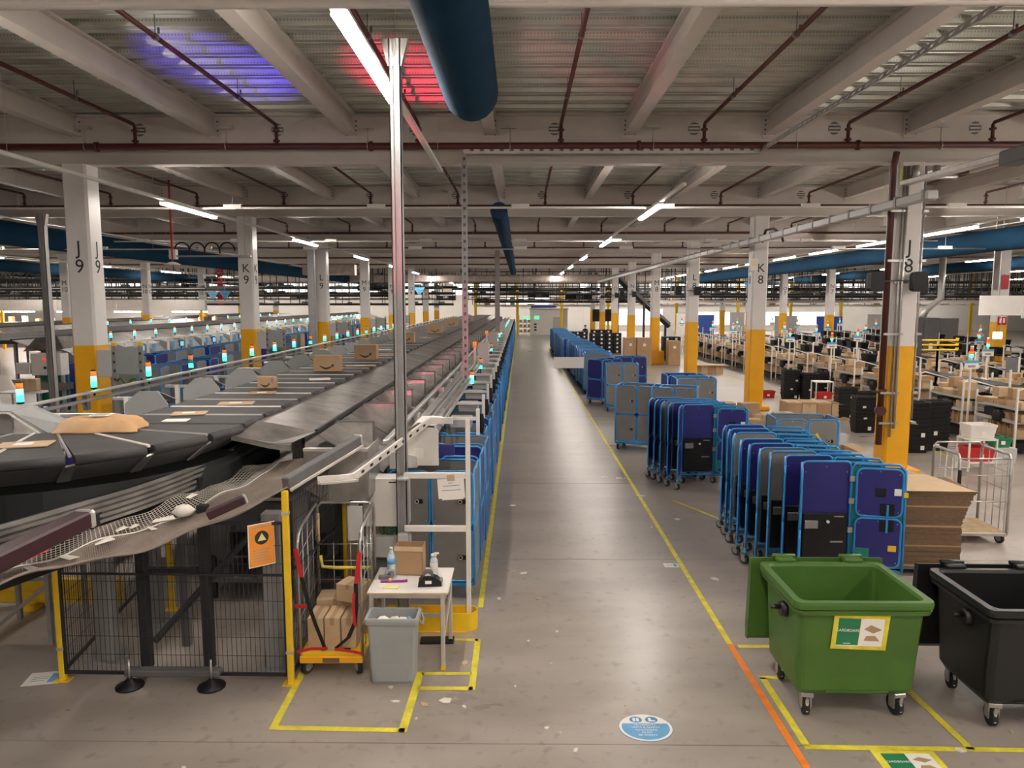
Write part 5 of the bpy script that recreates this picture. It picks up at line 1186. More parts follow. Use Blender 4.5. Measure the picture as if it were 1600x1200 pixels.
f = part('back_frame', MB().tube([(-.41, .42, .2), (-.41, .42, 1.5), (-.36, .42, 1.56), (.36, .42, 1.56), (.41, .42, 1.5), (.41, .42, .2)], .016, 8), 'steel', t); w = MB()
for x in (-.2, 0, .2): w.cyl((x, .42, .2), (x, .42, 1.2), .005, None, 5)
for zz in (.7, 1.1): w.cyl((-.41, .42, zz), (.41, .42, zz), .008, None, 5)
part('back_wires', w, 'steel', f)['kind'] = 'stuff'
part('front_bar', MB().tube([(-.41, -.43, .72), (.41, -.43, .72)], .009, 6).tube([(-.41, -.43, 1.16), (.41, -.43, 1.16)], .009, 6).tube([(-.41, -.43, 1.44), (.41, -.43, 1.44)], .014, 6), 'steel', t); part('black_strap', MB().box(-.44, -.47, .85, -.40, -.43, 1.25), 'black_plastic', t)
for s in (-1, 1):
    for y in (-.36, .36): caster_part(t, s * .34, y, .08, .3 * s)
part('post_plate', MB().box(.36, -.42, .2, .45, -.40, 1.4), 'alu', t)
# open cartons on the floor behind
def open_carton(x, y, w, d, h, rz, lab):
    t = thing('open_carton', lab, 'carton', (x, y, 0), rz, 'open cartons beside the packing hall')
    part('walls', MB().box(-w / 2, -d / 2, 0, w / 2, d / 2, .01).box(-w / 2, -d / 2, 0, w / 2, -d / 2 + .006, h).box(-w / 2, d / 2 - .006, 0, w / 2, d / 2, h).box(-w / 2, -d / 2, 0, -w / 2 + .006, d / 2, h).box(w / 2 - .006, -d / 2, 0, w / 2, d / 2, h), 'card', t)
    part('flap', MB().plate([(-w / 2, -d / 2, h), (w / 2, -d / 2, h), (w / 2, -d / 2 - .15, h - .08), (-w / 2, -d / 2 - .15, h - .08)], .004), 'card_light', t); part('flap', MB().plate([(w / 2, -d / 2, h), (w / 2, d / 2, h), (w / 2 + .18, d / 2, h + .05), (w / 2 + .18, -d / 2, h + .05)], .004), 'card_light', t)
open_carton(7.15, 14.2, .9, .7, .62, .1, 'open brown carton standing behind the cardboard stack'); open_carton(8.1, 14.6, .7, .6, .45, -.3, 'open brown carton lying behind the silver trolley'); open_carton(6.8, 16.3, 1.2, .8, .75, .0, 'large open brown carton before the foot of the J8 column')
# totes
def tote_mesh(w, d, h):
    def rg(a, b, z): return [(p, q, z) for p, q in rrect(a, b, .03, 2)]
    return MB().loft([rg(w - .09, d - .09, 0), rg(w - .02, d - .02, h - .05), rg(w, d, h - .05), rg(w, d, h), rg(w - .04, d - .04, h), rg(w - .12, d - .12, .02)], smooth=False)
tote_me = tote_mesh(.66, .46, .32).mesh('tote', 'black_plastic'); tote_lab = MB().box(-.05, -.222, .09, .05, -.216, .2).mesh('barcode_label', 'paper')
n_tote = 0
def tote_stack(x, y, n, where, rz=0.0, pitch=.115, lab=True):
    for i in range(n):
        o = tag(put('tote', tote_me, None, (x + R.uniform(-.01, .01), y + R.uniform(-.01, .01), i * pitch), (0, 0, rz + R.uniform(-.03, .03))), '%s tote up in the black stack %s' % (nth(i + 1), where), 'tote', 'stacked black totes')
        if lab and i in (0, 3, 6): put('barcode_label', tote_lab, o, (R.uniform(-.15, .2), 0, 0))
tote_stack(10.55, 19.6, 10, 'left of the white tote stand'); tote_stack(11.25, 19.9, 10, 'next to the white tote stand', .05)
tote_stack(11.1, 25.0, 8, 'beside the J8 column pipes'); tote_stack(10.6, 22.6, 8, 'half hidden behind the J8 column'); tote_stack(11.75, 29.9, 8, 'before the bench with the red tote'); tote_stack(11.1, 30.2, 9, 'behind the K8 column'); tote_stack(12.6, 30.6, 8, 'behind the stool with the red tote')
tote_stack(12.0, 25.6, 6, 'under the second packing bench', .1)
def tote_one(mm, loc, lab, sc=1.0, rz=0.0):
    o = single('tote', tote_mesh(.6 * sc, .42 * sc, .3 * sc), mm, lab, 'tote', loc, rz); part('barcode_label', MB().box(-.05, -.20 * sc, .08, .05, -.195 * sc, .17), 'paper', o); return o
def stool(x, y, lab, h=.9):
    t = thing('tote_stand', lab, 'stand', (x, y, 0))
    for (a, b) in ((-.32, -.24), (.32, -.24), (-.32, .24), (.32, .24)): part('leg', MB().box(a - .018, b - .018, 0, a + .018, b + .018, h), 'white_paint', t)
    part('upper_shelf', MB().box(-.34, -.26, h - .04, .34, .26, h), 'white_paint', t); part('lower_shelf', MB().box(-.34, -.26, .2, .34, .26, .23), 'white_paint', t)
stool(10.95, 17.5, 'white tote stand beside the silver trolley', .78); tote_one('white_paint', (10.95, 17.5, .785), 'white tote on the upper shelf of the tote stand', 1.1); tote_one('tote_red', (10.95, 17.5, .235), 'red tote on the lower shelf under the white tote', 1.1)
stool(11.75, 28.6, 'white stool shaped stand between the tote stacks', .95); tote_one('tote_red', (11.75, 28.45, .235), 'red tote under the stool shaped stand', 1.0); tote_one('tote_red', (10.4, 30.9, .0), 'red tote on the floor behind the K8 column', 1.0); tote_one('green_sign', (12.0, 18.3, .4), 'green tote glimpsed behind the white tote stand', .8)
single('tote_plinth', MB().box(-.3, -.25, 0, .3, .25, .4, .01), 'machine_grey', 'grey plinth carrying the green tote', 'plinth', (12.0, 18.3, 0))
# carton heaps near the columns
def heap(spots, where, group):
    for i, (x, y, z, w, d, h, rz) in enumerate(spots): plain_carton(x, y, z, w, d, h, rz, '%s brown carton %s' % (nth(i + 1), where), 'card_light' if i % 2 else 'card', 'carton', group)
heap([(7.3, 24.2, 0, .6, .5, .38, .1), (7.9, 24.0, 0, .55, .5, .34, -.1), (7.55, 24.2, .39, .6, .4, .3, .2), (8.2, 23.3, 0, .5, .4, .3, .3), (7.0, 25.0, 0, .6, .5, .6, 0), (8.6, 23.9, 0, .6, .5, .42, .0), (7.4, 23.3, 0, .5, .42, .3, -.2), (6.6, 24.4, 0, .5, .4, .55, 0)], 'in the heap at the foot of the K8 column', 'cartons heaped at the K8 column')
heap([(9.3 + .5 * i, 25.2, .14, .48, .8, .42, 0) for i in range(5)] + [(9.3 + .5 * i, 25.2, .565, .48, .8, .06, 0) for i in range(4)], 'on the low pallet between the columns', 'cartons on the low pallet')
t = thing('pallet', 'wooden pallet under the row of cartons between the columns', 'pallet', (10.3, 25.2, 0))
for y in (-.38, 0, .38): part('runner', MB().box(-1.3, y - .04, 0, 1.3, y + .04, .1), 'pallet_wood', t)
for k in range(10): part('slat', MB().box(-1.3 + k * .27, -.42, .1, -1.3 + k * .27 + .15, .42, .125), 'pallet_wood', t)
heap([(9.9 + .42 * (i % 4), 41.4 + .3 * (i // 4), .0 if i < 8 else .45, .4, .5, .45, 0) for i in range(8)], 'in the low block before the L8 column', 'cartons before the L8 column')
single('carton_board', MB().box(-1.0, -.5, 0, 1.0, .5, .04), 'card_light', 'pale board lying on the carton block before the L8 column', 'board', (10.6, 41.5, .46))
for i, (x, y, w, h) in enumerate(((7.0, 47.2, .75, 1.75), (7.85, 47.0, .9, 1.75), (9.75, 47.0, .75, 1.55))):
    o = single('bulk_carton', MB().box(-w / 2, -.45, 0, w / 2, .45, h, .01), 'card', '%s tall bulk carton beside the M8 plinth' % ('slim', 'wide', 'rightmost')[i], 'carton', (x, y, 0), 0, 'bulk cartons at the M8 plinth'); part('white_label', MB().box(-.08, -.455, h * .7, .08, -.45, h * .8), 'paper', o)
k = 0
for (x0, y0, nx, nz, where) in ((10.0, 50.5, 2, 5, 'behind the M8 column'), (5.6, 56.5, 4, 5, 'before the N8 column'), (6.3, 63, 3, 5, 'beyond the O8 column'), (4.6, 67, 3, 4, 'behind the cage row')):
    for i in range(nx):
        for j in range(nz):
            k += 1
            o = tag(put('black_crate', None), '', 'crate') if False else single('black_crate', MB().box(-.29, -.4, 0, .29, .4, .3, .015), 'black_plastic', 'crate %s across, %s up, in the black block %s' % (nth(i + 1), nth(j + 1), where), 'crate', (x0 + .6 * i, y0, .12 + .31 * j), 0, 'stacked black crates'); part('white_label', MB().box(-.08, -.405, .08, .06, -.4, .22), 'paper', o)
    single('crate_pallet', MB().box(-.3, -.42, 0, .6 * nx - .3, .42, .12), 'machine_dark', 'dark pallet under the crate block %s' % where, 'pallet', (x0, y0, 0))

# packing benches
cart_me = {}
for w_, d_, h_ in ((.42, .36, .22), (.30, .34, .26), (.5, .4, .16), (.22, .34, .3)):
    for mm in ('card', 'card_light'): cart_me[(w_, d_, h_), mm] = MB().box(-w_ / 2, -d_ / 2, 0, w_ / 2, d_ / 2, h_, .006).mesh('carton', mm)
CK = list(cart_me)
def bench_build():
    t = thing('packing_bench', 'x', 'packing bench')
    for (x, y, h) in ((-.45, -.85, 1.75), (.45, -.85, 1.55), (-.45, .85, 1.55), (.45, .85, 2.1)): part('post', MB().box(x - .025, y - .025, 0, x + .025, y + .025, h, .004), 'white_paint', t)
    for z in (.42, .82, 1.18): part('shelf', MB().box(-.45, -.85, z, .45, .85, z + .03), 'steel', t)
    part('shelf_lip', MB().box(-.47, -.85, .82, -.45, .85, .90).box(-.47, -.87, 1.18, -.45, .85, 1.25), 'machine_grey', t)
    part('top_bar', MB().tube([(-.45, -.85, 1.7), (-.3, -.85, 1.76), (.45, -.85, 1.55)], .02, 6), 'white_paint', t)
    part('black_bin', MB().box(-.3, .2, .85, .25, .75, 1.1, .02), 'black_plastic', t); part('black_hanging_bag', MB().lathe([(.03, 0), (.13, .04), (.15, .2), (.1, .3), (.02, .32)], (-.5, -.2, .8), 10), 'rubber', t)
    part('dark_tray', MB().box(-.4, -.8, .1, .4, .7, .3, .02), 'black_plastic', t); m = MB(); [m.box(-.40 + .012 * (k % 3), -.8 + k * .07, .45, .0, -.765 + k * .07, .66 + .04 * ((k * 5) % 4)) for k in range(17)]; part('flat_cartons', m, 'card', t)['kind'] = 'stuff'; m = MB(); [m.box(-.44, -.1 + k * .12, 1.212, -.05, -.0 + k * .12, 1.38 + .05 * ((k * 3) % 3)) for k in range(7)]; part('sorted_cartons', m, 'card_light', t)['kind'] = 'stuff'; part('grey_box', MB().box(.05, -.75, .46, .42, -.2, .76, .01), 'machine_grey', t)
    return t
bench = Maker(bench_build)
def pole_build():
    t = thing('station_sign', 'x', 'station sign')
    part('pole', MB().box(-.022, -.022, 0, .022, .022, 2.45), 'white_paint', t); c = part('card', MB().box(-.22, -.03, 2.12, .22, -.02, 2.36), 'paper', t); part('blue_header', MB().box(-.22, -.034, 2.28, .22, -.03, 2.36), 'sign_lightblue', c); part('printed_number', MB().box(-.12, -.034, 2.16, .12, -.03, 2.22), 'ink_grey', c)
    l = part('signal_lamp', MB().cyl((0, 0, 2.45), (0, 0, 2.53), .05, None, 8), 'lens_green', t); part('amber_lens', MB().cyl((0, 0, 2.53), (0, 0, 2.61), .05, None, 8), 'lens_orange', l); part('red_lens', MB().cyl((0, 0, 2.61), (0, 0, 2.69), .05, None, 8), 'lens_red', l); part('clear_cap', MB().cyl((0, 0, 2.69), (0, 0, 2.77), .05, None, 8), 'strip_white', l)
    return t
pole = Maker(pole_build)
rows = (('front', 13.4, 20.0, 2.35, 17), ('second', 17.0, 25.0, 2.5, 14), ('third', 21.0, 32.0, 2.7, 11), ('fourth', 26.0, 40.0, 3.0, 8))
ncart = 0
for ri, (rn, x, y0, st, n) in enumerate(rows):
    for i in range(n):
        y = y0 + st * i; bn = '%s packing bench in the %s row' % (nth(i + 1), rn)
        bench(bn + ' of the packing hall', (x, y, 0), 0, 'packing benches')
        if i % 2 == 0: pole('station sign on a white pole at the %s' % bn, (x - .62, y + .95, 0), .15, 'station signs over the packing benches')
        kk = 8 if (ri == 0 and i < 7) or (ri == 1 and i < 4) else 5 if ri < 2 else 4
        slots = [(.85, -.6), (1.212, -.55), (1.212, .05), (.455, .45), (1.212, .55), (.85, -.15), (1.44, -.5), (1.44, .1)]
        for j in range(kk):
            if ncart >= 292: break
            z, yy = slots[j]; key = CK[(i * 3 + j * 5 + ri) % len(CK)]
            ncart += 1
            tag(put('packing_carton', cart_me[key], None, (x - .2 + R.uniform(-.1, .12), y + yy, z + .001), (0, 0, math.pi / 2 + R.uniform(-.25, .25))), '%s brown carton on the %s' % (nth(j + 1), bn), 'carton', 'cartons on the packing benches')
# black tote conveyors between the bench rows
for i, (x, y0, y1) in enumerate(((15.0, 22, 64), (18.9, 30, 64), (23.6, 36, 66), (28.8, 40, 68))):
    t = thing('tote_conveyor', '%s black tote conveyor counted from the column row between the packing benches' % nth(i + 1), 'conveyor', (x, 0, 0))
    part('bed', MB().box(-.4, y0, .62, .4, y1, .74, .01), 'black_plastic', t); part('upper_bed', MB().box(-.35, y0, 1.38, .35, y1, 1.46, .01), 'black_plastic', t); part('side_rail', MB().box(-.44, y0, .7, -.4, y1, .82).box(.4, y0, .7, .44, y1, .82), 'steel', t)
    lg = MB(); y = y0 + .3
    while y < y1: lg.box(-.42, y, 0, -.37, y + .05, 1.4).box(.37, y, 0, .42, y + .05, 1.4); y += 2.6
    part('legs', lg, 'machine_dark', t)['kind'] = 'stuff'
    y = y0 + .6; j = 0
    while y < min(y1, y0 + 22):
        j += 1
        for z in (.745, 1.465):
            if R.random() < .8 and not (z > 1 and i < 2 and y < y0 + 8): tag(put('tote', tote_me, None, (x, y + R.uniform(-.1, .1), z), (0, 0, math.pi / 2)), '%s black tote on the %s deck of the %s tote conveyor' % (nth(j), 'lower' if z < 1 else 'upper', nth(i + 1)), 'tote', 'totes on the conveyors')
        y += 1.15
# dark rack block on the right
for i, (x, y, L) in enumerate(((18.3, 27.2, 5), (23.0, 31.5, 6), (28.0, 37, 8), (33, 42, 8))):
    t = thing('tote_rack', '%s wide black tote rack counted from the hanging board' % nth(i + 1), 'rack', (x, y, 0))
    for z in (.2, .5, .8, 1.1, 1.4, 1.7): part('tote_layer', MB().box(0, 0, z, L, .6, z + .2, .03), 'black_plastic', t)
    for k in range(int(L) + 1): part('upright', MB().box(k - .02, -.03, 0, k + .02, .63, 1.95), 'machine_dark', t)
    for z in (.42, .72, 1.02, 1.32, 1.62): part('shelf_edge', MB().box(0, -.03, z, L, -.01, z + .03), 'steel', t)
t = thing('dark_machine_cabinet', 'tall dark grey machine cabinet beside the L7 column', 'cabinet', (20.6, 38.5, 0)); part('body', MB().box(-.8, -.6, 0, .8, .6, 3.2, .02), 'machine_dark', t); part('pipe', MB().tube([(.2, 0, 3.2), (.4, 0, 3.6), (1.1, 0, 4.2), (1.1, 0, 7.9)], .16, 8), 'alu', t); part('door_line', MB().box(-.01, -.605, .1, .01, -.6, 3.1), 'ink', t); part('white_tag', MB().box(.3, -.61, 1.6, .5, -.6, 1.9), 'paper', t)
for i in range(3):
    t = thing('cantilever_shelf', '%s yellow cantilever arm above the black totes' % ('lowest', 'middle', 'topmost')[i], 'rack arm', (15.9, 27.6, 2.2 + .18 * i)); part('arm', MB().box(-.9, -.08, 0, .4, .08, .06, .02), 'safety_yellow', t); part('end_stop', MB().box(.36, -.08, .06, .4, .08, .12), 'safety_yellow', t); part('post', MB().box(-.3, .08, -2.2 - .18 * i, -.24, .14, 0), 'white_paint', t)
# hanging board and lit sign
t = thing('hanging_board', 'blank white board hanging over the packing hall', 'board', (18.2, 28, 0)); part('panel', MB().box(-.95, 0, 3.5, 1.3, .04, 4.24, .006), 'paper', t)
part('rod', MB().cyl((-.52, .02, 4.24), (-.50, .02, 8.1), .015, None, 6), 'white_paint', t); part('rod', MB().cyl((-.26, .02, 4.24), (-.24, .02, 8.1), .015, None, 6), 'white_paint', t); part('smaller_panel', MB().box(.62, -.03, 3.4, 1.3, -.01, 3.72), 'paper', t)
t = thing('lit_exit_sign', 'small glowing pale green sign box hanging below the white board', 'sign', (18.0, 28, 2.62)); part('box_light', MB().box(-.17, -.03, 0, .17, .03, .26, .01), 'light_box', t); part('rod', MB().cyl((-.1, .0, .26), (-.1, 0, .9), .008, None, 5), 'steel', t); part('rod', MB().cyl((.1, .0, .26), (.1, 0, .9), .008, None, 5), 'steel', t)
for (x, y, z, w, lab) in ((20.9, 40.2, 2.7, .5, 'red square fire sign left of the L7 column'), (23.7, 36.6, 3.1, .45, 'small red fire sign on the right of the L7 column'), (24.3, 37.50, 5.0, .35, 'tall red sign high on the L7 column')):
    o = single('fire_sign', MB().box(-w / 2, -.01, -w / 2 if z < 4 else -w, w / 2, .01, w / 2 if z < 4 else w), 'sign_red', lab, 'sign', (x, y, z)); 
    if z < 4: part('white_symbol', MB().box(-w * .3, -.014, -w * .25, -w * .08, -.01, w * .25).box(w * .08, -.014, -w * .25, w * .3, -.01, w * .25).box(-w * .45, -.014, w * .38, w * .45, -.01, w * .46), 'paper', o); part('stem', MB().cyl((0, .02, -z), (0, .02, 0), .012, None, 5), 'steel', o)
# J8 column pipes, speakers on columns
t = thing('column_pipework', 'dark red riser and galvanised conduits strapped to the J8 column', 'pipework', (X8, YJ, 0))
part('red_riser', MB().tube([(-.40, -.20, .7), (-.40, -.20, 7.0), (-.42, -.35, 7.3)], .07, 10), 'pipe_red', t)
for i, (x, y) in enumerate(((-.22, -.34), (-.14, -.34), (.33, -.20), (.36, .0))): part('conduit', MB().cyl((x, y, .9 + .2 * i), (x, y, 7.0), .025 if i != 1 else .035, None, 7), 'steel', t)
for z in (1.2, 1.9, 3.25, 4.9, 6.0): part('strap', MB().box(-.48, -.36, z, -.05, -.32, z + .05).box(.28, -.30, z, .40, .05, z + .05), 'steel', t)
part('valve', MB().cyl((-.40, -.28, 1.5), (-.40, -.12, 1.5), .11, None, 10).cyl((-.40, -.2, 1.9), (-.40, -.2, 2.0), .10, None, 10), 'pipe_red', t); part('warning_plate', MB().box(-.30, -.30, 6.55, -.12, -.295, 6.95), 'note_yellow', t); part('top_manifold', MB().cyl((-.1, -.4, 6.75), (.9, -.4, 6.75), .05, None, 8).cyl((.0, -.4, 6.7), (.0, -.4, 7.0), .08, None, 8).cyl((.45, -.4, 6.7), (.45, -.4, 7.0), .08, None, 8), 'steel', t)
for (gi, num, z) in ((2, 8, 4.45), (4, 8, 4.55), (6, 8, 4.6), (7, 8, 4.6)):
    L = LET[gi]; t = thing('wall_speaker', 'pair of black loudspeakers bracketed to the %s%d column' % (L, num), 'loudspeaker', (X8, GY[gi], z))
    for s, x in ((-1, -.85), (1, .10)):
        b = part('speaker_box', MB().loft([[(x + p * .8, -.42, q) for p, q in rrect(.30, .40, .06, 2)], [(x + p, -.55, q) for p, q in rrect(.34, .44, .07, 2)], [(x + p * .9, -.70, q) for p, q in rrect(.34, .44, .07, 2)]], smooth=False), 'black_plastic', t)
    part('bracket', MB().tube([(-.7, -.45, 0), (-.35, -.36, .03), (.05, -.36, .03)], .018, 6), 'machine_dark', t); part('clamp', MB().box(-.3, -.33, -.03, .0, -.28, .05), 'steel', t)
# grey cable trunking along the right columns
t = thing('cable_trunking', 'long grey cable trunking running below the roof past the right columns', 'cable trunking')
m = MB(); beam_between(m, (7.9, 14.5, 6.05), (7.35, 70, 5.9), .22, .16); part('trunk', m, 'machine_grey', t)
m = MB()
for k in range(52): m.box(7.9 - .01 * k - .13, 14.6 + k * 1.06, 5.95, 7.9 - .01 * k + .13, 14.68 + k * 1.06, 6.16)
part('bands', m, 'strip_grey', t)['kind'] = 'stuff'
m = MB(); beam_between(m, (8.3, 4.0, 6.3), (8.3, 16.4, 6.55), .2, .1); beam_between(m, (8.6, 4.0, 6.42), (8.6, 16.5, 6.6), .05, .05); part('near_tray', m, 'steel', t); part('junction_box', MB().box(8.15, 12.2, 6.3, 8.5, 13.0, 6.55, .02), 'machine_dark', t); part('warning_sign', MB().box(-.14, -.01, -.2, .14, .01, .2), 'paper', t, None, (8.1, 25.9, 5.3)); part('warning_triangle', MB().plate([(-.09, -.013, -.06), (.09, -.013, -.06), (0, -.013, .1)], .002), 'note_yellow', t, None, (8.1, 25.9, 5.3))
t.children[0]; part('hose', MB().tube([(7.9, 24.5, 5.95), (8.1, 24.8, 6.35), (8.5, 25.2, 6.45), (8.9, 25.6, 6.3), (9.1, 26, 6.1)], .045, 8), 'black_plastic', t)
# hanging blank sign over the walkway
t = thing('hanging_sign', 'blank pale sign hanging over the edge of the walkway', 'sign', (1.32, 20, 0)); part('card', MB().box(-.41, 0, 2.21, .41, .012, 2.51, .003), 'paper', t); part('wire', MB().cyl((-.38, .006, 2.5), (-.38, .006, 8.1), .0015, None, 4), 'steel', t); part('wire', MB().cyl((.38, .006, 2.5), (.38, .006, 8.1), .0015, None, 4), 'steel', t)

# people in the packing hall
def person(loc, rz, shirt, label, lean=0.0, scale=1.0):
    t = thing('person', label, 'person', loc, rz)
    def skin_mesh(nodes, edges):
        me = bpy.data.meshes.new('body'); me.from_pydata([n[0] for n in nodes], edges, []); o = bpy.data.objects.new('body_tmp', me); COL.objects.link(o)
        md = o.modifiers.new('s', 'SKIN'); sv = me.skin_vertices[0].data
        for i, n in enumerate(nodes): sv[i].radius = (n[1], n[2]); sv[i].use_root = (i == 0)
        o.modifiers.new('d', 'SUBSURF').levels = 1; dg = bpy.context.evaluated_depsgraph_get(); dg.update()
        r = bpy.data.meshes.new_from_object(o.evaluated_get(dg)); bpy.data.objects.remove(o)
        for p in r.polygons: p.use_smooth = True
        return r
    f = lambda x, y, z: (x, y - lean * max(0, z - .95) * 1.0, z - .25 * lean * max(0, z - .95))
    N = [(f(0, 0, .95), .15, .11), (f(0, 0, 1.15), .14, .10), (f(0, 0, 1.38), .17, .11), (f(0, 0, 1.48), .07, .06), (f(0, -.01, 1.56), .055, .055), (f(0, -.02, 1.64), .085, .095), (f(0, -.02, 1.74), .075, .085),
         (f(-.2, 0, 1.40), .065, .06), (f(-.25, -.05, 1.14), .05, .05), (f(-.2, -.30, 1.02), .04, .04), (f(.2, 0, 1.40), .065, .06), (f(.25, -.05, 1.14), .05, .05), (f(.2, -.30, 1.02), .04, .04),
         ((-.10, 0, .85), .10, .10), ((-.11, -.02, .48), .07, .07), ((-.11, .02, .09), .05, .05), ((-.11, -.14, .05), .04, .04), ((.10, 0, .85), .10, .10), ((.11, -.02, .48), .07, .07), ((.11, .02, .09), .05, .05), ((.11, -.14, .05), .04, .04)]
    E_ = [(0, 1), (1, 2), (2, 3), (3, 4), (4, 5), (5, 6), (2, 7), (7, 8), (8, 9), (2, 10), (10, 11), (11, 12), (0, 13), (13, 14), (14, 15), (15, 16), (0, 17), (17, 18), (18, 19), (19, 20)]
    me = skin_mesh(N, E_)
    for mm in ('skin', shirt, 'trousers'): me.materials.append(MATS[mm])
    neck = f(0, 0, 1.5)[2]
    hands = [Vector(N[9][0]), Vector(N[12][0])]
    for p in me.polygons:
        c = p.center; p.material_index = 0 if (c.z > neck or min((c - h).length for h in hands) < .09) else (1 if c.z > .93 else 2)
    put('body', me, t)
    hd = Vector(f(0, -.02, 1.70))
    h = MB().lathe([(.10, -.02), (.112, .03), (.10, .09), (.06, .13), (.01, .145)], (0, .012, 0), 12); part('hair', h, 'hair', t, None, hd)
    fc = MB().prism([(-.012, -.02), (.012, -.02), (.006, .02)], 'y', -.125, -.10); part('nose', fc, 'skin', t, None, hd)
    for s in (-1, 1):
        part('eye', MB().box(s * .035 - .012, -.112, .002, s * .035 + .012, -.106, .014), 'ink', t, None, hd); part('ear', MB().box(s * .092 - .01, -.02, -.03, s * .092 + .01, .02, .02, .008), 'skin', t, None, hd)
    part('mouth', MB().box(-.025, -.112, -.055, .025, -.106, -.047), 'maroon', t, None, hd)
    for hnd in hands:
        g = part('hand', MB().box(-.04, -.07, -.02, .04, .02, .015, .012), 'skin', t, None, hnd)
        for k in range(4): part('finger', MB().tube([(-.03 + .02 * k, -.06, 0), (-.03 + .02 * k, -.11, -.01), (-.03 + .02 * k, -.135, -.035)], [.009, .008, .006], 6), 'skin', g)
        part('thumb', MB().tube([(.035, -.01, 0), (.06, -.05, -.005), (.055, -.085, -.015)], [.011, .010, .008], 6), 'skin', g)
person((15.85, 25.3, 0), -.9, 'shirt_white', 'person in a white shirt bending over a packing bench', .35)
person((14.3, 26.4, 0), .4, 'shirt_black', 'person in black standing behind the cartons right of the J8 column', .1)
person((15.85, 23.3, 0), .6, 'shirt_black', 'person in dark clothing at the right picture edge', .15)
person((6.2, 70.5, 0), .0, 'shirt_black', 'distant person in dark clothing beyond the black crates')
# ------------------------------------------------------------ left: second and third sorting lines
def line_build(x, y0, y1, label):
    t = thing('side_sorter', label, 'sorter', (x, 0, 0))
    part('belt_bed', MB().box(-2.6, y0, 2.45, -1.2, y1, 2.6, .02), 'belt', t); part('slide_plate', MB().plate([(-1.2, y0, 2.58), (-1.2, y1, 2.58), (.2, y1, 2.05), (.2, y0, 2.05)][::-1], .02), 'chute_steel', t)
    part('top_rail', MB().box(.15, y0, 2.05, .25, y1, 2.15), 'alu', t); part('edge_rail', MB().box(-1.25, y0, 2.58, -1.18, y1, 2.64), 'black_plastic', t); part('far_rail', MB().box(-2.7, y0, 2.6, -2.6, y1, 2.8), 'machine_dark', t)
    lg = MB(); y = y0 + .5
    while y < y1: lg.box(-2.4, y, 0, -2.3, y + .1, 2.45).box(-1.5, y, 0, -1.4, y + .1, 2.45); y += 3.8
    part('legs', lg, 'galv', t)['kind'] = 'stuff'
    return t
line_build(-17.6, 27, 92, 'second parcel sorter parallel to the first beyond the column row'); line_build(-27.6, 40, 92, 'third parcel sorter in the distance at the far side')
def st_build(screen=True):
    t = thing('sort_station', 'x', 'sort station')
    part('hopper', MB().prism([(-.55, 2.35), (.15, 2.1), (.5, 1.75), (.4, 1.5), (-.3, 1.62), (-.55, 2.0)], 'y', -.55, .55), 'bin_grey', t); part('post', MB().box(.5, .7, 0, .58, .78, 2.35, .006), 'white_paint', t); part('beam', MB().box(.48, -.95, 2.28, .58, .95, 2.35), 'white_paint', t)
    part('dark_mouth', MB().box(.3, -.6, 1.38, .42, .6, 1.52), 'black_plastic', t); b = part('blue_tag', MB().box(.55, -.82, 1.82, .58, -.55, 2.12), 'sign_lightblue', t)
    if screen: s = part('monitor', MB().box(.6, -.2, 1.85, .66, .22, 2.13, .01), 'black_plastic', t); part('screen', MB().box(.655, -.17, 1.88, .663, .19, 2.10), 'screen', s); part('arm', MB().tube([(.63, 0, 1.85), (.6, 0, 1.7), (.45, 0, 1.68)], .03, 6), 'black_plastic', t)
    return t
stA, stB = Maker(lambda: st_build(True)), Maker(lambda: st_build(False))
i = 0; y = 28.2
while y < 78:
    i += 1; (stA if i % 2 else stB)('%s grey sort station along the second sorter' % nth(i), (-17.2, y, 0), 0, 'sort stations along the second sorter')
    sl_a('%s stack light along the second sorter' % nth(i), (-17.0, y + .3, 2.5), 0, 'stack lights along the second sorter')
    (farGG if i % 3 else farN)('%s roll cage under the second sorter stations' % nth(i), (-16.1, y, 0), math.pi / 2 + R.uniform(-.05, .05), 'roll cages under the second sorter'); y += CH
i = 0; y = 42
while y < 82:
    i += 1; stB('%s grey sort station along the third sorter' % nth(i), (-27.2, y, 0), 0, 'sort stations along the third sorter'); sl_a('%s stack light along the third sorter' % nth(i), (-27.0, y + .3, 2.5), 0, 'stack lights along the third sorter'); y += CH * 1.5
# cages in the lane between, under the far side of the first sorter
for k in range(22):
    (farGG, farG, farN)[k % 3]('%s roll cage under the far side chutes of the first sorter' % nth(k + 1), (-7.75, 11.0 + 1.9 * k, 0), math.pi / 2 + R.uniform(-.06, .06), 'roll cages under the far side chutes')
for i, (x, y, rz, mk) in enumerate(((-13.0, 24.0, .1, farGG), (-12.9, 25.2, .1, farGG), (-12.8, 26.6, .05, farG), (-12.8, 28.0, 0, farGG), (-12.9, 29.4, 0, farN), (-14.1, 25.5, .1, farGG), (-12.9, 31.0, 0, farGG), (-12.9, 33.0, 0, farG), (-12.8, 36, 0, farN), (-12.9, 40, 0, farGG))):
    mk('%s parked roll cage in the lane beside the J9 and K9 columns' % nth(i + 1), (x, y, 0), rz, 'roll cages parked in the lane')
farT('green panelled blue roll cage left of the J9 column', (-17.3, 27.2, 0), .1)
heapb = []
for i in range(8): single('bulk_carton', MB().box(-.5, -.45, 0, .5, .45, 1.7, .01), 'card', '%s tall brown carton in the row left of the M9 column' % nth(i + 1), 'carton', (-16.3 + .04 * i, 47 + 2.0 * i, 0), 0, 'tall cartons along the second sorter')
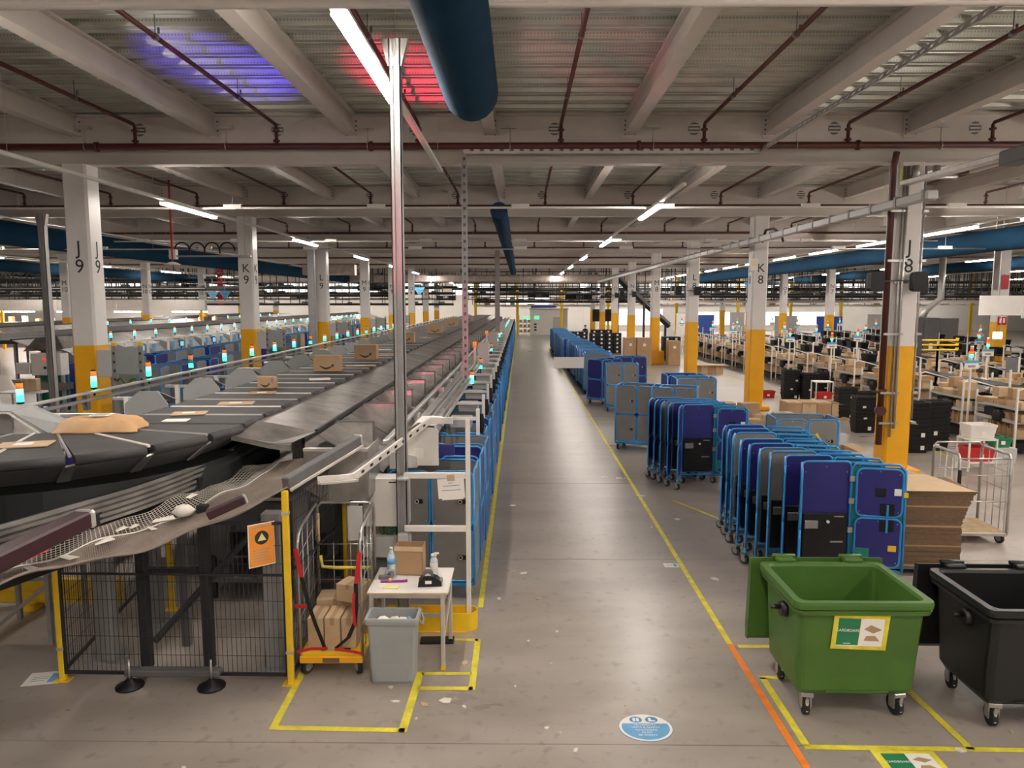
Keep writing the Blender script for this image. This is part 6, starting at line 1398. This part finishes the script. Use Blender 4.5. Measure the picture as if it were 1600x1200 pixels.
# near end of the second line
t = thing('machine_cabinet', 'white machine cabinet at the near end of the second sorter', 'cabinet', (-17.2, 26.4, 0)); part('body', MB().box(-.55, 0, 1.35, .55, .5, 2.15, .02), 'white_paint', t); part('side_box', MB().box(-1.1, .0, 1.4, -.6, .3, 1.8, .02), 'white_paint', t); part('red_button', MB().cyl((-.05, -.01, 1.95), (-.05, -.03, 1.95), .06, None, 10), 'lens_red', t); part('lock', MB().box(-.08, -.012, 1.58, .02, 0, 1.68), 'ink', t); part('curved_tray', MB().prism([(-1.3, 1.2), (.6, 1.05), (.6, .8), (-.8, .8), (-1.2, 1.0)], 'y', .0, .6), 'galv', t); part('leg', MB().box(.4, .2, 0, .5, .3, 1.35), 'alu', t); part('leg', MB().box(-.5, .2, 0, -.4, .3, 1.35), 'alu', t); part('roof_hood', MB().prism([(-1.0, 2.2), (-.5, 2.7), (.3, 2.75), (.5, 2.3)], 'y', .3, 1.0), 'chute_steel', t)
t = thing('side_table', 'white table at the near end of the second sorter', 'table', (-17.2, 25.2, 0)); part('table_top', MB().box(-.75, -.4, .88, .75, .4, .92), 'white_paint', t)
for (x, y) in ((-.7, -.35), (.7, -.35), (-.7, .35), (.7, .35)): part('leg', MB().box(x - .025, y - .025, 0, x + .025, y + .025, .88), 'alu', t)
plain_carton(-17.0, 25.3, .925, .4, .3, .42, .1, 'brown carton on the white table left of the J9 column', 'card_light')
t = thing('grey_side_panel', 'grey machine panel with a black A shaped mark at the picture edge', 'machine panel', (-19.4, 25.6, 0)); part('panel', MB().box(-1.5, 0, 0, .4, .1, 2.3, .02), 'machine_grey', t); part('white_cap', MB().box(-1.5, -.02, 2.3, .4, .3, 2.38), 'white_paint', t); part('black_leg', beam_between(MB(), (-.55, -.05, .9), (-.3, -.05, 2.0), .06, .14), 'black_plastic', t); part('black_leg', beam_between(MB(), (.12, -.05, .9), (-.2, -.05, 2.0), .06, .14), 'black_plastic', t); part('wooden_pole', MB().cyl((-.5, -.2, 1.5), (.2, -.4, .1), .03, None, 6), 'pallet_wood', t)
# grey panel boxes on slotted posts beside each column
for i, gi in enumerate((2, 3, 4, 5, 6)):
    gy = GY[gi] - .5; t = thing('panel_box', 'grey panel box on slotted posts beside the %s9 column' % LET[gi], 'panel box', (-9.05, gy, 0))
    part('side_panel', MB().box(-.62, -.05, 2.30, -.30, .0, 2.92, .01), 'machine_grey', t); part('main_panel', MB().box(-.22, 0, 2.35, .30, .05, 2.98, .01), 'bin_grey', t)
    for x in (-.28, .33): p = part('post', MB().box(x - .05, .06, 0, x + .05, .12, 3.0), 'strip_grey', t); part('yellow_cap', MB().box(x - .05, .05, 3.0, x + .05, .13, 3.08), 'safety_yellow', p); part('post_slots', MB().box(x - .02, .052, 1.8, x + .02, .06, 1.86).box(x - .02, .052, 2.0, x + .02, .06, 2.06).box(x - .02, .052, 2.2, x + .02, .06, 2.26).box(x - .02, .052, 2.4, x + .02, .06, 2.46).box(x - .02, .052, 2.6, x + .02, .06, 2.66).box(x - .02, .052, 2.8, x + .02, .06, 2.86), 'ink', p)['kind'] = 'stuff'
    part('green_coil', MB().tube([(-.2 + .05 * k, -.02, 2.2 + .06 * math.sin(k)) for k in range(10)], .03, 6), 'green_bin', t)
    part('foot', MB().box(-.4, .0, 0, .45, .18, .02), 'machine_dark', t)
# overhead cable loops near K9
t = thing('cable_loops', 'black cable loops hanging from a tray beside the K9 column', 'cables', (-11.0, 27.0, 5.75))
for k in range(4): part('loop', MB().tube([(-1.3 + .55 * k + .28 * math.cos(a), 0, .1 + .3 * math.sin(a)) for a in [rad(20 * j) for j in range(0, 11)]], .03, 6), 'black_plastic', t)
part('tray', MB().box(-1.8, -.05, -.12, 1.2, .05, -.06), 'steel', t); part('white_unit', MB().box(-1.75, -.1, -.2, -1.5, .1, .15, .01), 'white_paint', t)
for x in (-1.6, 1.0): part('hanger', MB().cyl((x, 0, -.1), (x, 0, 2.4), .01, None, 5), 'steel', t)
t = thing('red_pendant', 'small round ceiling pendant on a red chain between J9 and K9', 'pendant', (-12.2, 26, 0)); part('chain', MB().cyl((0, 0, 5.4), (0, 0, 8.2), .03, None, 6), 'strap_red', t); part('disc', MB().cyl((0, 0, 5.3), (0, 0, 5.4), .30, .1, 14), 'white_paint', t)
t = thing('red_banner', 'dangling red chain banner beside the far O10 column', 'banner', (-27.8, 68.5, 0))
for k in range(8): part('link', MB().box(-.3, -.05, 3.8 + .42 * k, .3, .05, 4.1 + .42 * k, .05), 'strap_red', t)
part('hook_wire', MB().cyl((0, 0, 7.0), (0, 0, 8.2), .02, None, 5), 'steel', t)
# pink lit banner duct near M9
t = thing('pink_duct', 'short pink lit insulated duct hanging left of the M9 column', 'duct', (-13.0, 50, 6.15)); part('duct_body', MB().prism(rrect(.7, .7, .15, 2), 'x', -1.6, 1.9), 'insul', t); part('band', MB().box(-.02, -.37, -.37, .04, .37, .37), 'alu', t); part('hanger', MB().cyl((0, 0, .3), (0, 0, 2.05), .01, None, 5), 'steel', t)

# ------------------------------------------------------------ far end of the hall
def overhead(name, x0, x1, y, z, label, w=.7, hang=3.2, mm='black_plastic', drop=None):
    t = thing('overhead_conveyor', label, 'conveyor', (0, y, z)); part('bed', MB().box(x0, -w / 2, 0, x1, w / 2, .14), mm, t)
    part('side_guard', MB().box(x0, -w / 2 - .04, .0, x1, -w / 2, .28), mm, t); part('front_edge', MB().box(x0, -w / 2 - .06, .22, x1, -w / 2 - .04, .26), 'machine_dark' if mm == 'black_plastic' else 'strip_grey', t)
    h = MB(); x = x0 + .8; k = 0
    while x < x1:
        h.box(x - .035, -w / 2, .14, x + .035, -w / 2 + .07, 8.15 - z); h.box(x - .035, -w / 2, 8.0 - z, x + .5, -w / 2 + .05, 8.06 - z)
        k += 1; x += hang * (.6 + .8 * ((k * 37) % 10) / 10)
    part('hangers', h, 'fence_black', t)['kind'] = 'stuff'
    b = MB(); x = x0 + .3; k = 0
    while x < x1 - 1.5:
        k += 1
        if (k * 13) % 5 < 2: b.box(x, -w / 2 + .05, .14, x + .5 + .1 * (k % 4), w / 2 - .05, .14 + .2 + .07 * (k % 3), .02)
        x += 1.1
    part('load', b, 'card' if mm != 'black_plastic' else 'machine_dark', t)['kind'] = 'stuff'
OC = [(-6, 62, 84, 4.75, 'black overhead conveyor spanning the far hall, lower front'), (-8, 62, 87, 5.4, 'black overhead conveyor spanning the far hall, upper front'), (-66, -7, 80, 4.8, 'black overhead conveyor over the third sorting line, lower'), (-66, -7, 83, 5.5, 'black overhead conveyor over the third sorting line, middle'), (-66, -6, 86, 6.3, 'black overhead conveyor over the third sorting line, upper'), (-6, 62, 90, 6.2, 'black overhead conveyor nearest the far roof'), (-50, -24, 66, 5.0, 'black overhead conveyor above the white fascia, lower'), (-50, -25, 69, 5.9, 'black overhead conveyor above the white fascia, upper')]
for a in OC: overhead('x', *a)
for i, (x0, x1, y, z) in enumerate(((-6, 66, 92, 4.1), (-66, -8, 91, 4.2), (-6, 66, 95, 3.4))):
    overhead('x', x0, x1, y, z, '%s pale mezzanine edge across the far end of the hall' % ('right', 'left', 'lower')[i], .9, 6, 'white_paint')
overhead('x', 14, 52, 76, 3.9, 'yellowish carton conveyor high over the far packing hall', .7, 4, 'white_paint')
# inclined black conveyor beside N8
t = thing('incline_conveyor', 'black inclined conveyor climbing beside the M8 column', 'conveyor'); m = MB(); beam_between(m, (9.3, 74, 6.6), (14.5, 72, 1.6), .8, .35); part('belt_bed', m, 'black_plastic', t); m = MB(); beam_between(m, (9.3, 73.5, 6.9), (14.5, 71.5, 1.9), .05, .2); part('side_rail', m, 'machine_dark', t); part('leg', MB().box(12.0, 72.4, 0, 12.2, 72.6, 4.0), 'fence_black', t); part('leg', MB().box(14.0, 71.8, 0, 14.2, 72.0, 2.0), 'fence_black', t); part('leg', MB().box(9.6, 73.6, 0, 9.8, 73.8, 6.2), 'fence_black', t)
# yellow posts
for i, x in enumerate((-34, -24, -14.5, -5.4, -.35, 5.0, 10.6, 18.8, 26.2, 32.5, 38.5, 46, 54)):
    t = thing('yellow_post', '%s yellow structural post counted across the far end of the hall' % nth(i + 1), 'post', (x, 89.3, 0)); part('post', MB().box(-.16, -.16, 0, .16, .16, 7.1, .02), 'safety_yellow', t); part('base_plate', MB().box(-.3, -.3, 0, .3, .3, .03), 'safety_yellow', t); part('splice', MB().box(-.19, -.19, 3.6, .19, .19, 3.9), 'safety_yellow', t)
# glowing panes added for the bright patches of the back wall
k = 0
for (x0, x1, z0, z1) in ((-48, -40, 5.6, 7.0), (-36, -30, 5.4, 7.0), (-27, -20, 5.4, 7.0), (-17, -12, 5.3, 6.8), (-9.5, -3.8, 5.0, 7.2), (-2, 4, 3.5, 4.6), (8, 16, 5.2, 6.8), (18, 27, 5.2, 6.8), (29, 38, 5.2, 6.8), (42, 52, 5.2, 6.8), (-62, -52, 5.6, 7.0), (24, 44, .8, 2.6), (12, 20, .8, 3.0)):
    k += 1; o = struct('window_%d' % k, MB().box(x0, Y1 - .06, z0, x1, Y1 - .04, z1), 'pane_glow', 'glowing pane added as a bright patch of the far wall')
    n = max(2, int((x1 - x0) / 1.6)); fr = MB().box(x0 - .08, Y1 - .12, z0 - .08, x1 + .08, Y1 - .02, z0).box(x0 - .08, Y1 - .12, z1, x1 + .08, Y1 - .02, z1 + .08)
    part('window_frame', fr, 'white_paint', o)
    for j in range(n + 1): xx = x0 + (x1 - x0) * j / n; part('mullion', MB().box(xx - .04, Y1 - .12, z0, xx + .04, Y1 - .02, z1), 'white_paint', o)
# white partition rooms at the end of the walkway
t = thing('partition_room', 'white partition room closing the far end of the walkway', 'room', (3.4, 90.5, 0)); part('front_wall', MB().box(-2.2, 0, 0, 2.4, .15, 3.1), 'white_paint', t); part('roof', MB().box(-2.3, -.1, 3.1, 2.5, 3, 3.25), 'machine_grey', t); part('side_wall', MB().box(-2.2, .15, 0, -2.05, 3, 3.1), 'white_paint', t); part('exit_sign', MB().box(-1.7, -.03, 1.9, -1.1, 0, 2.3), 'exit_green', t); part('exit_symbol', MB().box(-1.45, -.035, 2.0, -1.35, -.03, 2.2).box(-1.55, -.035, 2.07, -1.25, -.03, 2.13), 'paper', t); part('black_notice', MB().box(-1.7, -.03, .5, -1.4, 0, .7).box(-1.7, -.03, .85, -1.4, 0, 1.05).box(-1.7, -.03, 1.2, -1.4, 0, 1.4), 'ink', t); part('door', MB().box(.6, -.02, 0, 1.6, 0, 2.2), 'machine_grey', t); part('blue_roof_sheet', MB().box(-2.1, -.2, 3.3, 1.0, .6, 3.6), 'tote_blue', t)
o = single('exit_sign', MB().box(-.4, -.02, -.15, .4, .02, .15), 'exit_green', 'green exit sign beside the partition room', 'sign', (.75, 88.6, 2.1)); part('white_arrow', MB().box(-.3, -.025, -.03, .1, -.02, .03).plate([(.1, -.025, -.1), (.3, -.025, 0), (.1, -.025, .1)], .001), 'paper', o); part('bracket', MB().box(-.02, 0, -2.1, .02, .04, .0), 'steel', o)
t = thing('dock_shelf', 'low shelf of parcels beyond the end of the walkway', 'shelf', (.7, 91, 0))
for z in (.3, .9, 1.5): part('shelf', MB().box(-.9, -.3, z, .8, .3, z + .05), 'machine_dark', t)
for x in (-.88, .76): part('upright', MB().box(x, -.3, 0, x + .05, .3, 2.4), 'machine_dark', t)
m = MB()
for k in range(9): m.box(-.8 + .5 * (k % 3), -.25, .36 + .6 * (k // 3), -.45 + .5 * (k % 3), .25, .62 + .6 * (k // 3) + .05 * (k % 2))
part('parcels', m, 'card', t)['kind'] = 'stuff'
t = thing('dark_screen', 'dark screen panel hanging beyond the long cage row', 'screen', (9.4, 84, 0)); part('panel', MB().box(-1.2, 0, 1.8, 1.2, .1, 3.2, .02), 'black_plastic', t); part('post', MB().box(-.05, .1, 0, .05, .2, 1.9), 'machine_dark', t)
for i, (x, y, z, lab) in enumerate(((-13.5, 64, 4.6, 'blue triangular hanging sign left of the M9 column'), (-9.0, 66, 4.6, 'blue triangular hanging sign right of the M9 column'), (18.5, 60, 4.9, 'blue triangular hanging sign right of the L8 column'), (-24.0, 60, 4.2, 'blue triangular hanging sign right of the N10 column'), (-27.5, 66, 4.2, 'blue triangular hanging sign left of the O10 column'))):
    o = single('triangle_sign', MB().prism([(-.5, .7), (.5, .7), (.12, .1), (-.12, .1)], 'y', -.02, .02), 'sign_lightblue', lab, 'sign', (x, y, z), 0, 'blue triangular hanging signs'); part('print', MB().box(-.12, -.03, .2, .12, -.02, .28).box(-.22, -.03, .4, .22, -.02, .5), 'sign_blue', o); part('wire', MB().cyl((0, 0, .7), (0, 0, 8.3 - z), .01, None, 4), 'steel', o)
# mezzanine with white fascia at the far side
t = thing('mezzanine', 'white fronted mezzanine over carton shelves at the far side', 'mezzanine', (0, 62, 0)); part('deck', MB().box(X0 + .3, 0, 3.9, -26.5, 8, 4.1), 'machine_grey', t)
for k in range(10): part('fascia_panel', MB().box(-51.5 + 2.5 * k + .02, -.1, 3.3, -49 + 2.5 * k - .02, 0, 4.2), 'white_paint', t)
for x in (-50, -44, -38, -32, -27): part('support', MB().box(x - .1, .2, 0, x + .1, .4, 3.9), 'column_yellow', t)
for k in range(5): part('lamp_strip', MB().box(-50 + 5 * k, 1.4, 3.15, -47 + 5 * k, 1.5, 3.2), 'lamp', t)
for z in (.6, 1.4, 2.2): part('shelf', MB().box(-51, 2.5, z, -27, 3.2, z + .06), 'machine_grey', t)
part('handrail', MB().box(-51.5, 0, 5.1, -26.5, .05, 5.16), 'steel', t)
for i in range(60):
    x = -50.5 + .4 * i; zz = (.66, 1.46, 2.26)[i % 3]; h = .3 + .3 * ((i * 7) % 5) / 5
    single('shelf_carton', MB().box(-.17, -.2, 0, .17, .2, h, .01), ('card', 'card_light', 'kraft', 'machine_grey')[(i * 3) % 4], '%s carton along the shelves under the white mezzanine' % nth(i + 1), 'carton', (x, 64.7, zz), 0, 'cartons under the mezzanine')
# far packing hall backdrop: blue and white tall screens
for i, (x, y, w, h, mm) in enumerate(((14.5, 66, 1.2, 3.0, 'white_paint'), (17, 68, 1.6, 2.8, 'tote_blue'), (20.5, 70, 1.4, 3.0, 'machine_grey'), (23, 72, 1.2, 3.2, 'sign_lightblue'), (26.5, 74, 2.2, 2.6, 'machine_grey'), (30, 72, 2.5, 2.6, 'tote_blue'), (34, 70, 2.5, 2.8, 'machine_grey'), (31, 60, 3.0, 2.4, 'tote_blue'), (36, 64, 3.5, 2.6, 'machine_dark'))):
    t = thing('tall_screen', '%s %s partition screen counted across the far packing hall' % (nth(i + 1), {'white_paint': 'white', 'tote_blue': 'blue', 'machine_grey': 'grey', 'sign_lightblue': 'light blue', 'machine_dark': 'dark'}[mm]), 'screen', (x, y, 0)); part('panel', MB().box(-w / 2, 0, .1, w / 2, .06, h, .01), mm, t); part('foot', MB().box(-w / 2, -.2, 0, -w / 2 + .06, .3, .1), 'steel', t); part('foot', MB().box(w / 2 - .06, -.2, 0, w / 2, .3, .1), 'steel', t); part('frame', MB().box(-w / 2 - .03, -.01, h, w / 2 + .03, .07, h + .05), 'steel', t)

# more overhead conveyors so the far end reads as dense as it is
for i, (x0, x1, y, z) in enumerate(((-7, 60, 78, 5.9), (8, 60, 74, 4.4), (-62, -8, 76, 5.3), (-64, -8, 89, 3.6), (-60, -12, 72, 4.5), (-5, 60, 81, 3.9), (-60, -9, 88, 6.9), (-6, 62, 93, 5.3))):
    overhead('x', x0, x1, y, z, '%s additional black conveyor level crossing the far hall' % nth(i + 1), .6, 1.3)
for i, (x, y, z, w) in enumerate(((-8.6, 86, 4.2, 2.2), (-4.2, 85, 3.9, 1.6), (2.0, 82, 4.5, 2.4), (6.5, 83, 4.3, 3.0), (11.5, 80, 4.2, 2.6), (17, 78, 5.1, 2.4), (25, 80, 4.4, 3), (-16, 79, 5.2, 2.6), (-22, 78, 4.4, 3), (-33, 75, 5.3, 2.5))):
    t = thing('drive_unit', '%s dark conveyor drive unit counted among the far overhead conveyors' % nth(i + 1), 'drive unit', (x, y, z)); part('casing', MB().box(-w / 2, -.5, 0, w / 2, .5, .55, .04), 'black_plastic', t); part('motor', MB().cyl((-.3, -.6, .25), (.3, -.6, .25), .2, None, 10), 'machine_dark', t); part('hanger', MB().box(-w / 2, 0, .55, -w / 2 + .08, .08, 8.3 - z), 'fence_black', t); part('hanger', MB().box(w / 2 - .08, 0, .55, w / 2, .08, 8.3 - z), 'fence_black', t)

for i in range(14):
    y = 71 + (i * 7) % 22; z = 4.3 + .27 * ((i * 5) % 11); right = i % 2
    x0, x1 = ((-6, 58) if right else (-62, -8)); t = thing('pipe_run', '%s thin dark pipe run counted among the far services' % nth(i + 1), 'pipe', (0, y, z))
    part('pipe', MB().cyl((x0, 0, 0), (x1, 0, 0), .05, None, 6), 'fence_black', t); h = MB()
    for k in range(int((x1 - x0) / 2.3)): xx = x0 + .7 + k * 2.3 + .5 * ((k * 7) % 3); h.box(xx - .03, -.03, -.6 * ((k + i) % 2), xx + .03, .03, 8.2 - z)
    part('hangers', h, 'fence_black', t)['kind'] = 'stuff'
